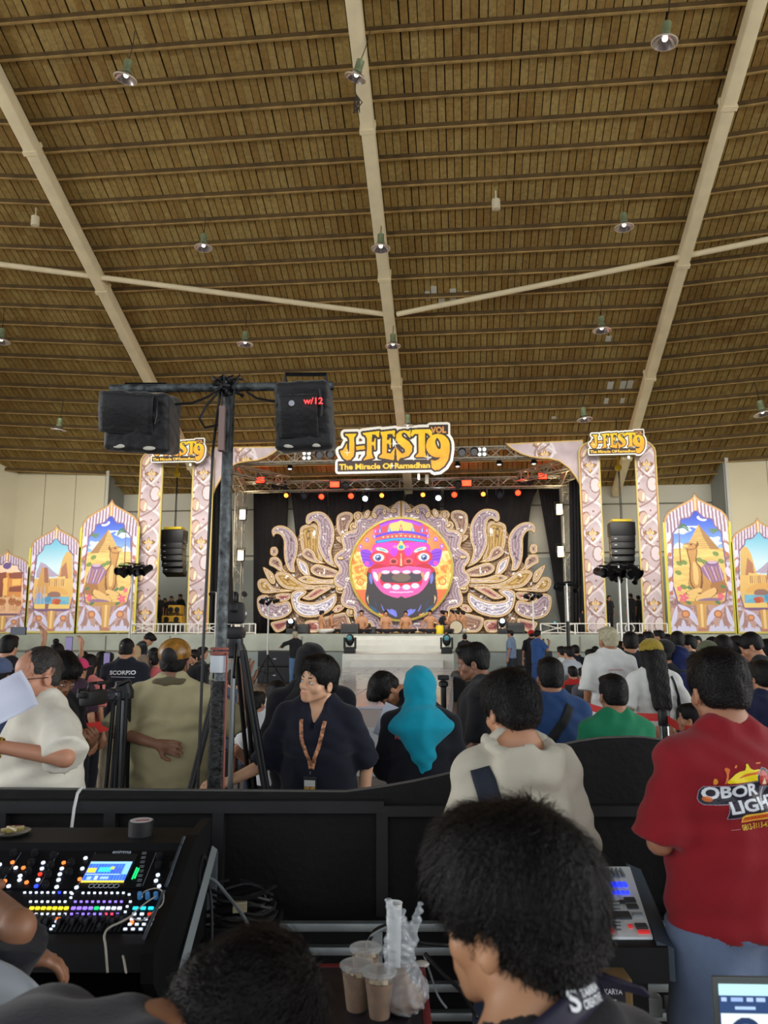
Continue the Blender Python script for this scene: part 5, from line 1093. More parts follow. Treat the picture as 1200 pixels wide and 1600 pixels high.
def make_person(name, spec):
    """spec keys: H, pose, lean, side, twist, head(yaw, pitch, roll), arms(l, r), shirt, lower, hair ..., all lengths for a 1.70 m body"""
    g = spec.get; s = g('H', 1.68) / 1.70; near = g('near', False); face = g('face', False); h = g('h', .013 if near else .022); bw = g('bw', 1.0); bd = g('bd', 1.0)
    pose = g('pose', 'stand'); pz = {'stand': .95, 'chair': .50, 'floor': .14, 'crouch': .42}[pose]; P0 = V3(0, 0, pz)
    Rt = rot('z', g('twist', 0)) @ rot('x', -g('lean', 0)) @ rot('y', g('side', 0)); T = lambda x, y, z: P0 + Rt @ V3(x, y, z - .95)
    B = Layer(); fine = []
    # torso
    E = lambda L, c, r, add=0., k=.04: L.ell(T(*c), V3(r[0] * bw + add, r[1] * bd + add, r[2] + add * .5), Rt, k)
    E(B, (0, -.01, .95), (.152, .108, .12)); E(B, (0, .0, 1.08), (.136, .098, .16)); E(B, (0, .0, 1.27), (.155, .104, .17)); E(B, (0, -.015, 1.34), (.16, .085, .09))
    if g('belly'): E(B, (0, .05, 1.08), (.13, .09, .14))
    sw = .156 * (1 + (bw - 1) * .7); B.cone(T(-sw, -.01, 1.372), T(sw, -.01, 1.372), .050, .050, .04)
    hc = T(0, .015, 1.525) + V3(0, 0, 0); hy, hp, hr = g('head', (0, 0, 0)); HT, HR = head_frame(T(0, .0, 1.528), 0, 0, 0, 1.0)
    Rh = Rt @ rot('z', hy) @ rot('x', hp) @ rot('y', hr); hs = g('hs', 1.0) * .935; base = T(0, .005, 1.525); HT = lambda x, y, z: base + Rh @ ((V3(x, y, z) - V3(0, -.01, .06)) * hs)
    B.cone(T(0, -.02, 1.42), HT(0, -.02, .085), .058, .052, .03)
    for q in (-1, 1): B.cone(T(q * .12, -.015, 1.40), T(q * .03, -.02, 1.47), .036, .044, .04)
    add_head(B, HT, Rh, hs, face or near, g('slim', 1.0))
    # arms
    arms = g('arms', ('down', 'down')); AJ = []
    for q, a in ((-1, arms[0]), (1, arms[1])):
        raw = isinstance(a, dict)
        if raw: a = (a['e'], a['w'], a['h'], a['n'], a['c'])
        a = ARMS[a] if isinstance(a, str) else a; mx = lambda v: np.array([v[0] * q, v[1], v[2]], float)
        el, wr, hd, pn = [V3(*v) for v in a[:4]] if raw else (T(*mx(a[0])), T(*mx(a[1])), Rt @ mx(a[2]), Rt @ mx(a[3]))
        sh = T(q * (sw + .005), -.01, 1.372); ar = g('arm_r', 1.0)
        B.cone(sh, el, .050 * ar, .037 * ar, .03); B.cone(el, wr, .037 * ar, .0255 * ar, .012); hd_fine = near and g('hands', True)
        hand_prims(B, wr, hd, pn, -q * (1 if True else 1), a[4], 1.0, fine=hd_fine, curls=a[5] if len(a) > 5 else None); AJ.append((sh, el, wr, hd))
        if hd_fine and g('finehands', True): fine.append((wr + hd / np.linalg.norm(hd) * .09, .10, g('hf', .0065)))
    # legs
    LJ = []; legs = g('legs')
    for q in (-1, 1):
        i = 0 if q < 0 else 1
        if legs: hip, kn, an, toe = [V3(*v) for v in legs[i]]
        elif pose == 'stand': sp = g('stance', 1.0); hip, kn, an, toe = V3(q * .088, 0, .90), V3(q * .10 * sp, .02, .48), V3(q * .11 * sp, -.02, .085), V3(q * .14 * sp, .13, .03)
        elif pose == 'chair': hip, kn, an, toe = V3(q * .09, .02, .50), V3(q * .13, .44, .52), V3(q * .13, .42, .09), V3(q * .14, .58, .03)
        elif pose == 'floor': hip, kn, an, toe = V3(q * .10, .04, .11), V3(q * .36, .30, .16), V3(q * -.06, .38, .06), V3(q * -.16, .36, .05)
        else: hip, kn, an, toe = V3(q * .09, .0, .40), V3(q * .16, .36, .46), V3(q * .13, .10, .09), V3(q * .15, .26, .03)
        B.cone(hip, kn, .082 * (bw * .5 + .5), .052, .03); B.cone(kn, an, .054, .036, .02); B.cone(an + V3(0, -.03, -.045), toe, .034, .026, .02); LJ.append((hip, kn, an, toe))
    if near or face: fine.append((HT(0, 0, .11), .13 * hs, g('face_h', .006 if face else .0085)))
    P, Q = B.mesh(h, fine)
    root = empty(name, (0, 0, 0)); parts = {}
    def mk(nm, P, Q, mt, sm=True):
        if len(P) == 0: return None
        me = npmesh(nm, P * s, Q, sm); o = link(nm, me, mt, root); parts[nm] = o; return o
    tone = g('skin', TAN); body = mk('body', P, Q, skin_mat(tone)); C = np.ones((len(P), 3))
    if face:
        hl = (P - base) @ Rh / hs + V3(0, -.01, .06); lip = np.exp(-((hl[:, 2] - .0465) / .009) ** 2) * np.exp(-(hl[:, 0] / .021) ** 4) * (hl[:, 1] > .085); C = C * (1 - lip[:, None]) + np.array([.78, .42, .42]) * lip[:, None]
        sh_ = np.exp(-((hl[:, 2] - .105) / .011) ** 2) * np.exp(-((abs(hl[:, 0]) - .031) / .017) ** 4) * (hl[:, 1] > .06); C *= (1 - .2 * sh_[:, None])
    if g('stubble'): pass
    setcol(body.data, C)
    if face:
        for q in (-1, 1):
            m = MB().sphere((0, 0, 0), 1, 14, 10); V = np.array(m.v) * V3(.0135, .0065, .0072) * hs; R2 = Rh; W = V @ R2.T + HT(q * .031, .0865, .1045); me = npmesh('eye', W * s, np.array([f for f in m.f if len(f) == 4]), True)
            gz = g('gaze', (0, 0)); cc = np.where((np.hypot(V[:, 0] / hs - gz[0], V[:, 2] / hs - gz[1]) < .0052)[:, None], (.03, .018, .012), (.62, .58, .55)); setcol(me, cc); link('eye', me, M_eyew, root)
            L = Layer(); L.cone(HT(q * .015, .0905, .127), HT(q * .032, .0875, .1305), .0034 * hs, .0036 * hs, .003); L.cone(HT(q * .032, .0875, .1305), HT(q * .047, .076, .122), .0036 * hs, .002 * hs, .003); P2, Q2 = L.mesh(.0025); mk('eyebrow', P2, Q2, M_brow)
            L = Layer(); L.cone(HT(q * .020, .0875, .110), HT(q * .032, .0885, .1125), .0014 * hs, .0018 * hs, .001); L.cone(HT(q * .032, .0885, .1125), HT(q * .045, .081, .108), .0018 * hs, .0012 * hs, .001); P2, Q2 = L.mesh(.0016); mk('eyelash', P2, Q2, M_brow)
    # shirt
    sh = g('shirt')
    if sh:
        L = Layer(); lo = sh.get('loose', .018); hem = sh.get('hem', .87); k = .035; flare = sh.get('flare', .0)
        E(L, (0, .0, 1.27), (.157, .108, .165), lo, k); E(L, (0, -.015, 1.34), (.162, .088, .09), lo, k); E(L, (0, .0, 1.08), (.142, .102, .17), lo, k)
        if g('belly'): E(L, (0, .05, 1.08), (.13, .09, .14), lo, k)
        L.barrel(P0, Rt, hem - .95, .30, (.158 * bw + lo + .006 + flare), (.112 * bd + lo + .006 + flare * .7), .152 * bw + lo, .104 * bd + lo, k)
        L.cone(T(-sw, -.01, 1.372), T(sw, -.01, 1.372), .052 + lo * .7, .052 + lo * .7, k)
        for q in (-1, 1): L.cone(T(q * .12, -.015, 1.405), T(q * .045, -.02, 1.462), .036 + lo * .6, .036 + lo * .5, .03)
        sl = sh.get('sleeve', .72); ends = []
        for (a, el, wr, hd) in AJ:
            t = sh.get('sleeve_r', .016 + lo)
            if sl <= 1: u_ = (el - a) / np.linalg.norm(el - a); L.cone(a, a + (el - a) * (sl + .15), .050 + lo * .5, .038 + t, .03, False, (a + (el - a) * sl, u_))
            else: L.cone(a, el, .050 + lo * .5, .038 + t * .7, .03); e_ = el + (wr - el) * (min(sl, 2) - 1); u_ = (wr - el) / np.linalg.norm(wr - el); L.cone(el, e_ + u_ * .03, .038 + t * .6, .028 + t * .5, .02, False, (e_, u_))
        L.cone(T(-.05, -.052, 1.425), T(.05, -.052, 1.425), .042, .042, .03); L.cone(T(-.045, -.058, 1.462), T(.045, -.058, 1.462), .027, .027, .02); L.cone(T(0, .02, 1.512), T(0, .0, 1.60), .035 + sh.get('neck', .010), .075, .006, True)
        if sh.get('v'): L.cone(T(0, .12, 1.36), T(0, .06, 1.46), .012, .045, .01, True)
        L.cut(T(0, 0, hem), Rt @ V3(0, 0, -1))
        if sh.get('hood'): L.ell(T(0, -.12, 1.40), (.125, .075, .085), Rt, .03); L.ell(T(0, -.085, 1.475), (.10, .085, .055), Rt, .01, True)
        if sh.get('collar'):
            L.cone(T(-.05, -.045, 1.475), T(.05, -.045, 1.475), .022, .022, .02)
            for q in (-1, 1): L.cone(T(q * .055, -.03, 1.475), T(q * .058, .05, 1.435), .018, .015, .015)
        P2, Q2 = L.mesh(g('ch', .0115 if near else .022), (), folds(sh.get('fold', .0045 if near else .003), sh.get('seed', len(name) + int(H_SEED[0])))); H_SEED[0] += 1
        o = mk(sh.get('name', 'shirt'), P2, Q2, sh['mat'])
        if sh.get('stripe'):     # second colour on regions of the same garment: a child band
            pass
    # lower garments
    lw = g('lower')
    if lw:
        L = Layer(); t = lw.get('loose', .014); kd = lw.get('kind', 'trousers')
        if kd in ('trousers', 'shorts'):
            E(L, (0, -.01, .95), (.154, .110, .12), t * .8, .03);
            for (hip, kn, an, toe) in LJ:
                u_ = (kn - hip) / np.linalg.norm(kn - hip); L.cone(hip, kn, .086 * (bw * .5 + .5) + t, (.056 if kd == 'trousers' else .072) + t, .03, False, None if kd == 'trousers' else (kn - (kn - hip) * lw.get('short', .12), u_))
                if kd == 'trousers': L.cone(kn, an + (an - kn) * -.03, .056 + t, .042 + t, .02)
                else: pass
            L.cut(T(0, 0, lw.get('top', min(1.0, (sh or {}).get('hem', .97) + .03))), Rt @ V3(0, 0, 1))
        else:
            zt = lw.get('z0', .30); L.barrel(P0, np.eye(3), zt - pz, .1, .20 + t, .17 + t, .148 * bw + t * .5, .108 * bd + t * .5, .03); E(L, (0, -.01, .95), (.154, .110, .12), t * .8, .03)
            L.cut(V3(0, 0, zt), V3(0, 0, -1)); L.cut(T(0, 0, lw.get('top', min(.95, (sh or {}).get('hem', .97) + .03))), Rt @ V3(0, 0, 1))
        P2, Q2 = L.mesh(g('lh', .015 if near else .026), (), folds(.005 if near else .003, 7 + len(name), .8)); mk(lw.get('name', kd), P2, Q2, lw['mat'])
    if g('shoes', True) and pose != 'floor' :
        for (hip, kn, an, toe) in LJ:
            L = Layer(); L.cone(an + V3(0, -.035, -.042), toe + V3(0, .01, .004), .042, .036, .02)
            L.cut(V3(0, 0, 0.0), V3(0, 0, -1)); P2, Q2 = L.mesh(.018 if near else .026); mk('shoe', P2, Q2, g('shoe_mat', M_black))
    # hair or head wear
    hr_ = g('hair')
    if hr_:
        L = Layer(); hair_prims(L, HT, Rh, hs, hr_); hh = g('hh', .0058 if near else .015)
        sx = lambda X, Y, Z: .0016 * np.sin(210 * X + 60 * np.sin(9 * Y)) * np.sin(130 * Y + 90 * Z) + .0028 * np.sin(52 * X + 31 * Z) * np.sin(47 * Y + 23 * Z + 2)
        P2, Q2 = L.mesh(hh, (), sx if near else None); ho = mk('hair', P2, Q2, g('hair_mat', M_hair))
        ns = g('strands', 900 if near else 0)
        if ns: strands(ho, P2, Q2, HT, Rh, hs, s, ns, g('strand_len', .045), g('strand_w', .0011), g('hair_mat', M_hair), hr_, root)
    hj = g('hijab')
    if hj:
        L = Layer(); e = lambda c, r, k=.02, sub=False: L.ell(HT(*c), V3(*r), Rh, k, sub)
        e((0, -.01, .14), (.098, .120, .115)); e((0, .01, .05), (.085, .095, .09), .03); L.cone(HT(0, -.02, .05), T(0, -.02, 1.40), .085, .10, .05)
        dr = hj.get('drape', .2); L.ell(T(0, -.015, 1.365), (.225, .15, .095), Rt, .05); L.cone(T(0, -.07, 1.36), T(.03, -.075, 1.36 - dr * .62), .13, .065, .06); L.cone(T(0, .06, 1.36), T(0, .07, 1.36 - dr * .4), .12, .06, .06)
        e((0, .135, .095), (.062, .07, .082), .012, True); fr = [(HT(0, 0, .1), .13, .009)] if near else []
        P2, Q2 = L.mesh(.0125 if near else .022, fr, folds(.005, 33, 1.0)); mk('hijab', P2, Q2, hj['mat'])
    cp = g('cap')
    if cp:
        L = Layer(); L.ell(HT(0, -.012, .165), (.094, .113, .088), Rh, .01); L.cut(HT(0, 0, .135), Rh @ V3(0, .12, -1)); L.ell(HT(0, -.12, .135), (.035, .03, .028), Rh, .006, True)
        q = cp.get('brim', 1); L.ell(HT(0, q * .13, .152), (.07, .075, .008), Rh, .01) if q else None
        P2, Q2 = L.mesh(.008 if near else .016); mk('cap', P2, Q2, cp['mat'])
    for f in g('extras', ()): f(root, T, HT, AJ, s, parts)
    tz = .253 if cp else .255 if hj else (.249 + {'short': 0, 'thick': .014, 'buzz': -.008, 'top': .008, 'curly': .016, 'long': .006, 'bun': .06, 'receding': -.006, 'huge': .02}[hr_]) if hr_ else .237
    root['_top'] = float(max(HT(0, -.012, tz)[2], HT(0, -.07, tz - .03)[2], HT(0, .05, tz - .02)[2]) * s)
    root['_seat'] = pose == 'chair'; root['_s'] = s
    root['_hx'] = float(HT(0, 0, .14)[0] * s); root['_hy'] = float(HT(0, 0, .14)[1] * s)
    return root, parts, dict(T=T, HT=HT, Rh=Rh, Rt=Rt, AJ=AJ, LJ=LJ, s=s, P0=P0)
H_SEED = [0]
def strands(ho, P, Q, HT, Rh, hs, s, n, length, wid, mt, style, root):
    A, Bq, Cq = P[Q[:, 0]], P[Q[:, 1]], P[Q[:, 3]]; N = np.cross(Bq - A, Cq - A); Ln = np.linalg.norm(N, axis=1) + 1e-12; N /= Ln[:, None]; pr = Ln / Ln.sum(); pick = RNG.choice(len(Q), n, p=pr)
    crown = HT(.01, -.05, .24); c0 = HT(0, -.01, .13); ps = A[pick] + (Bq[pick] - A[pick]) * RNG.random((n, 1)) + (Cq[pick] - A[pick]) * RNG.random((n, 1)); out = (ps - c0); out /= np.linalg.norm(out, axis=1)[:, None]
    sg = np.sign((N[pick] * out).sum(1)); nn = N[pick] * sg[:, None]; down = ps - crown; down += RNG.normal(0, .012, down.shape); V = []; F_ = []
    p = ps + nn * .0005; d = down - nn * (down * nn).sum(1)[:, None]; d /= np.linalg.norm(d, axis=1)[:, None] + 1e-9; low = np.clip(((ps - HT(0, 0, .09)) @ Rh[:, 2])[:, None] / .06, .18, 1); L_ = length * RNG.uniform(.5, 1.3, (n, 1)) * low; side = np.cross(d, nn); k = 4; pts = []
    lift = RNG.uniform(.0, .008, (n, 1)) * (1.2 if style in ('thick', 'curly', 'huge') else .5)
    for i in range(k + 1):
        t = i / k; rad = p + d * L_ * t - out * (L_ * t) ** 2 * 3.2 + nn * lift * math.sin(t * 2.6) + side * RNG.normal(0, .0012, (n, 1)) * i; w_ = side * wid * (1 - t * .85); pts.append((rad - w_, rad + w_))
    for i in range(k + 1): V += [pts[i][0], pts[i][1]]
    V = np.stack(V, 1).reshape(-1, 3); m = 2 * (k + 1); b = np.arange(n)[:, None] * m; Fq = np.vstack([np.hstack([b + 2 * i, b + 2 * i + 1, b + 2 * i + 3, b + 2 * i + 2]) for i in range(k)])
    me = npmesh('loose_strands', V * s, Fq, True); o = link('loose_strands', me, mt, root); o['kind'] = 'stuff'; return o
def place(root, px, ytop, d, turn=0., lab=None, group=None, z=0., fit=True):
    """stand the figure where the photo shows the top of its head; the height follows from the distance"""
    p = fp(px, ytop, d); a = YAW + turn; top = root['_top']; k = (p.z - z) / top if fit else 1.0
    hx, hy = root['_hx'] * k, root['_hy'] * k; X = p.x - (hx * math.cos(a) - hy * math.sin(a)); Y = p.y - (hx * math.sin(a) + hy * math.cos(a))
    root.location = (X, Y, z if fit else p.z - top); root.rotation_euler = (0, 0, a); root.scale = (k,) * 3
    tag(root, lab, 'person', group)
    if root.get('_seat'): seat_for(root, lab)
    return k
def seat_for(root, lab):
    a = root.rotation_euler[2]; z = root.location.z + .40 * root['_s']; t = empty('crowd_chair', (root.location.x, root.location.y, 0), a, 'black chair of the ' + ' '.join(lab.split()[:12]), 'chair')
    MB().bbox((0, .04, z - .03), (.42, .42, .04), .015).build('seat', M_black, t); MB().bbox((0, -.21, z + .30), (.40, .025, .26), .01).build('backrest', M_black, t)
    for sx in (-.18, .18):
        for sy in (-.17, .22): MB().tube([(sx, sy, 0), (sx, sy, z + (.4 if sy < 0 else -.03))], .012, 6).build('leg', M_black, t)

def bvh_of(o):
    me = o.data; return BVHTree.FromPolygons([v.co.copy() for v in me.vertices], [tuple(p.vertices) for p in me.polygons])
def wrap(name, V, Qf, mt, info, target, root, front=False, off=.0022, cols=None, smooth_=True):
    """lay a flat print or strip onto the cloth: V holds (x, z) in body coordinates of a 1.70 m figure"""
    bv = bvh_of(target); s = info['s']; T = info['T']; sg = 1 if front else -1; d = Vector(info['Rt'] @ V3(0, -sg, 0)); out = []
    last = .12
    for x, z in V:
        o = Vector(T(x, sg * .6, z) * s); hit = bv.ray_cast(o, d, 2.0)
        if hit[0] is not None: out.append(hit[0] - d * off)
        else: out.append(Vector(T(x, sg * last, z) * s))
    me = bpy.data.meshes.new(name); me.from_pydata([tuple(v) for v in out], [], [tuple(int(i) for i in f) for f in Qf]); me.update()
    if smooth_: me.polygons.foreach_set('use_smooth', [True] * len(me.polygons))
    if cols is not None: setcol(me, cols)
    return link(name, me, mt, root)
def wrap_text(name, txt, cx, cz, h, mt, info, target, root, bold=.02, width=None, front=False, shear=0., rot_=0.):
    me = text_mesh(txt, bold, shear); V = np.zeros(len(me.vertices) * 3, np.float32); me.vertices.foreach_get('co', V); V = V.reshape(-1, 3)[:, :2]; V[:, 0] -= (V[:, 0].min() + V[:, 0].max()) / 2; k = h / .7; kx = k if width is None else width / (V[:, 0].max() - V[:, 0].min())
    x, z = V[:, 0] * kx * (-1 if front else 1), V[:, 1] * k; x, z = x * math.cos(rot_) - z * math.sin(rot_), x * math.sin(rot_) + z * math.cos(rot_)
    return wrap(name, np.stack([cx + x, cz + z], 1), [tuple(p.vertices) for p in me.polygons], mt, info, target, root, front, .003, None, False)
def wrap_strip(name, pts, w_, mt, info, target, root, front=False, n=24, off=.004):
    P = smooth(pts, 8, False); d = np.gradient(P, axis=0); d /= np.linalg.norm(d, axis=1)[:, None]; nn = np.stack([-d[:, 1], d[:, 0]], 1); V = []; F_ = []; c = 5
    for i in range(len(P)):
        for j in range(c): V.append(P[i] + nn[i] * w_ * (j / (c - 1) - .5))
    for i in range(len(P) - 1):
        for j in range(c - 1): F_.append((i * c + j, i * c + j + 1, (i + 1) * c + j + 1, (i + 1) * c + j))
    o = wrap(name, V, F_, mt, info, target, root, front, off); md = o.modifiers.new('thickness', 'SOLIDIFY'); md.thickness = .002; return o
def wrap_canvas(name, can, mask, x0, z0, x1, z1, mt, info, target, root, front=False):
    ny, nx = can.X.shape; C = tolin(can.C); u = np.linspace(x0, x1, nx); v = np.linspace(z1, z0, ny); U, Vv = np.meshgrid(u, v)
    q = mask[:-1, :-1] & mask[1:, :-1] & mask[:-1, 1:] & mask[1:, 1:]; used = np.zeros((ny, nx), bool); used[:-1, :-1] |= q; used[1:, :-1] |= q; used[:-1, 1:] |= q; used[1:, 1:] |= q
    idx = -np.ones((ny, nx), int); idx[used] = np.arange(used.sum()); i, j = np.nonzero(q); Q = np.stack([idx[i, j], idx[i + 1, j], idx[i + 1, j + 1], idx[i, j + 1]], 1)
    return wrap(name, np.stack([U[used], Vv[used]], 1), Q, mt, info, target, root, front, .0025, C[used])
# ================================================================ the people near the camera
W_T = cloth((228, 228, 226), name='white_cotton'); BLK = cloth((24, 24, 28), name='black_cotton'); NAVY = cloth((26, 28, 48), name='navy_cotton')
LBLUE = denim((112, 146, 186)); DDEN = denim((52, 62, 84))
# man in the white polo with the paper
r, p, i = make_person('person', dict(near=True, face=True, hair='receding', hair_mat=M_hairgrey, skin=(196, 140, 112), bw=1.12, bd=1.15, belly=True, slim=1.12, head=(R(12), R(-2), 0), lean=R(4), hs=1.04,
    shirt=dict(mat=cloth((226, 222, 208), name='cream_polo'), collar=True, loose=.04, sleeve=.95, hem=.88, seed=4, fold=.006, name='polo_shirt'), lower=dict(mat=LBLUE, name='jeans'),
    arms=(((.36, .0, 1.26), (.20, .24, 1.33), (-.6, .8, .1), (-.3, -.6, -.6), .7), ((.22, .10, 1.10), (.20, .20, .90), (0, .2, -1), (-1, 0, 0), .4)), strands=500, gaze=(0, 0)))
place(r, 60, 1010, 3.45, R(128), 'man in a cream polo and glasses holding white paper at the left edge')
T_, HT_, s_ = i['T'], i['HT'], i['s']
m = MB()
for q in (-1, 1): m.tube([tuple(HT_(q * .032 + .024 * math.cos(a), .104 - .004 * abs(math.cos(a)), .105 + .017 * math.sin(a)) * s_) for a in np.linspace(0, 2 * math.pi, 15)], .0016, 5, False)
for q in (-1, 1): m.tube([tuple(HT_(q * .056, .10, .109) * s_), tuple(HT_(q * .085, .05, .108) * s_), tuple(HT_(q * .088, -.01, .104) * s_)], .0018, 5)
m.tube([tuple(HT_(-.008, .106, .108) * s_), tuple(HT_(.008, .106, .108) * s_)], .0016, 5); m.build('glasses', M_black, r)
sh, el, wr, hd = i['AJ'][0]; dv = Vector(wr - el).normalized(); pw = Vector(wr) * s_ - dv * .03 * s_; Mq = dv.to_track_quat('Z', 'Y').to_matrix()
MB().lathe([(.034, -.010), (.037, -.009), (.037, .009), (.034, .010)], pw, 20, Mq, cap=False).lathe([(.001, 0), (.019, 0), (.019, .009), (.001, .010)], pw + Mq @ Vector((0, -.033, 0)), 16, Mq @ RX(R(90))).build('gold_watch', mat('watch_gold', (214, 180, 84), .25, .8), r, 2)
pc = fp(-2, 1098, 3.1); pa = empty('paper_sheet', pc, YAW + R(10), 'white paper sheet held up by the man in the cream polo', 'paper'); V = []; nx_, nz_ = 12, 10
for b in range(nz_ + 1):
    for a in range(nx_ + 1):
        u, v = a / nx_ - .5, b / nz_ - .5; V.append((u * .25, .02 * math.sin(u * 5) + .012 * math.cos(v * 6), v * .155))
Q = [(b * (nx_ + 1) + a, b * (nx_ + 1) + a + 1, (b + 1) * (nx_ + 1) + a + 1, (b + 1) * (nx_ + 1) + a) for b in range(nz_) for a in range(nx_)]
V = [tuple(Matrix.Rotation(R(-28), 3, 'Y') @ Vector(v)) for v in V]; o = link('sheet', npmesh('sheet', V, np.array(Q)), mat('white_paper', (214, 220, 240), .6), pa); md = o.modifiers.new('t', 'SOLIDIFY'); md.thickness = .0015
# camera operator behind him
r, p, i = make_person('person', dict(near=True, face=True, hair='thick', skin=(160, 112, 84), head=(R(-12), R(-26), 0), lean=R(8), shirt=dict(mat=cloth((36, 40, 48), name='charcoal_cotton'), loose=.024, sleeve=.8), lower=dict(mat=DDEN),
    arms=('front', 'front'), strands=900, strand_len=.06))
place(r, 101, 1019, 4.3, R(-112), 'dark haired man looking down at a black video camera behind the cream polo')
def video_camera(loc, rz, lab, sc=1.):
    t = empty('video_camera', loc, rz, lab, 'camera'); k = sc
    MB().bbox((0, 0, 0), (.11 * k, .26 * k, .13 * k), .02).build('camera_body', M_black, t, 2); MB().lathe([(.045 * k, 0), (.05 * k, .02 * k), (.05 * k, .12 * k), (.062 * k, .13 * k), (.062 * k, .17 * k), (.05 * k, .17 * k)], (0, .12 * k, 0), 18, RX(R(-90))).build('lens', M_lens, t, 2)
    MB().tube([(0, .1 * k, .065 * k), (0, .09 * k, .12 * k), (0, -.06 * k, .12 * k), (0, -.08 * k, .065 * k)], .012 * k, 8).build('top_handle', M_black, t, True); MB().bbox((-.10 * k, -.02 * k, .04 * k), (.015 * k, .11 * k, .075 * k), .004).build('side_screen', M_black, t)
    MB().lathe([(.012 * k, 0), (.016 * k, .01 * k), (.016 * k, .14 * k), (.012 * k, .15 * k)], (.05 * k, -.02 * k, .12 * k), 12, RX(R(-90))).build('microphone', M_black, t, 2); MB().bbox((0, -.16 * k, .03 * k), (.05 * k, .08 * k, .05 * k), .01).build('viewfinder', M_black, t); return t
video_camera(fp(146, 1090, 4.1), YAW - R(15), 'black video camera held by the long haired man on the left', .62)
# man with the black shirt lettered on the back
r, p, i = make_person('person', dict(near=True, h=.016, hair='buzz', skin=TAN, bw=1.12, shirt=dict(mat=cloth((28, 32, 44), name='scorpio_shirt'), loose=.025, sleeve=.8, hem=.89), lower=dict(mat=cloth((168, 156, 132), name='khaki_trousers'), top=1.0), arms=('front', 'front'), strands=0, finehands=False, stance=1.5))
wrap_text('back_lettering', 'SCORPIO', .0, 1.335, .038, mat('white_print', (236, 240, 244), .6), i, p['shirt'], r, .03, .255); wrap_strip('print_underline', [(-.11, 1.312), (0, 1.309), (.12, 1.305)], .004, MATS['white_print'], i, p['shirt'], r)
place(r, 199, 997, 7.9, R(6), 'short haired man in a black shirt lettered SCORPIO and khaki trousers')
# man in the olive shirt with the patterned cap
r, p, i = make_person('person', dict(near=True, skin=(150, 106, 84), bw=1.22, bd=1.15, cap=dict(mat=mat('cap_gold_pattern', (150, 106, 44), .35, noise=.6, nscale=22, spec=.6), brim=1), hair='short', hs=1.04,
    shirt=dict(mat=cloth((192, 182, 142), name='olive_cotton'), loose=.045, sleeve=.98, hem=.84, seed=9, fold=.006), lower=dict(mat=cloth((20, 20, 24), name='black_trousers')),
    arms=(((.28, -.13, 1.19), (.01, -.185, 1.13), (-1, .02, -.2), (0, -1, .1), .3), ((.38, .10, 1.20), (.385, .12, 1.43), (.1, .1, 1), (0, 1, 0), .25)), strands=0))
o = p['cap']; L = Layer(); L.ell(i['HT'](0, -.075, .155), (.058, .06, .062), i['Rh'], .01); P2, Q2 = L.mesh(.008); link('cap_back_panel', npmesh('cap_back_panel', P2 * i['s'], Q2), mat('cap_black_cloth', (30, 27, 28), .7), r)
L = Layer(); L.ell(i['T'](0, -.035, 1.462), (.115, .078, .038), i['Rt'], .02); P2, Q2 = L.mesh(.009, (), folds(.003, 3, 1.6)); link('neck_scarf', npmesh('neck_scarf', P2 * i['s'], Q2), cloth((104, 96, 72), name='dark_olive_scarf'), r)
place(r, 275, 997, 4.6, R(-4), 'man in an olive shirt and gold patterned cap, one hand behind his back')
# white shirted person sitting half hidden behind him
r, p, i = make_person('person', dict(near=True, h=.016, pose='chair', hair='short', skin=MID, lean=R(24), head=(0, R(-20), 0), shirt=dict(mat=W_T, sleeve=.9, loose=.03), lower=dict(mat=cloth((60, 64, 72))), arms=(((.24, .05, 1.13), (.16, .30, .98), (-.3, .7, -.5), (-.5, -.3, 0), .5),) * 2, strands=0, finehands=False))
place(r, 250, 1092, 5.6, R(55), 'person in a white shirt sitting half hidden behind the olive shirt', fit=False)
# navy polo man facing the camera
r, p, i = make_person('person', dict(near=True, face=True, face_h=.0045, hair='top', skin=(226, 176, 142), bw=1.1, bd=1.1, slim=1.1, hs=1.06, lean=R(15), side=R(-3), head=(R(-32), R(14), R(2)), gaze=(.004, 0),
    shirt=dict(mat=cloth((24, 27, 42), name='dark_navy_polo'), collar=True, v=True, loose=.028, sleeve=.95, hem=.86, seed=12, fold=.005, name='polo_shirt'), lower=dict(mat=BLK),
    arms=(((.25, -.06, 1.11), (.25, .02, .86), (0, .1, -1), (-1, 0, 0), .35), ((.30, .04, 1.10), (.46, .16, 1.045), (.9, .35, .0), (0, -.2, -1), .5)), strands=1500, strand_len=.04, hf=.0055))
place(r, 499, 1021, 4.0, R(170), 'young man in a navy polo with a lanyard, turned round and talking')
M_lan = mat('lanyard_print', (188, 130, 96), .6, noise=.9, nscale=60)
wrap_strip('lanyard_strap', [(-.062, 1.40), (-.045, 1.30), (-.02, 1.22), (-.004, 1.155)], .020, M_lan, i, p['polo_shirt'], r, True); wrap_strip('lanyard_strap', [(.066, 1.40), (.05, 1.30), (.018, 1.22), (.004, 1.155)], .020, M_lan, i, p['polo_shirt'], r, True)
s_ = i['s']; q = Vector(i['T'](0, .18, 1.075) * s_)
MB().tube([tuple(i['T'](0, .17, 1.15) * s_), tuple(q + Vector((0, 0, .06)))], .003, 6).build('clip', mat('steel_clip', (200, 200, 200), .3, .9), r)
MB().bbox(q, (.068, .008, .095), .003).build('badge_holder', M_black, r); MB().box(q + Vector((0, .006, .016)), (.056, .003, .03)).build('badge_top', mat('badge_pale', (204, 206, 204), .4), r); MB().box(q + Vector((0, .006, -.02)), (.056, .003, .04)).build('badge_picture', mat('badge_gold_print', (172, 132, 60), .5, noise=.7, nscale=80), r)
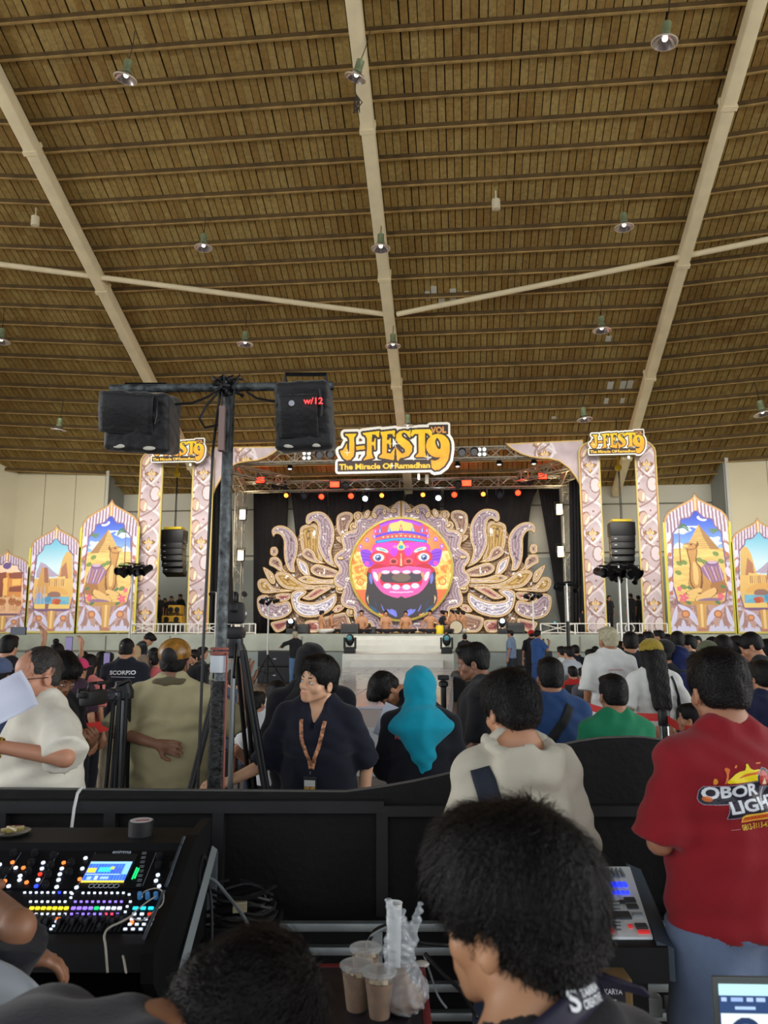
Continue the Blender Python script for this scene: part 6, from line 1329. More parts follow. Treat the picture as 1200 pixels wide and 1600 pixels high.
# person in black with head cloth
r, p, i = make_person('person', dict(near=True, h=.016, hijab=dict(mat=cloth((22, 22, 26), name='black_headscarf'), drape=.5), shirt=dict(mat=cloth((26, 27, 36), name='black_robe'), sleeve=1.95, loose=.05, hem=.80), lower=dict(kind='skirt', mat=BLK, z0=.1), arms=('front', 'front'), strands=0, bw=1.1))
place(r, 487, 1005, 4.5, R(10), 'person wearing a black headscarf and robe directly behind the navy polo')
# seated man with white shirt and the boy by him
r, p, i = make_person('person', dict(near=True, h=.016, pose='chair', hair='thick', skin=MID, shirt=dict(mat=cloth((214, 218, 220), name='white_tee'), sleeve=.85, loose=.03, fold=.006), lower=dict(mat=BLK), head=(R(25), R(-8), 0), arms=('hip', 'lap'), strands=300, finehands=False))
place(r, 432, 1062, 6.6, R(12), 'seated man in a white shirt seen from behind, right of the camera tripod', fit=False)
r, p, i = make_person('person', dict(near=True, h=.018, pose='chair', hair='thick', skin=MID, H=1.35, shirt=dict(mat=BLK), lower=dict(mat=DDEN), head=(R(-30), 0, 0), strands=200, finehands=False))
place(r, 402, 1079, 7.0, 0, 'dark haired child beside the seated man in white', fit=False)
# bending man with paper
r, p, i = make_person('person', dict(near=True, face=True, hair='thick', skin=TAN, lean=R(52), head=(0, R(-20), 0), shirt=dict(mat=cloth((22, 24, 34), name='black_tee'), loose=.022, sleeve=.9), lower=dict(mat=DDEN), arms=(((.2, .12, 1.14), (.08, .32, 1.16), (-.3, .8, .2), (0, -.6, -.6), .4),) * 2, strands=700))
place(r, 598, 1056, 5.5, R(112), 'dark haired man bending forward between the navy polo and the turquoise headscarf', fit=False)
pc = fp(609, 1128, 4.55); pa = empty('paper_sheet', pc, YAW, 'white paper sheet in front of the bending man', 'paper'); MB().bbox((0, 0, 0), (.13, .002, .2), .001, RY(R(24)) @ RX(R(-25))).build('sheet', MATS['white_paper'], pa)
# woman with the turquoise scarf
r, p, i = make_person('person', dict(near=True, hijab=dict(mat=cloth((12, 158, 186), name='turquoise_scarf'), drape=.42), shirt=dict(mat=cloth((24, 26, 36), name='black_jacket'), sleeve=1.95, loose=.032, hem=.86, seed=3), lower=dict(mat=denim((64, 108, 168))), arms=('front', 'front'), strands=0, head=(R(-10), 0, 0), bw=1.05))
wrap_text('jacket_letter', 'R', -.128, 1.298, .032, mat('red_print', (206, 92, 84), .6), i, p['shirt'], r, .03)
place(r, 657, 1041, 4.3, R(-6), 'woman in a turquoise headscarf and black jacket seen from behind')
# man in profile
r, p, i = make_person('person', dict(near=True, face=True, face_h=.005, hair='short', skin=(148, 104, 80), bw=1.12, bd=1.1, head=(R(-4), R(-4), 0), lean=R(5), shirt=dict(mat=cloth((34, 36, 40), name='charcoal_shirt'), loose=.03, sleeve=.95, seed=5), lower=dict(mat=BLK),
    arms=(((.22, .04, 1.10), (.16, .22, .98), (-.2, 1, .1), (-1, 0, 0), .5), ((.22, .05, 1.1), (.14, .24, 1.02), (-.2, 1, .1), (-1, 0, 0), .5)), strands=600, strand_len=.035))
place(r, 738, 1003, 4.9, R(82), 'man with stubble in a charcoal shirt seen in profile facing left')
# hooded jacket
r, p, i = make_person('person', dict(near=True, hair='thick', skin=TAN, head=(R(12), R(-5), 0), hh=.005, bw=.98, bd=1.0, hs=1.05, lean=R(6), shirt=dict(mat=cloth((196, 190, 174), name='stone_hoodie'), hood=True, sleeve=1.95, loose=.032, hem=.80, seed=8, fold=.006, name='hoodie'), lower=dict(mat=DDEN), arms=('front', 'front'), strands=2600, strand_len=.06, strand_w=.0011))
M_st = cloth((40, 46, 58), name='dark_stripe')
wrap_strip('sleeve_stripe', [(-.165, 1.395), (-.15, 1.33), (-.125, 1.24), (-.118, 1.14)], .062, M_st, i, p['hoodie'], r); wrap_strip('sleeve_panel', [(-.235, 1.15), (-.215, 1.12), (-.19, 1.06)], .10, M_st, i, p['hoodie'], r)
L = Layer(); Tt = i['T']
Hs = i['s']; a_ = np.linspace(-1.9, 1.9, 9)
pts = [Tt(.105 * math.sin(a), -.03 - .13 * math.cos(a), 1.462 - .048 * math.cos(a)) for a in a_]
for a, b in zip(pts[:-1], pts[1:]): L.cone(a, b, .022, .022, .014)
P2, Q2 = L.mesh(.007, (), folds(.003, 5, 1.5)); link('hood_rim', npmesh('hood_rim', P2 * Hs, Q2), MATS['stone_hoodie'], r)
place(r, 794, 1042, 2.62, R(14), 'person in a stone coloured hoodie with a dark sleeve stripe seen from behind')
# blue shirt with strap, green boy
r, p, i = make_person('person', dict(near=True, hair='short', skin=MID, shirt=dict(mat=denim((44, 74, 122)), loose=.035, sleeve=1.9, seed=6, collar=True), lower=dict(mat=BLK), arms=('front', 'front'), strands=900, strand_len=.03, bw=1.05))
wrap_strip('bag_strap', [(.085, 1.42), (.03, 1.34), (-.06, 1.22), (-.12, 1.08)], .055, mat('black_webbing', (22, 24, 30), .8), i, p['shirt'], r)
place(r, 858, 1026, 4.5, R(5), 'man in a blue denim shirt with a black strap across his back')
r, p, i = make_person('person', dict(near=True, hair='short', skin=MID, H=1.5, shirt=dict(mat=cloth((24, 122, 84), name='green_tee'), loose=.03, sleeve=.9, seed=2), lower=dict(mat=BLK), arms=('front', 'front'), strands=800, strand_len=.03))
place(r, 956, 1052, 4.2, R(10), 'boy in a green shirt seen from behind, right of the blue shirt')
# white shirt with bleached hair, woman with long hair
r, p, i = make_person('person', dict(near=True, h=.015, hair='short', hair_mat=M_hairblond, skin=MID, bw=1.08, shirt=dict(mat=cloth((226, 228, 226), name='bright_white_tee'), loose=.04, sleeve=.95, hem=.85, fold=.006), lower=dict(mat=denim((66, 84, 116))), arms=('down', 'down'), strands=500, head=(R(16), 0, 0), finehands=False))
M_pinkp = mat('pink_faint_print', (226, 190, 190), .7)
wrap_text('back_lettering', 'RUNNING', 0, 1.315, .018, M_pinkp, i, p['shirt'], r, .01, .13) if False else wrap_strip('faint_print', [(-.07, 1.315), (0, 1.317), (.07, 1.315)], .012, M_pinkp, i, p['shirt'], r)
place(r, 949, 979, 7.6, R(4), 'tall man with bleached hair in a white shirt standing behind the red belt')
r, p, i = make_person('person', dict(near=True, h=.015, hair='long', skin=TAN, shirt=dict(mat=cloth((224, 226, 222), name='white_dress_top'), loose=.018, sleeve=.85, hem=.84), lower=dict(kind='skirt', mat=MATS['white_dress_top'], z0=.52, top=.9, loose=.004), arms=('back', ((.25, -.09, 1.12), (.05, -.15, .99), (-1, .05, -.1), (0, -1, .1), .35)), strands=1500, strand_len=.12, bw=.94, H=1.64, finehands=False,
    cap=dict(mat=cloth((164, 142, 52), name='mustard_band'), brim=0)))
wrap_strip('bag_strap', [(.12, 1.41), (.15, 1.3), (.165, 1.15)], .018, MATS['black_webbing'], i, p['shirt'], r); MB().bbox((.2 * i['s'], -.05, .93 * i['s']), (.09, .22, .26), .03).build('handbag', M_black, r, 2)
place(r, 1016, 998, 6.3, R(2), 'woman with very long black hair and a short white dress')
# man in red
def paint_obor():
    c = Canvas(340, 205, 1235, 935, 330, 270, (0, 0, 0)); m = np.zeros(c.X.shape, bool); cov = lambda P: inpoly(c.X, c.Y, np.array(P, float))
    def add(P, col, sm=0):
        nonlocal m; Q = smooth(P, sm) if sm else np.array(P, float); c.poly(Q, col); m |= inpoly(c.X, c.Y, Q)
    add([(605, 425), (660, 350), (740, 305), (800, 285), (825, 230), (850, 225), (862, 265), (900, 285), (980, 285), (960, 360), (930, 400)], (252, 228, 20), 3); c.poly([(720, 375), (800, 330), (900, 310), (985, 290), (960, 330), (860, 340)], (226, 106, 30), sm=3)
    add([(575, 425), (600, 330), (595, 280), (625, 262), (655, 285), (625, 330), (600, 420)], (232, 120, 60), 3); add([(485, 440), (482, 390), (500, 375), (520, 400), (515, 440)], (240, 160, 60), 3); add([(700, 265), (720, 235), (738, 240), (720, 270)], (236, 140, 60)); add([(945, 232), (960, 215), (1020, 212), (1010, 232)], (236, 130, 60)); add([(1070, 290), (1110, 300), (1100, 330)], (230, 120, 50)); add([(1140, 380), (1200, 400), (1190, 440), (1150, 400)], (240, 150, 60)); add([(1140, 470), (1160, 440), (1190, 480)], (250, 170, 60))
    grey = (176, 170, 190); blk = (32, 28, 44)
    out = [(352, 600), (362, 510), (400, 465), (560, 455), (930, 405), (925, 350), (960, 300), (1010, 262), (1060, 275), (1095, 330), (1098, 420), (1070, 470), (1110, 455), (1215, 480), (1215, 690), (1170, 722), (1100, 735), (1090, 720), (740, 790), (590, 808), (610, 650), (400, 665), (365, 640)]
    add(out, grey); P = np.array(out, float); d = polydist(c.X, c.Y, P); ins = inpoly(c.X, c.Y, P); c.C[ins & (d > 7)] = blk
    c.text('OBOR', 392, 600, 118, (232, 238, 246), .035, 560, .0, rot=-.105); c.text('LIGHT', 632, 748, 122, (232, 238, 246), .035, 575, .0, rot=-.15)
    c.ell(432, 600, 40, 28, (240, 120, 40), .85)
    c.ell(1010, 375, 60, 84, (190, 60, 50)); c.poly([(990, 440), (1000, 400), (1015, 375), (1030, 410), (1040, 440)], (250, 230, 200)); c.poly([(960, 455), (1060, 455), (1000, 560), (975, 640), (965, 640)], (120, 116, 130)); c.line([(1000, 470), (972, 630)], 8, (230, 230, 240))
    add([(725, 838), (740, 775), (780, 755), (1085, 718), (1078, 775), (1040, 800)], (246, 196, 70)); c.poly([(740, 828), (755, 785), (1075, 730), (1068, 775)], (232, 104, 40)); c.text('PRODUCTION', 768, 812, 30, (150, 50, 30), .02, 290, rot=-.13)
    m2 = m.copy(); cc = Canvas(340, 205, 1235, 935, 330, 270, (0, 0, 0)); cc.text('0812-3113-4399', 738, 918, 58, (244, 210, 60), .03, 365, rot=-.11); tm = cc.C.sum(-1) > 10; c.C[tm] = cc.C[tm]; m2 |= tm
    for a, b in (((630, 918), (715, 905)), ((1115, 852), (1165, 840))):
        dd = polydist(c.X, c.Y, np.array([a, b], float), False) < 3.5; c.C[dd] = (206, 150, 150); m2 |= dd
    return c, m2
r, p, i = make_person('person', dict(near=True, hair='top', skin=(176, 124, 96), bw=1.12, bd=1.06, head=(R(-10), R(-4), 0), hh=.005, h=.012, hs=1.03, shirt=dict(mat=cloth((142, 26, 36), name='crimson_tee'), loose=.034, sleeve=.98, hem=.87, seed=14, fold=.0055), lower=dict(kind='shorts', mat=denim((98, 114, 142)), loose=.045, short=-.08),
    arms=('cross', 'cross'), strands=2600, strand_len=.04, strand_w=.001, slim=1.05))
oc, om = paint_obor(); wrap_canvas('back_print', oc, om, -.185, 1.185, .065, 1.38, M_prints, i, p['shirt'], r)
place(r, 1117, 1009, 2.5, R(16), 'man in a crimson shirt printed OBOR LIGHT and denim shorts at the right')
# the young man closest to the camera
r, p, i = make_person('person', dict(near=True, face=True, hair='huge', skin=(190, 140, 104), head=(R(14), R(-2), 0), hh=.004, face_h=.004, h=.012, hs=1.02, shirt=dict(mat=BLK, loose=.006, sleeve=.9, neck=.05), lower=dict(mat=DDEN), strands=9000, strand_len=.055, strand_w=.0007, arms=('lap', 'lap'), lean=R(6)))
M_navyb = mat('navy_webbing', (30, 28, 52), .6); sT = p['body']
wrap_strip('neck_lanyard', [(-.10, 1.43), (-.05, 1.475), (.0, 1.497), (.045, 1.502), (.075, 1.48)], .032, M_navyb, i, p['body'], r, off=.012)
wrap_text('lanyard_big_letter', 'S', -.005, 1.404, .026, MATS['white_print'], i, p['body'], r, .05) if False else None
lf = r.children[-1]
for txt, x, z, h_, w_ in (('S', -.012, 1.492, .022, .016), ('TARRIA', .018, 1.502, .008, .036), ('CREATIVE', .018, 1.491, .0085, .036)):
    o = wrap_text('lanyard_lettering', txt, x, z, h_, MATS['white_print'], i, p['body'], r, .03, w_);
    o.data.transform(Matrix.Translation(Vector(i['Rt'] @ V3(0, -.014, 0)) * i['s']))
place(r, 796, 1244, 1.07, R(34), 'young man with thick hair and a navy lanyard directly before the camera', fit=False)
# dark head and back at the lower left
r, p, i = make_person('person', dict(near=True, hair='curly', skin=MID, pose='chair', lean=R(71), head=(0, R(-8), 0), hh=.005, shirt=dict(mat=cloth((44, 46, 56), name='slate_tee'), loose=.03, sleeve=.9, hem=.85, neck=-.02), lower=dict(mat=BLK), arms=('lap', 'lap'), strands=7000, strand_len=.05, strand_w=.0008, bw=1.15, bd=1.1))
place(r, 392, 1506, 1.14, R(-58), 'dark haired person leaning forward in a slate shirt at the bottom of the picture', fit=False)
# operator at the mixing desk, mostly outside the picture
pp = fp(-190, 1420, 1.72); oa = YAW - R(14); OL = Vector((pp.x, pp.y, 0.0))
def loc_(px, py, d): q = fp(px, py, d) - OL; q = Matrix.Rotation(-oa, 3, 'Z') @ q; return (q.x / (1.68 / 1.7), q.y / (1.68 / 1.7), q.z / (1.68 / 1.7))
def dir_(a, b): return tuple(np.array(b) - np.array(a))
e1, w1, w2 = loc_(26, 1450, 1.72), loc_(-30, 1390, 1.95), loc_(12, 1492, 1.85)
r, p, i = make_person('person', dict(near=True, pose='chair', hair='short', skin=(150, 106, 80), shirt=dict(mat=cloth((26, 28, 36), name='operator_shirt'), loose=.026, sleeve=.97), lower=dict(mat=LBLUE), lean=R(10), finehands=True,
    arms=(dict(e=loc_(-150, 1480, 1.75), w=w2, h=dir_(w2, loc_(50, 1494, 1.88)), n=(0, 0, -1), c=.35), dict(e=e1, w=w1, h=dir_(e1, w1), n=(0, 0, -1), c=.3))))
r.location = OL; r.rotation_euler = (0, 0, oa); tag(r, 'sound operator in a dark shirt and jeans at the mixing desk by the left edge', 'person'); seat_for(r, 'sound operator')
# ================================================================ the rest of the crowd
def C3(*a): return cloth(tuple(a))
def crowd(px, y, d, turn, lab, hair='short', top=(30, 32, 38), low=(40, 42, 50), pose='stand', arms=('down', 'down'), skin=TAN, fit=None, **k):
    sp = dict(hair=hair, skin=skin, shirt=dict(mat=C3(*top), sleeve=k.pop('sleeve', .85), loose=.028), lower=dict(mat=C3(*low), kind=k.pop('kind', 'trousers')), pose=pose, arms=arms, h=.024 if d < 12 else .03, hh=.014 if d < 12 else .02, shoes=d < 12, lh=.03); sp.update(k)
    r, p, i = make_person('person', sp); r.location = (0, 0, 0)
    place(r, px, y, d, R(turn), lab, None, 0., (pose == 'stand') if fit is None else fit)
    if pose != 'stand' and r.location.z < 0: r.location.z = 0
    return r, p, i
def phone(loc, rz, lab, w_=.075, h_=.15, screen=False, rl=0.):
    t = empty('mobile_phone', loc, rz, lab, 'phone'); Mx = RY(rl); MB().bbox((0, 0, 0), (w_, .009, h_), .004, Mx).build('phone_body', M_black, t, 2); MB().box((0, -.006, 0), (w_ * .9, .002, h_ * .92), Mx).build('screen', mat('phone_screen_lit', (120, 110, 150), .3, emit=.5) if screen else M_lens, t)
# left side
crowd(16, 991, 7.6, -8, 'black shirted man holding a phone high in both hands at the left edge', 'short', (26, 28, 34), arms=('down', ((.27, .12, 1.42), (.22, .24, 1.66), (-.2, .1, 1), (-.5, -.3, 0), .6)))
phone(fp(29, 986, 7.3), YAW, 'phone held sideways above the head of the man at the left edge', .15, .075)
crowd(1, 1028, 5.6, 0, 'person in a grey blue cap cut by the left edge', 'short', (70, 84, 118), cap=dict(mat=C3(84, 98, 132), brim=1), H=1.6)
crowd(91, 997, 9.0, -5, 'woman with a hair bun raising a phone', 'bun', (24, 25, 30), arms=('down', 'high'), H=1.6)
phone(fp(108, 1006, 8.8), YAW, 'phone raised upright by the woman with the hair bun', .08, .16, True)
crowd(131, 1017, 11, 10, 'dark haired person right of the woman with the bun', 'thick', (40, 36, 44), H=1.6)
crowd(125, 1028, 7.3, -20, 'person in a pink cap behind the video operator', 'short', (60, 40, 56), cap=dict(mat=C3(214, 60, 110), brim=1), H=1.5)
crowd(141, 1021, 7.6, -25, 'woman with shoulder length hair in a pink shirt left of the SCORPIO shirt', 'long', (226, 132, 128), H=1.5)
crowd(159, 1017, 9.4, 30, 'woman in a blue top with a phone left of the SCORPIO shirt', 'long', (44, 60, 132), arms=('phone', 'phone'), H=1.52)
phone(fp(167, 1030, 9.0), YAW, 'phone in front of the woman in the blue top', .075, .15, True)
crowd(172, 1019, 12, 0, 'dark haired head left of the SCORPIO shirt', 'short', (60, 60, 66), H=1.5)
crowd(235, 989, 14.6, -60, 'man in a black shirt bending over the seated row right of the SCORPIO shirt', 'short', (28, 30, 34), lean=R(28), head=(0, R(-20), 0))
crowd(212, 1008, 12.5, 30, 'woman in a beige headscarf beside the bending man', None, (120, 96, 84), hijab=dict(mat=C3(196, 164, 124), drape=.3), H=1.5)
crowd(225, 1023, 9.6, 20, 'woman in a taupe headscarf right of the SCORPIO shirt', None, (74, 60, 60), hijab=dict(mat=C3(142, 122, 104), drape=.3), H=1.48, arms=('phone', 'phone'))
crowd(249, 1019, 9.6, -60, 'person in a pink shirt looking right beside the patterned cap', 'short', (222, 104, 112), H=1.5)
crowd(241, 1011, 11.0, 0, 'dark haired person behind the pink shirt', 'thick', (50, 46, 50), H=1.5)
crowd(222, 1013, 15, 20, 'small dark head behind the beige headscarf', 'short', (130, 60, 60), H=1.5)
crowd(303, 1014, 11.5, 140, 'boy in a black shirt right of the patterned cap', 'thick', (26, 27, 32), H=1.5, face=True)
crowd(317, 1010, 12.5, -80, 'boy in a dark shirt stretching his arm to the tall pole', 'short', (30, 34, 36), arms=('down', ((.25, .18, 1.3), (.24, .40, 1.42), (0, 1, .4), (0, 0, -1), .3)), H=1.5)
crowd(291, 1022, 15, 0, 'dark head between the patterned cap and the black shirted boy', 'short', (70, 50, 50), H=1.45)
crowd(461, 986, 24.6, 35, 'blond person in a patterned black jacket leaning on the bass speaker', 'short', (34, 36, 40), (92, 128, 168), hair_mat=M_hairblond, arms=(((.26, .2, 1.3), (.24, .45, 1.2), (0, 1, 0), (0, 0, -1), .3), 'down'), sleeve=1.9)
crowd(366, 1044, 8.4, 20, 'person kneeling behind the camera tripod', 'short', (92, 104, 120), pose='chair')
# right side
crowd(797, 984, 24.0, 62, 'boy in a pale blue shirt walking past the stage', 'short', (124, 146, 178), (44, 52, 66), kind='shorts')
crowd(726, 990, 24.0, 0, 'distant dark haired person between the stair and the profile man', 'short', (38, 38, 44))
r, p, i = crowd(830, 984, 21.5, 0, 'person in a red cap carrying a black backpack', 'short', (30, 30, 36), (24, 24, 28), cap=dict(mat=C3(206, 44, 38), brim=1)); MB().bbox((0, -.2, 1.18), (.3, .18, .46), .05).build('backpack', M_blackcloth, r, 2)
crowd(840, 984, 20.2, -60, 'person in a long blue dress holding up a phone beside the red cap', 'short', (56, 90, 150), (50, 84, 144), kind='skirt', arms=('phone', 'phone'))
crowd(877, 1009, 14.5, 25, 'seated boy in white left of the pole stand', 'short', (214, 218, 216), pose='chair', face=False); crowd(888, 1009, 12.6, 30, 'seated person in pale grey beside the thin pole', 'short', (176, 182, 190), pose='chair'); crowd(898, 1007, 15.6, 20, 'seated person in navy right of the thin pole', 'short', (30, 34, 50), pose='chair')
crowd(894, 1040, 10.0, 10, 'seated child in a red vest by the thin pole', 'short', (190, 44, 40), pose='chair', H=1.3); crowd(924, 1013, 11.6, 30, 'seated person in white at the elbow of the bleached haired man', 'thick', (216, 214, 214), pose='chair'); crowd(912, 1042, 9.4, 25, 'seated person in grey low beside the bleached haired man', 'short', (92, 92, 100), pose='chair', H=1.4)
crowd(930, 1009, 15.5, 0, 'dark haired head left of the bleached hair', 'short', (60, 40, 40), pose='chair')
r, p, i = crowd(984, 986, 8.2, -8, 'broad man in a dark patterned jacket between white shirt and long hair', 'short', (38, 44, 54), sleeve=1.9, bw=1.04, near=True, h=.016, strands=300, finehands=False); wrap_strip('white_trim', [(-.14, .93), (0, .925), (.14, .93)], .012, W_T, i, p['shirt'], r)
crowd(968, 1001, 8.6, 10, 'dark haired person right of the white shirt', 'thick', (50, 50, 56), H=1.6)
crowd(1001, 990, 13, 0, 'small dark head left of the mustard hair band', 'short', (200, 204, 200)); crowd(1012, 986, 14, 40, 'distant man in a grey green shirt above the mustard band', 'short', (120, 130, 120)); crowd(1029, 984, 14.5, 60, 'distant man in white above the black cap', 'short', (216, 220, 220)); crowd(1043, 990, 15, 0, 'distant dark head left of the green shirted man', 'short', (60, 62, 70))
crowd(1038, 999, 6.9, -30, 'person in a black cap with a pale collar right of the long hair', 'short', (34, 36, 44), cap=dict(mat=C3(24, 24, 28), brim=1), near=True, h=.018, strands=0, finehands=False)
crowd(1058, 985, 9.6, -20, 'man in a dark green shirt looking toward the stage panels', 'thick', (58, 66, 56))
crowd(1059, 1009, 6.9, 5, 'woman in a navy headscarf and maroon dress beside the red shirted man', None, (56, 48, 62), (110, 30, 38), hijab=dict(mat=C3(24, 36, 84), drape=.2), near=True, h=.018, strands=0, finehands=False, kind='skirt', H=1.6, sleeve=1.9)
crowd(1074, 991, 9.6, 78, 'man with glasses in profile facing left in a black shirt', 'short', (28, 28, 34), skin=FAIR); crowd(1089, 993, 13.5, 150, 'distant face looking back toward the camera', 'short', (60, 60, 66), face=True)
crowd(1104, 1001, 7.2, 5, 'person in an olive bucket hat behind the red shirted man', 'short', (60, 64, 56), cap=dict(mat=C3(102, 108, 82), brim=0), H=1.62)
crowd(1112, 994, 11.5, 0, 'dark haired person right of the olive hat', 'thick', (44, 44, 52)); crowd(1128, 990, 7.6, -5, 'person with a large round head of dark hair above the red shirted man', 'curly', (36, 38, 48)); crowd(1150, 992, 8.6, 10, 'woman with dark hair left of the phone reading man', 'thick', (66, 74, 104))
crowd(1170, 989, 6.9, 60, 'man in a black shirt bending his head over a phone', 'short', (26, 28, 34), (30, 44, 84), head=(0, R(-28), 0), arms=('phone', 'phone'), near=True, h=.018, strands=200, finehands=False); crowd(1197, 997, 7.4, 30, 'dark haired person cut by the right edge', 'thick', (150, 110, 96))
r, p, i = crowd(1189, 1030, 5.4, 10, 'person in a navy shirt lettered A at the right edge', 'thick', (24, 30, 60), near=True, h=.016, strands=300, finehands=False, H=1.58); wrap_text('back_letter', 'A', .0, 1.27, .05, MATS['white_print'], i, p['shirt'], r, .03)
crowd(1163, 1034, 5.9, 0, 'person in a long blue dress in front of the bending man', 'short', (34, 52, 100), (30, 46, 92), kind='skirt', H=1.5, near=True, h=.018, strands=0, finehands=False)
crowd(1078, 1098, 4.9, 60, 'small child beside the belt post, left of the red shirt', 'short', (60, 50, 50), H=1.2, near=True, h=.016, strands=200, finehands=False)
crowd(1066, 996, 12.5, 10, 'small dark head behind the green shirted man', 'short', (70, 60, 60)); crowd(1137, 1000, 13, 0, 'dark head between the round hair and the woman on the right', 'short', (80, 76, 86)); crowd(1183, 1000, 10.5, 0, 'dark haired person behind the phone reading man', 'thick', (50, 52, 62))
# backstage helpers seen through the gates
def on_stage(px, y, Y, turn, lab, **k):
    p0 = at(px, y, Y); f = p0.y * math.cos(YAW) - p0.x * math.sin(YAW); kk = dict(h=.03, hh=.02, shoes=False, hair='short', skin=MID, arms=('down', 'down')); kk.update(k); r, p, i = make_person('person', kk); a = YAW + R(turn); r.rotation_euler = (0, 0, a)
    hx, hy = r['_hx'], r['_hy']; r.location = (p0.x - (hx * math.cos(a) - hy * math.sin(a)), Y, max(SZ, p0.z - r['_top']) if kk.get('pose', 'stand') != 'stand' else SZ); tag(r, lab, 'person')
    if kk.get('pose', 'stand') == 'stand': k_ = (p0.z - SZ) / r['_top']; r.scale = (k_,) * 3
    return r
D_ = dict(shirt=dict(mat=C3(30, 30, 34), sleeve=.85, loose=.03), lower=dict(mat=C3(30, 30, 36)))
for px, y, Y, tn, lb, hr_ in ((248, 929, 30.2, 200, 'helper at the far left inside the left gate', 'short'), (258, 934, 30.8, 190, 'long haired helper second in the left gate', 'long'), (268, 931, 30.6, 170, 'helper behind the yellow box in the left gate', 'short'), (282, 928, 31.2, 150, 'tall dark helper at the right in the left gate', 'short'), (951, 930, 30.0, 200, 'helper in black beside the left board of the right gate', 'short'), (985, 927, 30.4, 20, 'helper in black in the middle of the right gate', 'short'), (997, 930, 30.8, 10, 'helper in black at the right of the right gate', 'thick')):
    on_stage(px, y, Y, tn, lb, **{**D_, 'hair': hr_})
r = on_stage(372, 947, 28.2, 190, 'performer in a golden mask and red white costume by the tall pole', shirt=dict(mat=C3(190, 70, 50), sleeve=1.9, loose=.04), lower=dict(mat=C3(226, 220, 210)), hair='long', hair_mat=mat('gold_headdress', (196, 156, 92), .4, .3)); on_stage(362, 950, 28.8, 160, 'dark clothed person behind the masked performer', **D_)
on_stage(910, 953, 29.0, 170, 'person half hidden by the black drape beside the right gate', **D_)
# seated players
NP = 0
for px, y, tn, lb, top, arm in ((503, 955, -60, 'bare chested player seated furthest left on the stage', 0, 'lap'), (518, 959, -80, 'bare chested player leaning beside the leftmost one', 0, 'front'), (565, 961, 175, 'bare chested player seated left of the mask chin', 0, 'lap'), (603, 961, 185, 'bare chested player seated under the left half of the mask', 0, 'lap'), (634, 962, 180, 'bare chested player seated in the middle below the mask', 0, 'lap'), (672, 961, 172, 'bare chested player with a dark sash right of the mask chin', 1, 'hip'), (691, 955, 60, 'player in dark seated with his back half turned behind the yellow drum', 1, 'lap'),
                            (697, 961, 160, 'player with only the head showing behind the yellow drum', 0, 'lap'), (706, 957, 120, 'bare chested player bending behind the large dark drum', 0, 'front'), (714, 958, 90, 'bare chested player second from the right', 0, 'front'), (723, 959, 60, 'bare chested player seated furthest right', 0, 'lap')):
    on_stage(px, y, SY + 1.3 + (NP := NP + 1) % 3 * .62, tn, lb, pose='floor', hair='short', skin=(188, 136, 98), arms=(arm, arm), lower=dict(mat=C3(206, 204, 200) if px in (503, 723) else C3(30, 28, 34)), shirt=dict(mat=C3(34, 32, 40), loose=.02) if top and px == 691 else None)
# ================================================================ equipment before the camera; own frame: x right, y away from the camera, z up
FG = lambda x, y, z=0.: Vector((*head2hall(x, y), z))
def fx(px, py, d):       # x right and height of a pixel at distance d
    r, f, u = pray(px, py); t = d / f; return r * t, EYE + u * t
def fgt(name, x, y, z, lab, cat, group=None, rz=0.): return empty(name, FG(x, y, z), YAW + rz, lab, cat, group)
M_ply = mat('black_painted_plywood', (19, 19, 20), .6, noise=.35, nscale=5, bump=.15, bscale=30, spec=.3); M_plye = mat('partition_top_edge', (92, 92, 90), .6, noise=.2); M_rail = mat('black_timber_rail', (30, 31, 33), .5, noise=.3, nscale=6)
DB = 3.22
def top_z(px):
    P = [(-200, 1231), (540, 1237), (600, 1229), (650, 1220), (700, 1209), (780, 1188), (870, 1166), (905, 1158), (940, 1153), (1000, 1151), (1060, 1160), (1120, 1180), (1250, 1232), (1400, 1240)]
    return np.interp(px, [a for a, b in P], [b for a, b in P])
part = fgt('partition', 0, DB, 0, 'long black partition with a curved upper edge between the crew and the audience', 'partition')
edges = [-260, 10, 178, 345, 597, 742, 905, 1060, 1260, 1420]
for a, b in zip(edges[:-1], edges[1:]):
    pts = [fx(px, top_z(px), DB) for px in np.linspace(a, b, 10)]; poly = [(pts[0][0] + .003, .02)] + [(x, z) for x, z in pts] + [(pts[-1][0] - .003, .02)]
    MB().prism([(x, z) for x, z in poly], 0, .018).build('panel', M_ply, part)
    MB().add([v for x, z in pts for v in ((x, -.001, z - .002), (x, .02, z - .002), (x, .02, z + .003), (x, -.001, z + .003))], [(4 * i + k, 4 * i + (k + 1) % 4, 4 * i + 4 + (k + 1) % 4, 4 * i + 4 + k) for i in range(9) for k in range(4)]).build('edge_strip', M_plye, part)
for a in edges[1:-1]:
    x, z = fx(a, 1262, DB); MB().box((x, -.025, z / 2), (.045, .045, z)).build('stile', M_rail, part)
x0, z0 = fx(-260, 1257, DB); x1, z1 = fx(600, 1257, DB); x2, _ = fx(1420, 1260, DB)
MB().box(((x0 + x1) / 2, -.027, z0), (x1 - x0, .05, .045)).build('rail', M_rail, part); MB().box(((x1 + x2) / 2, -.027, z0 - .015), (x2 - x1, .05, .04)).build('rail', M_rail, part)
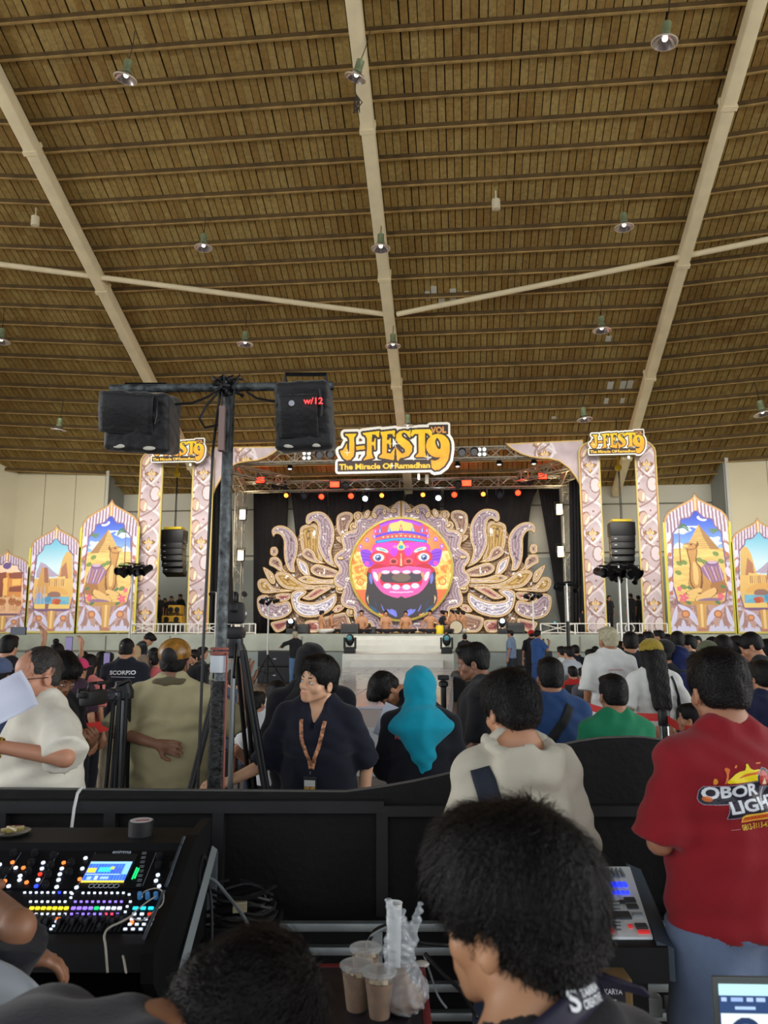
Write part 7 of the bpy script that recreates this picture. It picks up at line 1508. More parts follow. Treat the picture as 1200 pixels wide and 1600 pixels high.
# white cable over the partition
ptsw = [fp(133, 1262, 3.24), fp(133, 1233, 3.24), fp(128, 1230, 3.2), fp(121, 1240, 3.16), fp(116, 1262, 3.14), fp(111, 1300, 3.12), fp(108, 1340, 3.1)]
tag(MB().tube(smooth([tuple(p) for p in ptsw], 4, False) if False else ptsw, .0065, 6).build('white_cable', mat('white_cable_rubber', (216, 218, 216), .5)), 'white cable hanging over the partition behind the mixing desk', 'cable')
M_pole = mat('scuffed_grey_pole', (84, 90, 92), .5, .3, noise=.9, nscale=26, bump=.4, bscale=60)
PD_ = 3.62; xp, ztp = fx(356, 592, PD_); xq, zq = fx(341, 1228, PD_); xm = (xp + xq) / 2
tp = fgt('lamp_pole', xm, PD_, 0, 'tall scuffed steel pole with a crossbar carrying two covered boxes', 'pole')
MB().tube([(-.01, 0, 0), (0, 0, 1.3), (.003, 0, ztp)], .027, 16).build('pole', M_pole, tp, 2); MB().tube([(-.012, 0, 0), (-.004, 0, 1.52)], .037, 16).build('lower_sleeve', mat('dark_scuffed_pole', (36, 37, 38), .5, .3, noise=1.1, nscale=34, bump=.4), tp, 2)
zc = fx(350, 609, PD_)[1]; xa, xb = fx(176, 611, PD_)[0] - xm, fx(522, 607, PD_)[0] - xm
MB().tube([(xa, -.03, zc - .005), (xb, -.03, zc + .01)], .021, 14).build('crossbar', M_pole, tp, 2)
m = MB()
for k in range(14): m.tube([(random.uniform(-.07, .07), random.uniform(-.07, .0), zc + random.uniform(-.05, .07)), (random.uniform(-.04, .04), -.085, zc + random.uniform(-.05, .05)), (random.uniform(-.08, .08), random.uniform(-.06, .03), zc + random.uniform(-.06, .06))], .006, 5)
m.build('wire_lashing', M_black, tp)
zt_ = fx(345, 1030, PD_)[1]; MB().lathe([(.040, 0), (.041, .002), (.041, .075), (.040, .077)], (-.006, 0, zt_ - .06), 18, cap=False).build('white_tape', mat('white_tape', (206, 214, 222), .6), tp, 2)
MB().lathe([(.041, 0), (.043, .002), (.043, .014), (.041, .016)], (-.006, 0, zt_ + .02), 18, cap=False).lathe([(.041, 0), (.043, .002), (.043, .010), (.041, .012)], (-.006, 0, zt_ + .042), 18, cap=False).build('red_cord', mat('faded_red_cord', (150, 84, 76), .7), tp)
MB().tube([(.035, -.03, zt_ + .03), (.038, -.03, .9), (.035, -.03, .1)], .005, 6).build('red_wire', MATS['faded_red_cord'], tp)
MB().tube([(-.035, -.03, zc), (-.062, -.03, 2.6), (-.075, -.03, 1.7), (-.08, -.02, 1.0), (-.05, -.02, .05)], .007, 6).build('black_wire', M_black, tp)
MB().bbox((-.015, -.06, fx(345, 675, PD_)[1]), (.03, .04, .22), .005).build('pink_adapter', mat('dusty_pink_plastic', (158, 132, 128), .6), tp); MB().tube([(-.02, -.06, zc - .02), (-.018, -.06, zc - .2)], .005, 5).build('adapter_wire', M_black, tp)
MB().bbox((0, .03, .03), (.5, .5, .05), .01).build('base_plate', M_pole, tp)
# loops of cable between boxes and pole
m = MB(); X_ = lambda px, py, dd=0.: (fx(px, py, PD_ - .06 + dd)[0] - xm, -.06 + dd, fx(px, py, PD_ - .06 + dd)[1])
m.tube([X_(270, 632), X_(300, 630), X_(325, 620), X_(345, 606)], .006, 6).tube([X_(345, 608), X_(322, 635), X_(312, 655), X_(320, 668), X_(345, 664)], .006, 6).tube([X_(385, 612), X_(400, 622), X_(430, 628), X_(455, 626)], .006, 6).tube([X_(366, 606), X_(362, 640), X_(358, 700)], .005, 6); m.build('loose_cable', M_black, tp)
def covered_box(px, py, w_, h_, lab, tilt, flap, led=False):
    x, z = fx(px, py, PD_ - .03); t = fgt('covered_light_box', x, PD_ - .03, z, lab, 'stage light', 'lights in black fabric covers on the crossbar')
    L = Layer(); Rb = rot('x', R(12)) @ rot('y', tilt); n = 8
    def f(X, Y, Z):
        x_, y_, z_ = [Rb[0, k] * X + Rb[1, k] * Y + Rb[2, k] * Z for k in range(3)]; qx = np.maximum(np.abs(x_) - (w_ / 2 - .03 - .012 * z_ / h_), 0); qy = np.maximum(np.abs(y_) - .09, 0); qz = np.maximum(np.abs(z_) - (h_ / 2 - .03), 0)
        return np.sqrt(qx ** 2 + qy ** 2 + qz ** 2) - .03
    r_ = max(w_, h_) * .75; L._b(V3(-r_, -.2, -r_), V3(r_, .2, r_)); L.ops.append((f, V3(-r_, -.2, -r_), V3(r_, .2, r_), .01, False))
    P2, Q2 = L.mesh(.0075, (), folds(.0032, int(px), 2.)); link('fabric_cover', npmesh('fabric_cover', P2, Q2), mat('black_nylon', (20, 21, 25), .55, noise=.15, nscale=12, bump=.25, bscale=50, spec=.4, sheen=.3), t)
    Mx = Matrix(Rb.tolist()); fw, fh, fxo, fzo = flap; n = 10; V = []
    for b in range(n + 1):
        for a in range(n + 1): u, v = a / n - .5, b / n - .5; V.append(tuple(Mx @ Vector((fxo + u * fw, -.135 - .012 * math.sin(v * 4 + 1) + .006 * math.sin(u * 7), fzo + v * fh))))
    Q = [(b * (n + 1) + a, b * (n + 1) + a + 1, (b + 1) * (n + 1) + a + 1, (b + 1) * (n + 1) + a) for b in range(n) for a in range(n)]; o = link('flap', npmesh('flap', V, np.array(Q)), MATS['black_nylon'], t); md = o.modifiers.new('t', 'SOLIDIFY'); md.thickness = .006
    for sx in (-.5, .45): MB().sphere(Mx @ Vector((sx * w_ * .5, -.118, -h_ * .42)), .03, 10, 6, (1, .2, .35)).build('pale_window', mat('pale_window', (220, 216, 204), .5), t, True)
    MB().tube([Mx @ Vector((w_ * .32, -.13, h_ * .36)), Mx @ Vector((w_ * .36, -.15, h_ * .1)), Mx @ Vector((w_ * .33, -.15, -h_ * .02)), Mx @ Vector((w_ * .38, -.14, h_ * .05))], .006, 6).build('cord_loop', M_blackmetal, t)
    MB().tube([(-.1, .0, h_ * .5 + .01), (-.1, 0, h_ * .5 + .05), (.1, 0, h_ * .5 + .05), (.1, 0, h_ * .5 + .01)], .01, 6).build('hook', M_blackmetal, t)
    if led:
        me = text_mesh('w/12', .01); o = link('red_display', me, mat('red_digits', (255, 50, 50), .4, emit=3), t); o.scale = (.045,) * 3; o.location = Mx @ Vector((.01, -.156, h_ * .155)); o.rotation_euler = (R(90 - 6), 0, 0)
        MB().lathe([(.001, 0), (.014, 0), (.014, .008), (.001, .008)], Mx @ Vector((-.045, -.15, h_ * .165)), 14, RX(R(90))).build('dial', mat('grey_dial', (150, 150, 160), .3, .5), t)
covered_box(225, 661, .30, .285, 'black fabric covered light box on the left arm of the tall pole', R(4), (.25, .19, -.045, .035)); covered_box(477, 652, .265, .33, 'black fabric covered light box with red digits on the right arm', R(-2), (.18, .2, -.02, .0), True)
def tripod(px, py, d, feet, lab, h_col=.2, spread=.5, mat2=None, rz=0.):
    x, z = fx(px, py, d); t = fgt('tripod', x, d, 0, lab, 'tripod', None, rz)
    for k in range(3):
        a = feet[k]; e = Vector((spread * math.cos(a), spread * math.sin(a), .01)); s_ = Vector((.05 * math.cos(a), .05 * math.sin(a), z)); mdl = s_ + (e - s_) * .5; n_ = Vector((-math.sin(a), math.cos(a), 0)) * .018
        MB().tube([s_ + n_, mdl + n_], .012, 8).tube([s_ - n_, mdl - n_], .012, 8).tube([mdl - (e - s_) * .06, e], .014, 8).box(mdl, (.06, .05, .05)).build('leg', mat2 or M_blackmetal, t, 2); MB().sphere(e + Vector((0, 0, .012)), .025, 10, 6).build('foot', M_black, t, True)
    MB().lathe([(.04, 0), (.06, .01), (.06, .05), (.045, .08), (.045, .1)], (0, 0, z - .04), 16).build('head_bowl', M_blackmetal, t, 2); MB().tube([(0, 0, z * .45), (0, 0, z)], .014, 8).build('centre_column', mat('bright_steel_tube', (170, 176, 180), .3, .8), t, 2); return t, z
t, z = tripod(366, 1016, 4.05, (-2.6, -.35, 1.2), 'large black tripod carrying the video camera right of the tall pole', spread=.42); MB().tube([(.02, -.05, z + .03), (.06, -.3, z - .12)], .008, 6).build('pan_handle', M_blackmetal, t); MB().bbox((0, 0, z + .09), (.10, .13, .06), .02).build('fluid_head', M_black, t, 2)
p = FG(fx(366, 1016, 4.05)[0], 4.05, z + .19); c = video_camera(p, YAW + R(8), 'video camera on the large tripod right of the tall pole', .85)
t, z = tripod(192, 1082, 4.4, (-1.9, -1.2, 1.5), 'folded black and silver tripod before the man in khaki trousers', spread=.13); MB().tube([(0, 0, z), (-.02, -.02, z + .03), (.0, -.05, z + .05), (.05, -.05, z + .07)], .012, 6).tube([(.0, 0, z + .02), (-.14, -.06, z - .03)], .009, 6).build('handle', M_blackmetal, t)
# small gimbal behind the turquoise scarf
x, z = fx(693, 1074, 4.9); t = fgt('phone_gimbal', x, 4.9, z, 'small black gimbal raised right of the turquoise headscarf', 'gimbal'); MB().lathe([(.014, -.16), (.017, -.15), (.017, .0), (.03, .01), (.03, .03), (.02, .04)], n=12).build('grip', M_black, t, 2); MB().bbox((0, 0, .06), (.07, .05, .03), .008).bbox((.0, 0, .045), (.03, .03, .05), .006).build('clamp', M_black, t)
def belt(a, b, lab, w_=.05):
    a, b = Vector(a), Vector(b); n = 14; V = []; mid = (a + b) / 2; t = empty('belt_barrier', mid, 0, lab, 'belt barrier', 'red retractable belts')
    for i in range(n + 1):
        q = a + (b - a) * i / n - Vector((0, 0, .03 * math.sin(math.pi * i / n))) - mid; V += [q + Vector((0, 0, w_ / 2)), q - Vector((0, 0, w_ / 2))]
    o = MB().add(V, [(2 * i, 2 * i + 1, 2 * i + 3, 2 * i + 2) for i in range(n)]).build('belt', mat('red_webbing', (214, 44, 40), .6), t); md = o.modifiers.new('t', 'SOLIDIFY'); md.thickness = .003; return t
def belt_post(px, py, d, lab):
    x, z = fx(px, py, d); t = fgt('belt_post', x, d, 0, lab, 'post', 'steel belt posts'); MB().tube([(0, 0, .03), (0, 0, z)], .032, 18).build('tube', mat('polished_steel', (206, 208, 210), .18, 1.), t, 2); MB().lathe([(.16, 0), (.165, .01), (.15, .03), (.05, .05), (.035, .06)], n=24).build('foot', MATS['polished_steel'], t, 2); MB().lathe([(.036, -.09), (.038, -.085), (.038, 0), (.03, .012), (.001, .014)], (0, 0, z), 18).build('cap', M_black, t, 2)
belt_post(1037, 1112, 5.2, 'steel belt post before the woman in the white dress')
belt(fp(905, 1099, 5.9), fp(1035, 1121, 5.2), 'red belt running from the blue denim shirt to the steel post'); belt(fp(1040, 1122, 5.2), fp(1100, 1141, 4.6), 'red belt running from the steel post behind the red shirt'); belt(fp(132, 1139, 5.0), fp(236, 1107, 6.3), 'red belt at knee height left of the olive shirt', .07)
# blue bag by the catwalk
p = fp(357, 1118, 7.6); t = empty('cloth_bag', p, YAW, 'blue grey cloth bag beside the camera tripod', 'bag'); L = Layer(); L.ell((0, 0, 0), (.17, .09, .2)); L.ell((0, 0, -.1), (.19, .1, .12)); P2, Q2 = L.mesh(.014, (), folds(.008, 5, 1.4)); link('bag_body', npmesh('bag_body', P2, Q2), C3(70, 88, 104), t); MB().tube([(-.07, -.05, .17), (-.05, -.06, .3), (.04, -.06, .31), (.07, -.05, .17)], .009, 6).build('strap', M_black, t)
M_desk = mat('desk_black', (15, 17, 20), .55, noise=.15, nscale=10, spec=.3); M_desk2 = mat('desk_side_black', (13, 14, 16), .6, spec=.3); M_panel = mat('desk_panel', (8, 11, 17), .5, spec=.25)
XR = fx(322, 1300, 2.85)[0]; XL = -2.02; mx_ = fgt('mixing_desk', 0, 0, 0, 'large black digital mixing desk with lit screen and coloured keys', 'mixing desk'); Wd = XR - XL
prof = [(2.88, 1.055), (2.70, 1.05), (2.68, 1.03), (2.52, .957), (2.36, .892), (2.30, .885), (2.28, .82), (2.42, .77), (2.85, .78)]
m = MB(); m.prism(prof, 0, Wd - .035, Matrix(((0, 1, 0), (1, 0, 0), (0, 0, 1))), (XL, 0, 0)); m.build('desk_body', M_desk, mx_)
cheek = [(2.93, 1.075), (2.72, 1.07), (2.66, 1.05), (2.50, .975), (2.30, .905), (2.25, .88), (2.26, .80), (2.36, .70), (2.93, .70)]
MB().prism(cheek, 0, .035, Matrix(((0, 1, 0), (1, 0, 0), (0, 0, 1))), (XR - .035, 0, 0)).build('side_cheek', M_desk2, mx_); MB().lathe([(.055, 0), (.056, .012), (.042, .013), (.042, .001)], (XR - .006, 2.80, .93), 24, RY(R(90)), cap=False).lathe([(.001, .002), (.042, .002)], (XR - .006, 2.80, .93), 24, RY(R(90)), cap=False).build('hand_hole', M_black, mx_)
for a, b in (((2.70, 1.068), (2.665, 1.052)), ((2.655, 1.05), (2.50, .975)), ((2.48, .968), (2.29, .903))): MB().tube([(XR - .040, a[0], a[1]), (XR - .040, b[0], b[1])], .005, 6).build('bright_edge', mat('steel_edge', (120, 134, 150), .3, .8), mx_)
def on(y0, z0, y1, z1):   # a sloping face: u along x, v from 0 (far) to 1 (near)
    n = Vector((0, -(z0 - z1), (y0 - y1))).normalized();
    return (lambda x, v, off=0.: Vector((x, y0 + (y1 - y0) * v, z0 + (z1 - z0) * v)) + n * off), RX(math.atan2(z0 - z1, y0 - y1))
S1, R1m = on(2.68, 1.03, 2.52, .957); S2, R2m = on(2.515, .955, 2.36, .892)
def px_on(px, S, v):      # x on the desk that shows at pixel px
    p = S(0, v); dd = p.y; k = dd * math.cos(PITCH) + (p.z - EYE) * math.sin(PITCH); return (px - 600) / F * k
def strip(S, Rm, x0, x1, v0, v1, name, mt, th=.004, off=.002):
    a, b = S(0, v0), S(0, v1); h_ = (a - b).length; c = S((x0 + x1) / 2, (v0 + v1) / 2, off); return MB().box(c, (x1 - x0, h_, th), Rm).build(name, mt, mx_)
strip(S1, R1m, XL + .01, XR - .05, .04, .98, 'upper_panel', M_panel); strip(S2, R2m, XL + .01, XR - .05, .03, .99, 'fader_panel', M_panel)
M_line = mat('panel_line', (120, 136, 150), .5)
for a in (-60, 17, 77, 143 - 7, 234, 285 - 7):
    x = px_on(a, S1, .5); q = MB(); q.box(S1(x, .5, .0045), (.0016, (S1(0, .1) - S1(0, .94)).length, .001), R1m @ RZ(-.0)).build('panel_divider', M_line, mx_)
x0, x1 = px_on(141, S1, .4), px_on(206, S1, .4); MB().box(S1((x0 + x1) / 2, .42, .004), (x1 - x0 + .012, .105, .004), R1m).build('screen_bezel', M_black, mx_)
cs = Canvas(0, 0, 100, 64, 90, 60, (60, 110, 220)); cs.C[:] = np.where((np.sin(cs.X * .9)[..., None] > .2), (74, 128, 232), (52, 92, 206));
for q, col in (((0, 0, 100, 7), (140, 190, 240)), ((2, 20, 22, 34), (236, 200, 60)), ((28, 18, 56, 32), (60, 206, 190)), ((54, 16, 64, 24), (190, 220, 70)), ((64, 20, 84, 34), (66, 96, 210)), ((86, 6, 99, 40), (130, 190, 236)), ((0, 58, 100, 64), (232, 206, 70)), ((2, 38, 84, 41), (180, 210, 246)), ((10, 46, 20, 56), (150, 190, 246)), ((26, 44, 34, 56), (190, 214, 250)), ((40, 46, 60, 54), (150, 186, 246))): m_ = (cs.X >= q[0]) & (cs.X <= q[2]) & (cs.Y >= q[1]) & (cs.Y <= q[3]); cs.C[m_] = col
o = plate('touch_screen', cs, None, x1 - x0, .092, 0, colmat('screen_glow', .3, emit=1.3, base=False), mx_); o.location = S1((x0 + x1) / 2, .86, .0075); o.rotation_euler = (R1m.to_euler().x + R(-90) + R(180) - R(0), 0, 0) if False else ((R1m @ RX(R(-90))).to_euler())
nrm = S1(0, 0, 1) - S1(0, 0, 0)
me = text_mesh('enigma', .02); o = link('desk_lettering', me, mat('pale_print', (176, 190, 204), .6), mx_); o.scale = (.022,) * 3; o.location = S1(px_on(176, S1, .07), .105, .005); o.rotation_euler = R1m.to_euler()
GL = lambda n, c, e=2.2: mat('key_' + n, c, .4, emit=e)
K = dict(w=GL('white', (226, 236, 255), .75), y=GL('yellow', (250, 226, 50), 1.0), v=GL('violet', (150, 120, 240), 1.), g=GL('green', (30, 226, 120), 1.), r=GL('rose', (250, 70, 110), 1.), b=GL('blue', (40, 60, 255), 2.), o=GL('orange', (255, 130, 60), 1.1), t=GL('cyan', (40, 206, 226), 1.), R=GL('red', (255, 60, 40), 1.))
ACC = {}
def key(S, Rm, px, v, k, w_=.0072, h_=.004, round_=False):
    c = S(px_on(px, S, v), v, .006); mb = ACC.setdefault(k, MB())
    if round_: mb.lathe([(.001, .0), (w_ / 2, 0), (w_ / 2, .004), (.001, .005)], c, 10, Rm)
    else: mb.box(c, (w_, h_, .006), Rm)
# upper panel: round lit buttons and knobs
for px, v, k in ((0, .42, 'w'), (20, .36, 'o'), (25, .5, 'w'), (8, .83, 'o'), (14, .95, 'w'), (37, .5, 'o'), (32, .7, 'w'), (68, .37, 'w'), (66, .52, 'w'), (63, .66, 'R'), (60, .8, 'w'), (57, .95, 'b'), (42, .86, 'o'), (31, .8, 'w'), (100, .37, 'o'), (97, .52, 'w'), (94, .66, 'w'), (92, .8, 'w'), (89, .97, 'w'), (134, .25, 'w'), (129, .52, 'w'), (125, .78, 'o'), (120, .98, 'w'), (247, .68, 'w'), (268, .68, 'w'), (244, .82, 'w'), (266, .82, 'w'), (249, .95, 'w'), (270, .95, 'w')): key(S1, R1m, px, v, k, .013, .013, True)
kn = MB()
for px, v in ((22, .13), (55, .13), (84, .2), (50, .38), (80, .45), (45, .6), (76, .68), (112, .38), (109, .62), (72, .93), (11, .6), (250, .22), (248, .45), (271, .45), (-15, .3)): c = S1(px_on(px, S1, v), v, .003); kn.lathe([(.011, 0), (.012, .002), (.0105, .016), (.001, .017)], c, 12, R1m)
kn.build('rotary_knobs', mat('knob_black', (30, 32, 36), .35), mx_, 2)['kind'] = 'stuff'
kr = MB()
for px in (143, 151, 158, 166, 174, 182): c = S1(px_on(px, S1, .93), .93, .004); kr.lathe([(.008, 0), (.009, .002), (.008, .003), (.007, .002)], c, 12, R1m, cap=False)
for k in range(8): c = S1(px_on(225 - k * 1.2, S1, .12 + k * .115), .12 + k * .115, .005); kr.box(c, (.014, .0012, .001), R1m).box(c + Vector((0, .006, .003)), (.014, .0012, .001), R1m)
kr.build('outline_keys', mat('outline_print', (170, 176, 184), .5), mx_)['kind'] = 'stuff'
for s_ in (0, .007): MB().box(S1(px_on(211, S1, .6) + s_, .62, .005), (.004, .05 - s_, .003), R1m).build('level_meter', K['g'], mx_)
# lower panel rows
for px in range(33, 108, 9): key(S2, R2m, px + 6, .07, 'b' if px == 87 else 'w')
for px in range(130, 200, 9): key(S2, R2m, px, .08, 'w')
for px in range(48, 104, 9): key(S2, R2m, px, .30, 'w'); key(S2, R2m, px + 2, .46, 'y', .012, .008); key(S2, R2m, px, .60, 'R' if px == 48 else 'w')
for px in range(118, 196, 9): key(S2, R2m, px, .30, 'v'); key(S2, R2m, px - 3, .46, 'g' if px == 154 else ('v' if px < 150 else 'w'), .012, .008); key(S2, R2m, px - 6, .60, 'r' if px in (172, 181) else 'v')
for px, v in ((113, .1), (111, .2), (202, .12), (204, .3), (199, .42), (196, .55), (260, .1), (262, .2)): key(S2, R2m, px, v, 'w')
for k in range(4): key(S2, R2m, 212 + k * 12, .46, 't', .015, .008); key(S2, R2m, 210 + k * 12, .60, 'w' if k < 2 else 'R', .011, .006); key(S2, R2m, 206 + k * 11, .72, 'w', .010, .005); key(S2, R2m, 203 + k * 11, .84, 'w', .010, .005)
for k in range(3): key(S2, R2m, 196 + k * 12, .95, 'w', .010, .005)
for px, v in ((88, .78), (84, .88), (80, .95)): key(S2, R2m, px, v, 'w')
key(S2, R2m, 91, .72, 'o', .012, .008); key(S2, R2m, 206, .8, 'o', .01, .01)
for k, mb in ACC.items(): o = mb.build('lit_keys', K[k], mx_); o['kind'] = 'stuff'
fs = MB(); fk = MB()
for k, px in enumerate(range(36, 196, 7)): fs.box(S2(px_on(px, S2, .84), .84, .0045), (.002, .055, .001), R2m); v = .70 + .05 * ((k * 7) % 3) + (.12 if k == 17 else 0); fk.box(S2(px_on(px, S2, v), v, .010), (.008, .014, .012), R2m)
fs.build('fader_slots', mat('slot_grey', (60, 64, 70), .5), mx_)['kind'] = 'stuff'; fk.build('fader_caps', mat('fader_cap', (60, 62, 68), .4), mx_)['kind'] = 'stuff'
for k, px in enumerate((219, 231, 244, 256)): MB().lathe([(.007, 0), (.0075, .001), (.0065, .02), (.001, .021)], S2(px_on(px, S2, .2), .2, .004), 12, R2m).build('blue_knob', mat('blue_knob', (70, 130, 190), .35, emit=.15), mx_, 2)
# earphone cord and cable over the desk
def wire(name, pts, r_, m_, lab, cat='cable'): return tag(MB().tube([tuple(v) for v in smooth([tuple(p) for p in pts], 5, False)], r_, 6).build(name, m_, None, True), lab, cat)
M_cord = mat('beige_cord', (176, 172, 160), .6)
wire('earphone_cord', [fp(168, 1520, 2.18), fp(165, 1480, 2.2), fp(163, 1462, 2.24), fp(170, 1450, 2.34), fp(190, 1440, 2.37), fp(206, 1431, 2.40)], .003, M_cord, 'beige cord running from the keys over the front edge of the desk')
wire('earphone_cord', [fp(222, 1402, 2.46), fp(226, 1393, 2.5), fp(245, 1388, 2.5), fp(255, 1395, 2.47), fp(254, 1412, 2.42), fp(240, 1425, 2.4), fp(222, 1438, 2.38), fp(206, 1431, 2.4), fp(226, 1412, 2.42), fp(244, 1400, 2.46)], .0019, M_cord, 'thin looping beige cord lying on the right end of the desk')
wire('earphone_cord', [fp(197, 1520, 2.1), fp(194, 1502, 2.15), fp(192, 1494, 2.2)], .0028, M_cord, 'short end of beige cord under the desk front')
# tape roll and ashtray
x, z = fx(218, 1313, 2.78); t = fgt('tape_roll', x, 2.79, 1.052, 'black roll of tape lying on top of the mixing desk', 'tape roll'); MB().lathe([(.024, 0), (.042, 0), (.042, .048), (.024, .048)], n=28).build('tape_body', M_black, t, 2); MB().lathe([(.001, .0485), (.038, .0485), (.038, .0495), (.001, .05)], n=28).build('paper_label', mat('tape_label', (196, 196, 200), .5), t); MB().box((.006, -.008, .0503), (.045, .012, .0006), RZ(.3)).build('label_print', mat('label_red', (170, 50, 56), .5), t)
x, z = fx(20, 1308, 2.8); t = fgt('snack_plate', x, 2.79, 1.052, 'small plate with wrapped sweets on top of the mixing desk', 'plate'); MB().lathe([(.03, 0), (.05, .004), (.062, .012), (.06, .014), (.04, .006)], n=24).build('plate', mat('metal_plate', (150, 150, 140), .3, .7), t, 2)
for k in range(7): MB().tube([(random.uniform(-.04, .0), random.uniform(-.03, .03), .014 + k * .001), (random.uniform(0., .04), random.uniform(-.03, .03), .02)], .006, 6).build('wrapped_sweet', (mat('sweet_gold', (176, 158, 90), .3, .4), mat('sweet_red', (150, 60, 56), .4), mat('sweet_cream', (190, 180, 140), .5))[k % 3], t)
# desk trolley and case under the mixing desk
t = fgt('desk_stand', 0, 0, 0, 'black stand with aluminium angle edges under the mixing desk', 'stand'); xe = XR - .02
for a, b in (((xe + .03, 2.92, .97), (xe + .03, 2.28, .60)),): MB().tube([a, b], .018, 4).build('angle_edge', mat('case_aluminium', (150, 162, 170), .35, .8), t)
for y in (2.3, 2.92): MB().box((xe + .03, y, .34 if y < 2.5 else .48), (.035, .035, .68 if y < 2.5 else .96)).build('upright', MATS['case_aluminium'], t)
MB().prism([(2.93, .69), (2.30, .57), (2.30, .05), (2.93, .05)], 0, .02, Matrix(((0, 1, 0), (1, 0, 0), (0, 0, 1))), (xe, 0, 0)).build('side_board', M_desk2, t); MB().box(((XL + xe) / 2, 2.6, .68), (xe - XL, .55, .03)).build('top_board', M_desk2, t); MB().box(((XL + xe) / 2, 2.86, .40), (xe - XL, .03, .65)).build('back_board', M_desk2, t)
for x in (-1.05, -1.75): MB().box((x, 2.32, .36), (.06, .06, .72)).build('leg', mat('grey_green_timber', (66, 74, 72), .7), t)
MB().box(((XL + xe) / 2, 2.30, .665), (xe - XL, .04, .06)).build('front_rail', M_desk2, t)
M_alr = mat('brushed_aluminium', (178, 188, 190), .38, .75, noise=.12, nscale=14); YC = 2.98
ca = fgt('equipment_case', 0, 0, 0, 'long low black equipment case with aluminium edge rails before the partition', 'case'); xa, xb = fx(352, 1445, YC)[0], fx(1260, 1500, YC)[0]
z1 = fx(600, 1447, YC)[1]; z2 = fx(600, 1484, YC)[1]; z3 = fx(600, 1541, YC)[1]; z4 = fx(600, 1586, YC)[1]
MB().bbox(((xa + xb) / 2, YC + .09, z1 / 2 - .01), (xb - xa, .14, z1 - .02), .01).build('case_body', M_desk2, ca)
for z in (z1, z2, z3, z4): MB().bbox(((xa + xb) / 2, YC, z), (xb - xa, .035, .028), .004).build('edge_rail', M_alr, ca, 2)
for x in (xa + .01, xa + .55, .95): MB().box((x, YC + .002, z1 / 2), (.04, .03, z1)).build('corner_post', M_alr, ca)
for x in (.87, .93): MB().bbox((x, YC - .022, (z1 + z2) / 2 - .02), (.03, .012, .06), .004).build('butterfly_latch', M_alu, ca)
# cable coil left of the case
t = fgt('cable_coil', fx(372, 1390, 2.95)[0], 2.95, z1 + .1, 'tangled coil of black cables beside the mixing desk', 'cable coil')
m = MB()
for k in range(9):
    rr = .09 + .05 * random.random(); ph = random.random() * 6; m.tube([(rr * 1.1 * math.cos(a + ph) + random.uniform(-.004, .004), rr * .55 * math.sin(a + ph), .012 * k - .06 + .012 * math.sin(3 * a + k)) for a in np.linspace(0, 6.0, 22)], .0065, 5)
m.build('cable', M_black, t); MB().bbox((.02, -.07, .0), (.05, .03, .035), .004, RZ(.2)).build('pale_plug', mat('dull_gold_plug', (170, 160, 130), .5), t); MB().bbox((0, .03, -.12), (.3, .2, .10), .01).build('cable_tray', M_desk2, t)
wire('grey_cable', [fp(316, 1370, 2.86), fp(335, 1376, 2.84), fp(352, 1395, 2.8), fp(372, 1420, 2.7), fp(388, 1446, 2.6), fp(392, 1475, 2.5)], .0055, mat('grey_cable_rubber', (150, 158, 164), .5), 'pale grey cable arching down from the side of the mixing desk')
wire('black_cable', [fp(316, 1376, 2.84), fp(328, 1392, 2.8), fp(331, 1440, 2.78), fp(330, 1490, 2.76)], .006, M_black, 'black cable hanging beside the desk stand'); wire('black_cable', [fp(577, 1472, 2.5), fp(585, 1455, 2.55), fp(605, 1446, 2.6), fp(628, 1447, 2.6), fp(650, 1470, 2.55), fp(690, 1476, 2.55), fp(720, 1478, 2.5)], .006, M_black, 'black cable looping behind the plastic bag')
wire('grey_cable', [fp(560, 1510, 2.5), fp(570, 1485, 2.5), fp(580, 1462, 2.52), fp(605, 1448, 2.56)], .0035, MATS['grey_cable_rubber'], 'thin grey cable curving up to the rail left of the bag'); wire('grey_cable', [fp(662, 1492, 2.6), fp(672, 1520, 2.55), fp(684, 1555, 2.5), fp(698, 1575, 2.5)], .0035, MATS['grey_cable_rubber'], 'thin grey cable below the rail left of the foreground face'); wire('black_cable', [fp(664, 1490, 2.5), fp(690, 1520, 2.45), fp(720, 1548, 2.4), fp(745, 1590, 2.3)], .006, M_black, 'black cable crossing the rails left of the foreground face')
zt = .79; M_tt = mat('dark_table_top', (30, 24, 34), .45, noise=.2, nscale=8); M_redge = mat('dark_red_edge', (116, 22, 34), .5); tb = fgt('side_table', 0, 0, 0, 'dark table with a red edge holding drinks and a plastic bag', 'table')
xl_, xr_ = fx(425, 1508, 2.40)[0], fx(658, 1508, 2.40)[0]; y0_, y1_ = 1.92, 2.40
MB().bbox(((xl_ + xr_) / 2, (y0_ + y1_) / 2, zt - .012), (xr_ - xl_ - .02, y1_ - y0_ - .02, .024), .003).build('table_top', M_tt, tb)
for c, sz_ in ((((xl_ + xr_) / 2, y1_, zt - .012), (xr_ - xl_ + .02, .022, .03)), ((xr_, (y0_ + y1_) / 2, zt - .012), (.022, y1_ - y0_, .03)), ((xl_, (y0_ + y1_) / 2, zt - .012), (.022, y1_ - y0_, .03)), (((xl_ + xr_) / 2, y0_, zt - .012), (xr_ - xl_ + .02, .022, .03))): MB().bbox(c, sz_, .006).build('edge_trim', M_redge, tb, 2)
for x in (xl_ + .02, xr_ - .02):
    for y in (y0_ + .02, y1_ - .02): MB().tube([(x, y, 0), (x, y, zt - .02)], .014, 8).build('leg', M_redge, tb, 2)
for x in (xl_, xr_): MB().sphere((x, y1_, zt + .004), .018, 12, 6, (1.4, 1, .5)).build('corner_cap', mat('clear_corner_cap', (190, 186, 180), .25, spec=.8), tb, True)
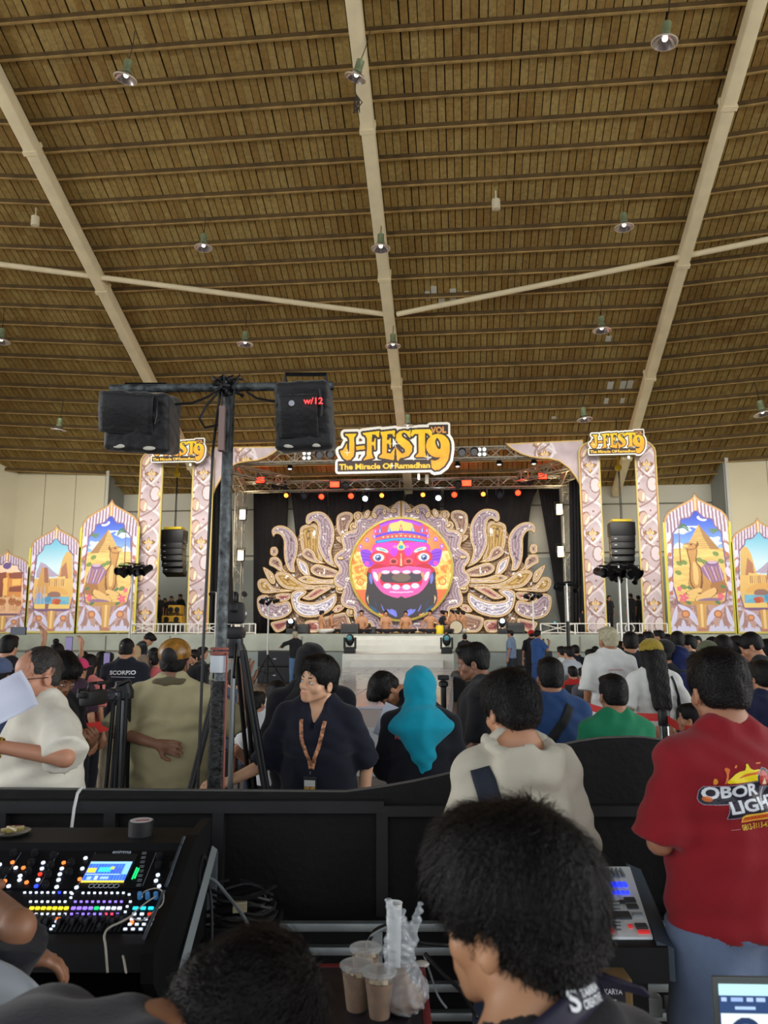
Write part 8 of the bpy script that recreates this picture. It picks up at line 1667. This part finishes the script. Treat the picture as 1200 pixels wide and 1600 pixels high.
M_cupc = mat('clear_plastic_cup', (225, 225, 222), .1, alpha=.09, spec=.4); M_tea = mat('milk_tea', (124, 84, 40), .5, noise=.25, nscale=40); M_ice = mat('ice_pale', (190, 170, 140), .2, noise=.3, nscale=60)
def cup(px, py, lab):
    p = fz(px, py, zt); t = empty('drink_cup', p, 0, lab, 'cup', 'plastic cups of milk tea')
    MB().lathe([(.026, .001), (.0265, .002), (.040, .105), (.0385, .105), (.0255, .004)], n=24, cap=False).build('cup_wall', M_cupc, t, 2)
    MB().lathe([(.001, .003), (.0248, .003), (.036, .086), (.001, .087)], n=24).build('drink', M_tea, t, 2); m = MB()
    for k in range(9): m.bbox((random.uniform(-.02, .02), random.uniform(-.02, .02), .082 + random.uniform(0, .008)), (.014, .014, .014), .003, Matrix.Rotation(random.random() * 3, 3, 'X') @ RZ(random.random() * 3))
    m.build('ice', M_ice, t); MB().lathe([(.042, .103), (.044, .105), (.044, .110), (.040, .112), (.036, .108), (.034, .113), (.001, .114)], n=28).build('lid', mat('cup_lid', (205, 208, 210), .12, alpha=.35), t, 2)
cup(557, 1578, 'front left plastic cup of milk tea on the dark table'); cup(571, 1548, 'rear plastic cup of milk tea on the dark table'); cup(593, 1590, 'front right plastic cup of milk tea next to the plastic bag')
p = fz(617, 1484, zt + .0); t = empty('paper_cup', (*FG(fx(616, 1430, 2.36)[0], 2.36)[:2], zt), 0, 'tall stack of white paper cups behind the plastic bag', 'cup'); zt_c = fx(616, 1410, 2.36)[1] - zt
MB().lathe([(.016, 0), (.017, .002), (.0225, zt_c - .005), (.0238, zt_c), (.0215, zt_c - .001), (.02, zt_c - .03)], n=24, cap=False).build('cup_wall', mat('white_paper_cup', (222, 226, 226), .6), t, 2); MB().lathe([(.001, zt_c - .05), (.0185, zt_c - .05)], n=20, cap=False).build('cup_floor', MATS['white_paper_cup'], t)
# plastic bag
p = FG(fx(630, 1570, 2.12)[0], 2.12, zt); t = empty('plastic_bag', p, YAW, 'clear crumpled plastic bag with a drink inside standing on the table', 'bag')
L = Layer(); L.ell((0, 0, .05), (.062, .05, .052)); L.cone((0, 0, .06), (-.012, 0, .16), .048, .034, .03); L.cone((-.012, 0, .16), (-.018, .0, .225), .034, .020, .02); L.cone((-.022, 0, .20), (-.035, 0, .265), .016, .010, .012); L.cone((.02, 0, .17), (.045, 0, .255), .018, .008, .012); L.cone((.0, 0, .2), (.0, 0, .24), .012, .007, .01)
P2, Q2 = L.mesh(.0042, (), lambda X, Y, Z: .0035 * np.sin(95 * X + 40 * Y + 14 * np.sin(24 * Z)) * np.sin(70 * Y - 60 * X + 18 * Z) + .002 * np.sin(150 * (X + Y) + 9 * np.sin(40 * Z))); o = link('bag_film', npmesh('bag_film', P2, Q2), None, t)
mb_, nt_, b_ = tree_mat('clear_crumpled_film'); b_.inputs['Base Color'].default_value = (.75, .82, .88, 1); b_.inputs['Roughness'].default_value = .12; b_.inputs['Alpha'].default_value = .3; b_.inputs['Specular IOR Level'].default_value = 1.0; b_.inputs['Coat Weight'].default_value = .6; o.data.materials.append(mb_)
L = Layer(); L.ell((0, 0, .038), (.052, .042, .036)); L.cone((-.01, 0, .04), (-.01, 0, .075), .035, .03, .02); P2, Q2 = L.mesh(.006, (), folds(.002, 4, 4)); link('drink_inside', npmesh('drink_inside', P2, Q2), M_tea, t)
ld = fgt('lighting_desk', 0, 0, 0, 'white lighting control desk with blue lit keys right of the foreground head', 'lighting desk'); yb, yf = 2.82, 2.42; xb_, zb_ = fx(984, 1354, yb); xf_, zf_ = fx(1020, 1464, yf); xL_ = fx(868, 1354, yb)[0]; wide = max(xb_, xf_)
zb2, zf2 = zb_, zf_; Sd, Rd = on(yb, zb2, yf, zf2); XRd = (xb_ + xf_) / 2 + .0
Vt = [(xL_, yb, zb2), (xb_, yb, zb2), (xf_, yf, zf2), (xL_ - .05, yf, zf2)]; dn = .012
MB().add(Vt + [(x, y, z - dn) for x, y, z in Vt], [(0, 3, 2, 1), (4, 5, 6, 7), (0, 1, 5, 4), (1, 2, 6, 5), (2, 3, 7, 6), (3, 0, 4, 7)]).build('control_surface', mat('desk_white', (236, 244, 250), .4, noise=.04), ld)
ck = [(xL_ - .06, yb + .04, zb2 - .0), (xb_ + .015, yb + .04, zb2 + .004), (xf_ + .03, yf - .04, zf2 + .0), (xL_ - .1, yf - .04, zf2)]
MB().add([(x, y, z - .014) for x, y, z in ck] + [(x, y, z - .11) for x, y, z in ck], [(0, 3, 2, 1), (4, 5, 6, 7), (0, 1, 5, 4), (1, 2, 6, 5), (2, 3, 7, 6), (3, 0, 4, 7)]).build('desk_body', M_desk, ld)
MB().add([(xb_, yb + .04, zb2 + .0), (xb_ + .05, yb + .04, zb2 - .02), (xf_ + .05, yf - .03, zf2 - .02), (xf_, yf - .03, zf2)] + [(xb_, yb + .04, zb2 - .1), (xb_ + .05, yb + .04, zb2 - .12), (xf_ + .05, yf - .03, zf2 - .11), (xf_, yf - .03, zf2 - .1)], [(0, 3, 2, 1), (4, 5, 6, 7), (0, 1, 5, 4), (1, 2, 6, 5), (2, 3, 7, 6), (3, 0, 4, 7)]).build('side_cheek', mat('slate_plastic', (62, 74, 86), .4), ld)
def dkey(px, v, w_, h_, mt, acc, th=.008): p = Sd(0, v); k = p.y * math.cos(PITCH) + (p.z - EYE) * math.sin(PITCH); acc.box(Sd((px - 600) / F * k, v, .003), (w_, h_, th), Rd)
A = {n: MB() for n in ('blue', 'dark', 'red', 'grey', 'slot')}
for k in range(7): dkey(934 + k * 7.2 - 1, .30, .012, .022, 0, A['blue']); dkey(937 + k * 7.2, .42, .010, .012, 0, A['blue' if k > 2 else 'dark'])
for k in range(7): dkey(933 + k * 6.5, .12, .007, .05, 0, A['grey'], .012)
for px, v, w_, h_ in ((984, .53, .034, .022), (988, .62, .034, .022), (972, .56, .018, .012), (967, .74, .07, .035), (1002, .88, .034, .022), (953, .88, .034, .012)): dkey(px, v, w_, h_, 0, A['dark'])
for px, v, w_, h_ in ((954, .93, .018, .018), (1006, .95, .034, .010), (985, .88, .010, .012)): dkey(px, v, w_, h_, 0, A['red'])
for v in (.55, .60, .65, .83, .87, .92): dkey(948, v, .085, .005, 0, A['slot'], .003)
dkey(996, .73, .03, .014, 0, A['grey']); dkey(944, .73, .025, .01, 0, A['grey'])
for n, c, e in (('blue', (40, 60, 246), 1.2), ('dark', (64, 70, 76), 0), ('red', (214, 50, 50), .3), ('grey', (150, 160, 168), 0), ('slot', (120, 128, 134), 0)): o = A[n].build('keys', mat('lighting_key_' + n, c, .4, emit=e), ld); o['kind'] = 'stuff'
for x in (xL_, xf_ - .03): MB().box((x, 2.62, .40), (.05, .3, .8)).build('support', M_desk2, ld)
# cardboard box with sticker, laptop, white bottle
x, z = fx(952, 1565, 2.3); x2, _ = fx(905, 1565, 2.3); x3, _ = fx(990, 1565, 2.3); zt2 = fx(950, 1531, 2.3)[1]
t = fgt('cardboard_box', (x2 + x3) / 2, 2.4, 0, 'brown cardboard box with a black sticker lettered KARYA under the lighting desk', 'box'); MB().bbox((0, 0, zt2 / 2), (x3 - x2, .2, zt2), .006).build('carton', mat('brown_cardboard', (112, 88, 52), .8, noise=.12, nscale=6), t); MB().box((0, 0, zt2 + .002), (.01, .2, .002)).build('flap_seam', M_redge, t)
zs_ = fx(950, 1553, 2.3)[1]; MB().box((.012, -.101, zs_), (.082, .002, .062)).build('sticker', mat('sticker_black', (26, 24, 34), .4), t); me = text_mesh('N KARYA', .02); o = link('sticker_lettering', me, mat('sticker_white', (206, 206, 214), .5), t); o.scale = (.0155, .02, .02); o.location = (-.022, -.1025, zs_); o.rotation_euler = (R(90), 0, 0)
MB().box((.012, -.1025, zs_ - .016), (.03, .001, .006)).box((.012, -.1025, zs_ + .022), (.05, .001, .002)).build('sticker_bars', MATS['sticker_white'], t)
x, z = fx(1176, 1580, 1.5); lp = fgt('laptop', x + .02, 1.55, z - .12, 'grey laptop with a lit screen in the bottom right corner', 'laptop', None, R(-2)); Ml = mat('laptop_grey', (92, 98, 98), .4, .3)
wl_ = .155; MB().bbox((0, .0, .075), (wl_ * 2 - .17, .008, .165), .003).build('lid', Ml, lp, 2); MB().bbox((0, -.1, -.012), (wl_ * 2 - .17, .2, .012), .004).build('keyboard_base', Ml, lp, 2)
cl = Canvas(0, 0, 120, 90, 110, 84, (40, 66, 110));
for q, col in (((0, 0, 120, 12), (186, 232, 240)), ((4, 15, 14, 19), (170, 196, 236)), ((22, 15, 44, 19), (150, 180, 230)), ((50, 15, 62, 19), (170, 196, 236)), ((68, 15, 84, 19), (170, 196, 236)), ((28, 24, 66, 28), (170, 200, 240)), ((2, 32, 90, 90), (226, 240, 240)), ((94, 24, 118, 90), (90, 120, 190))): m_ = (cl.X >= q[0]) & (cl.X <= q[2]) & (cl.Y >= q[1]) & (cl.Y <= q[3]); cl.C[m_] = col
cl.ell(46, 66, 36, 30, (30, 50, 90)); cl.ell(46, 66, 28, 23, (60, 100, 150)); o = plate('screen', cl, None, wl_ * 2 - .19, .142, 0, colmat('laptop_glow', .3, emit=1.0, base=False), lp); o.location = (0, -.0055, .004)
x, z = fx(1025, 1570, 2.6); t = fgt('white_jar', x, 2.62, z - .04, 'small white plastic jar on the lower rail beside the denim shorts', 'jar'); MB().bbox((0, 0, .03), (.045, .04, .06), .008).bbox((.055, .01, .025), (.03, .03, .05), .006).build('jar_body', mat('dull_white_plastic', (186, 190, 184), .5), t)
# white chair back of the operator
x, z = fx(-108, 1600, 1.42); t = fgt('plastic_chair', x, 1.42, 0, 'white plastic chair back at the lower left corner', 'chair'); zc_ = fx(10, 1520, 1.42)[1]
V = []; n = 14
for b in range(n + 1):
    for a in range(n + 1):
        u = a / n * 2 - 1; v = b / n; hw = .21 - .035 * v ** 3; top_ = zc_ - .035 * u * u - .01; V.append((u * hw * (1 if v < .9 else 1 - (v - .9) * 1.2), .05 * (1 - u * u) + .04 * v, .42 + (top_ - .42) * v))
Q = [(b * (n + 1) + a, b * (n + 1) + a + 1, (b + 1) * (n + 1) + a + 1, (b + 1) * (n + 1) + a) for b in range(n) for a in range(n)]; o = link('backrest', npmesh('backrest', V, np.array(Q)), mat('grey_white_plastic', (168, 176, 184), .45), t); md = o.modifiers.new('t', 'SOLIDIFY'); md.thickness = .012
MB().bbox((0, .22, .42), (.42, .42, .03), .015).build('seat', MATS['grey_white_plastic'], t, 2)
for sx in (-.18, .18):
    for sy in (.04, .40): MB().tube([(sx, sy, .41), (sx * 1.1, sy + (sy - .2) * .15, 0)], .018, 8).build('leg', MATS['grey_white_plastic'], t, 2)
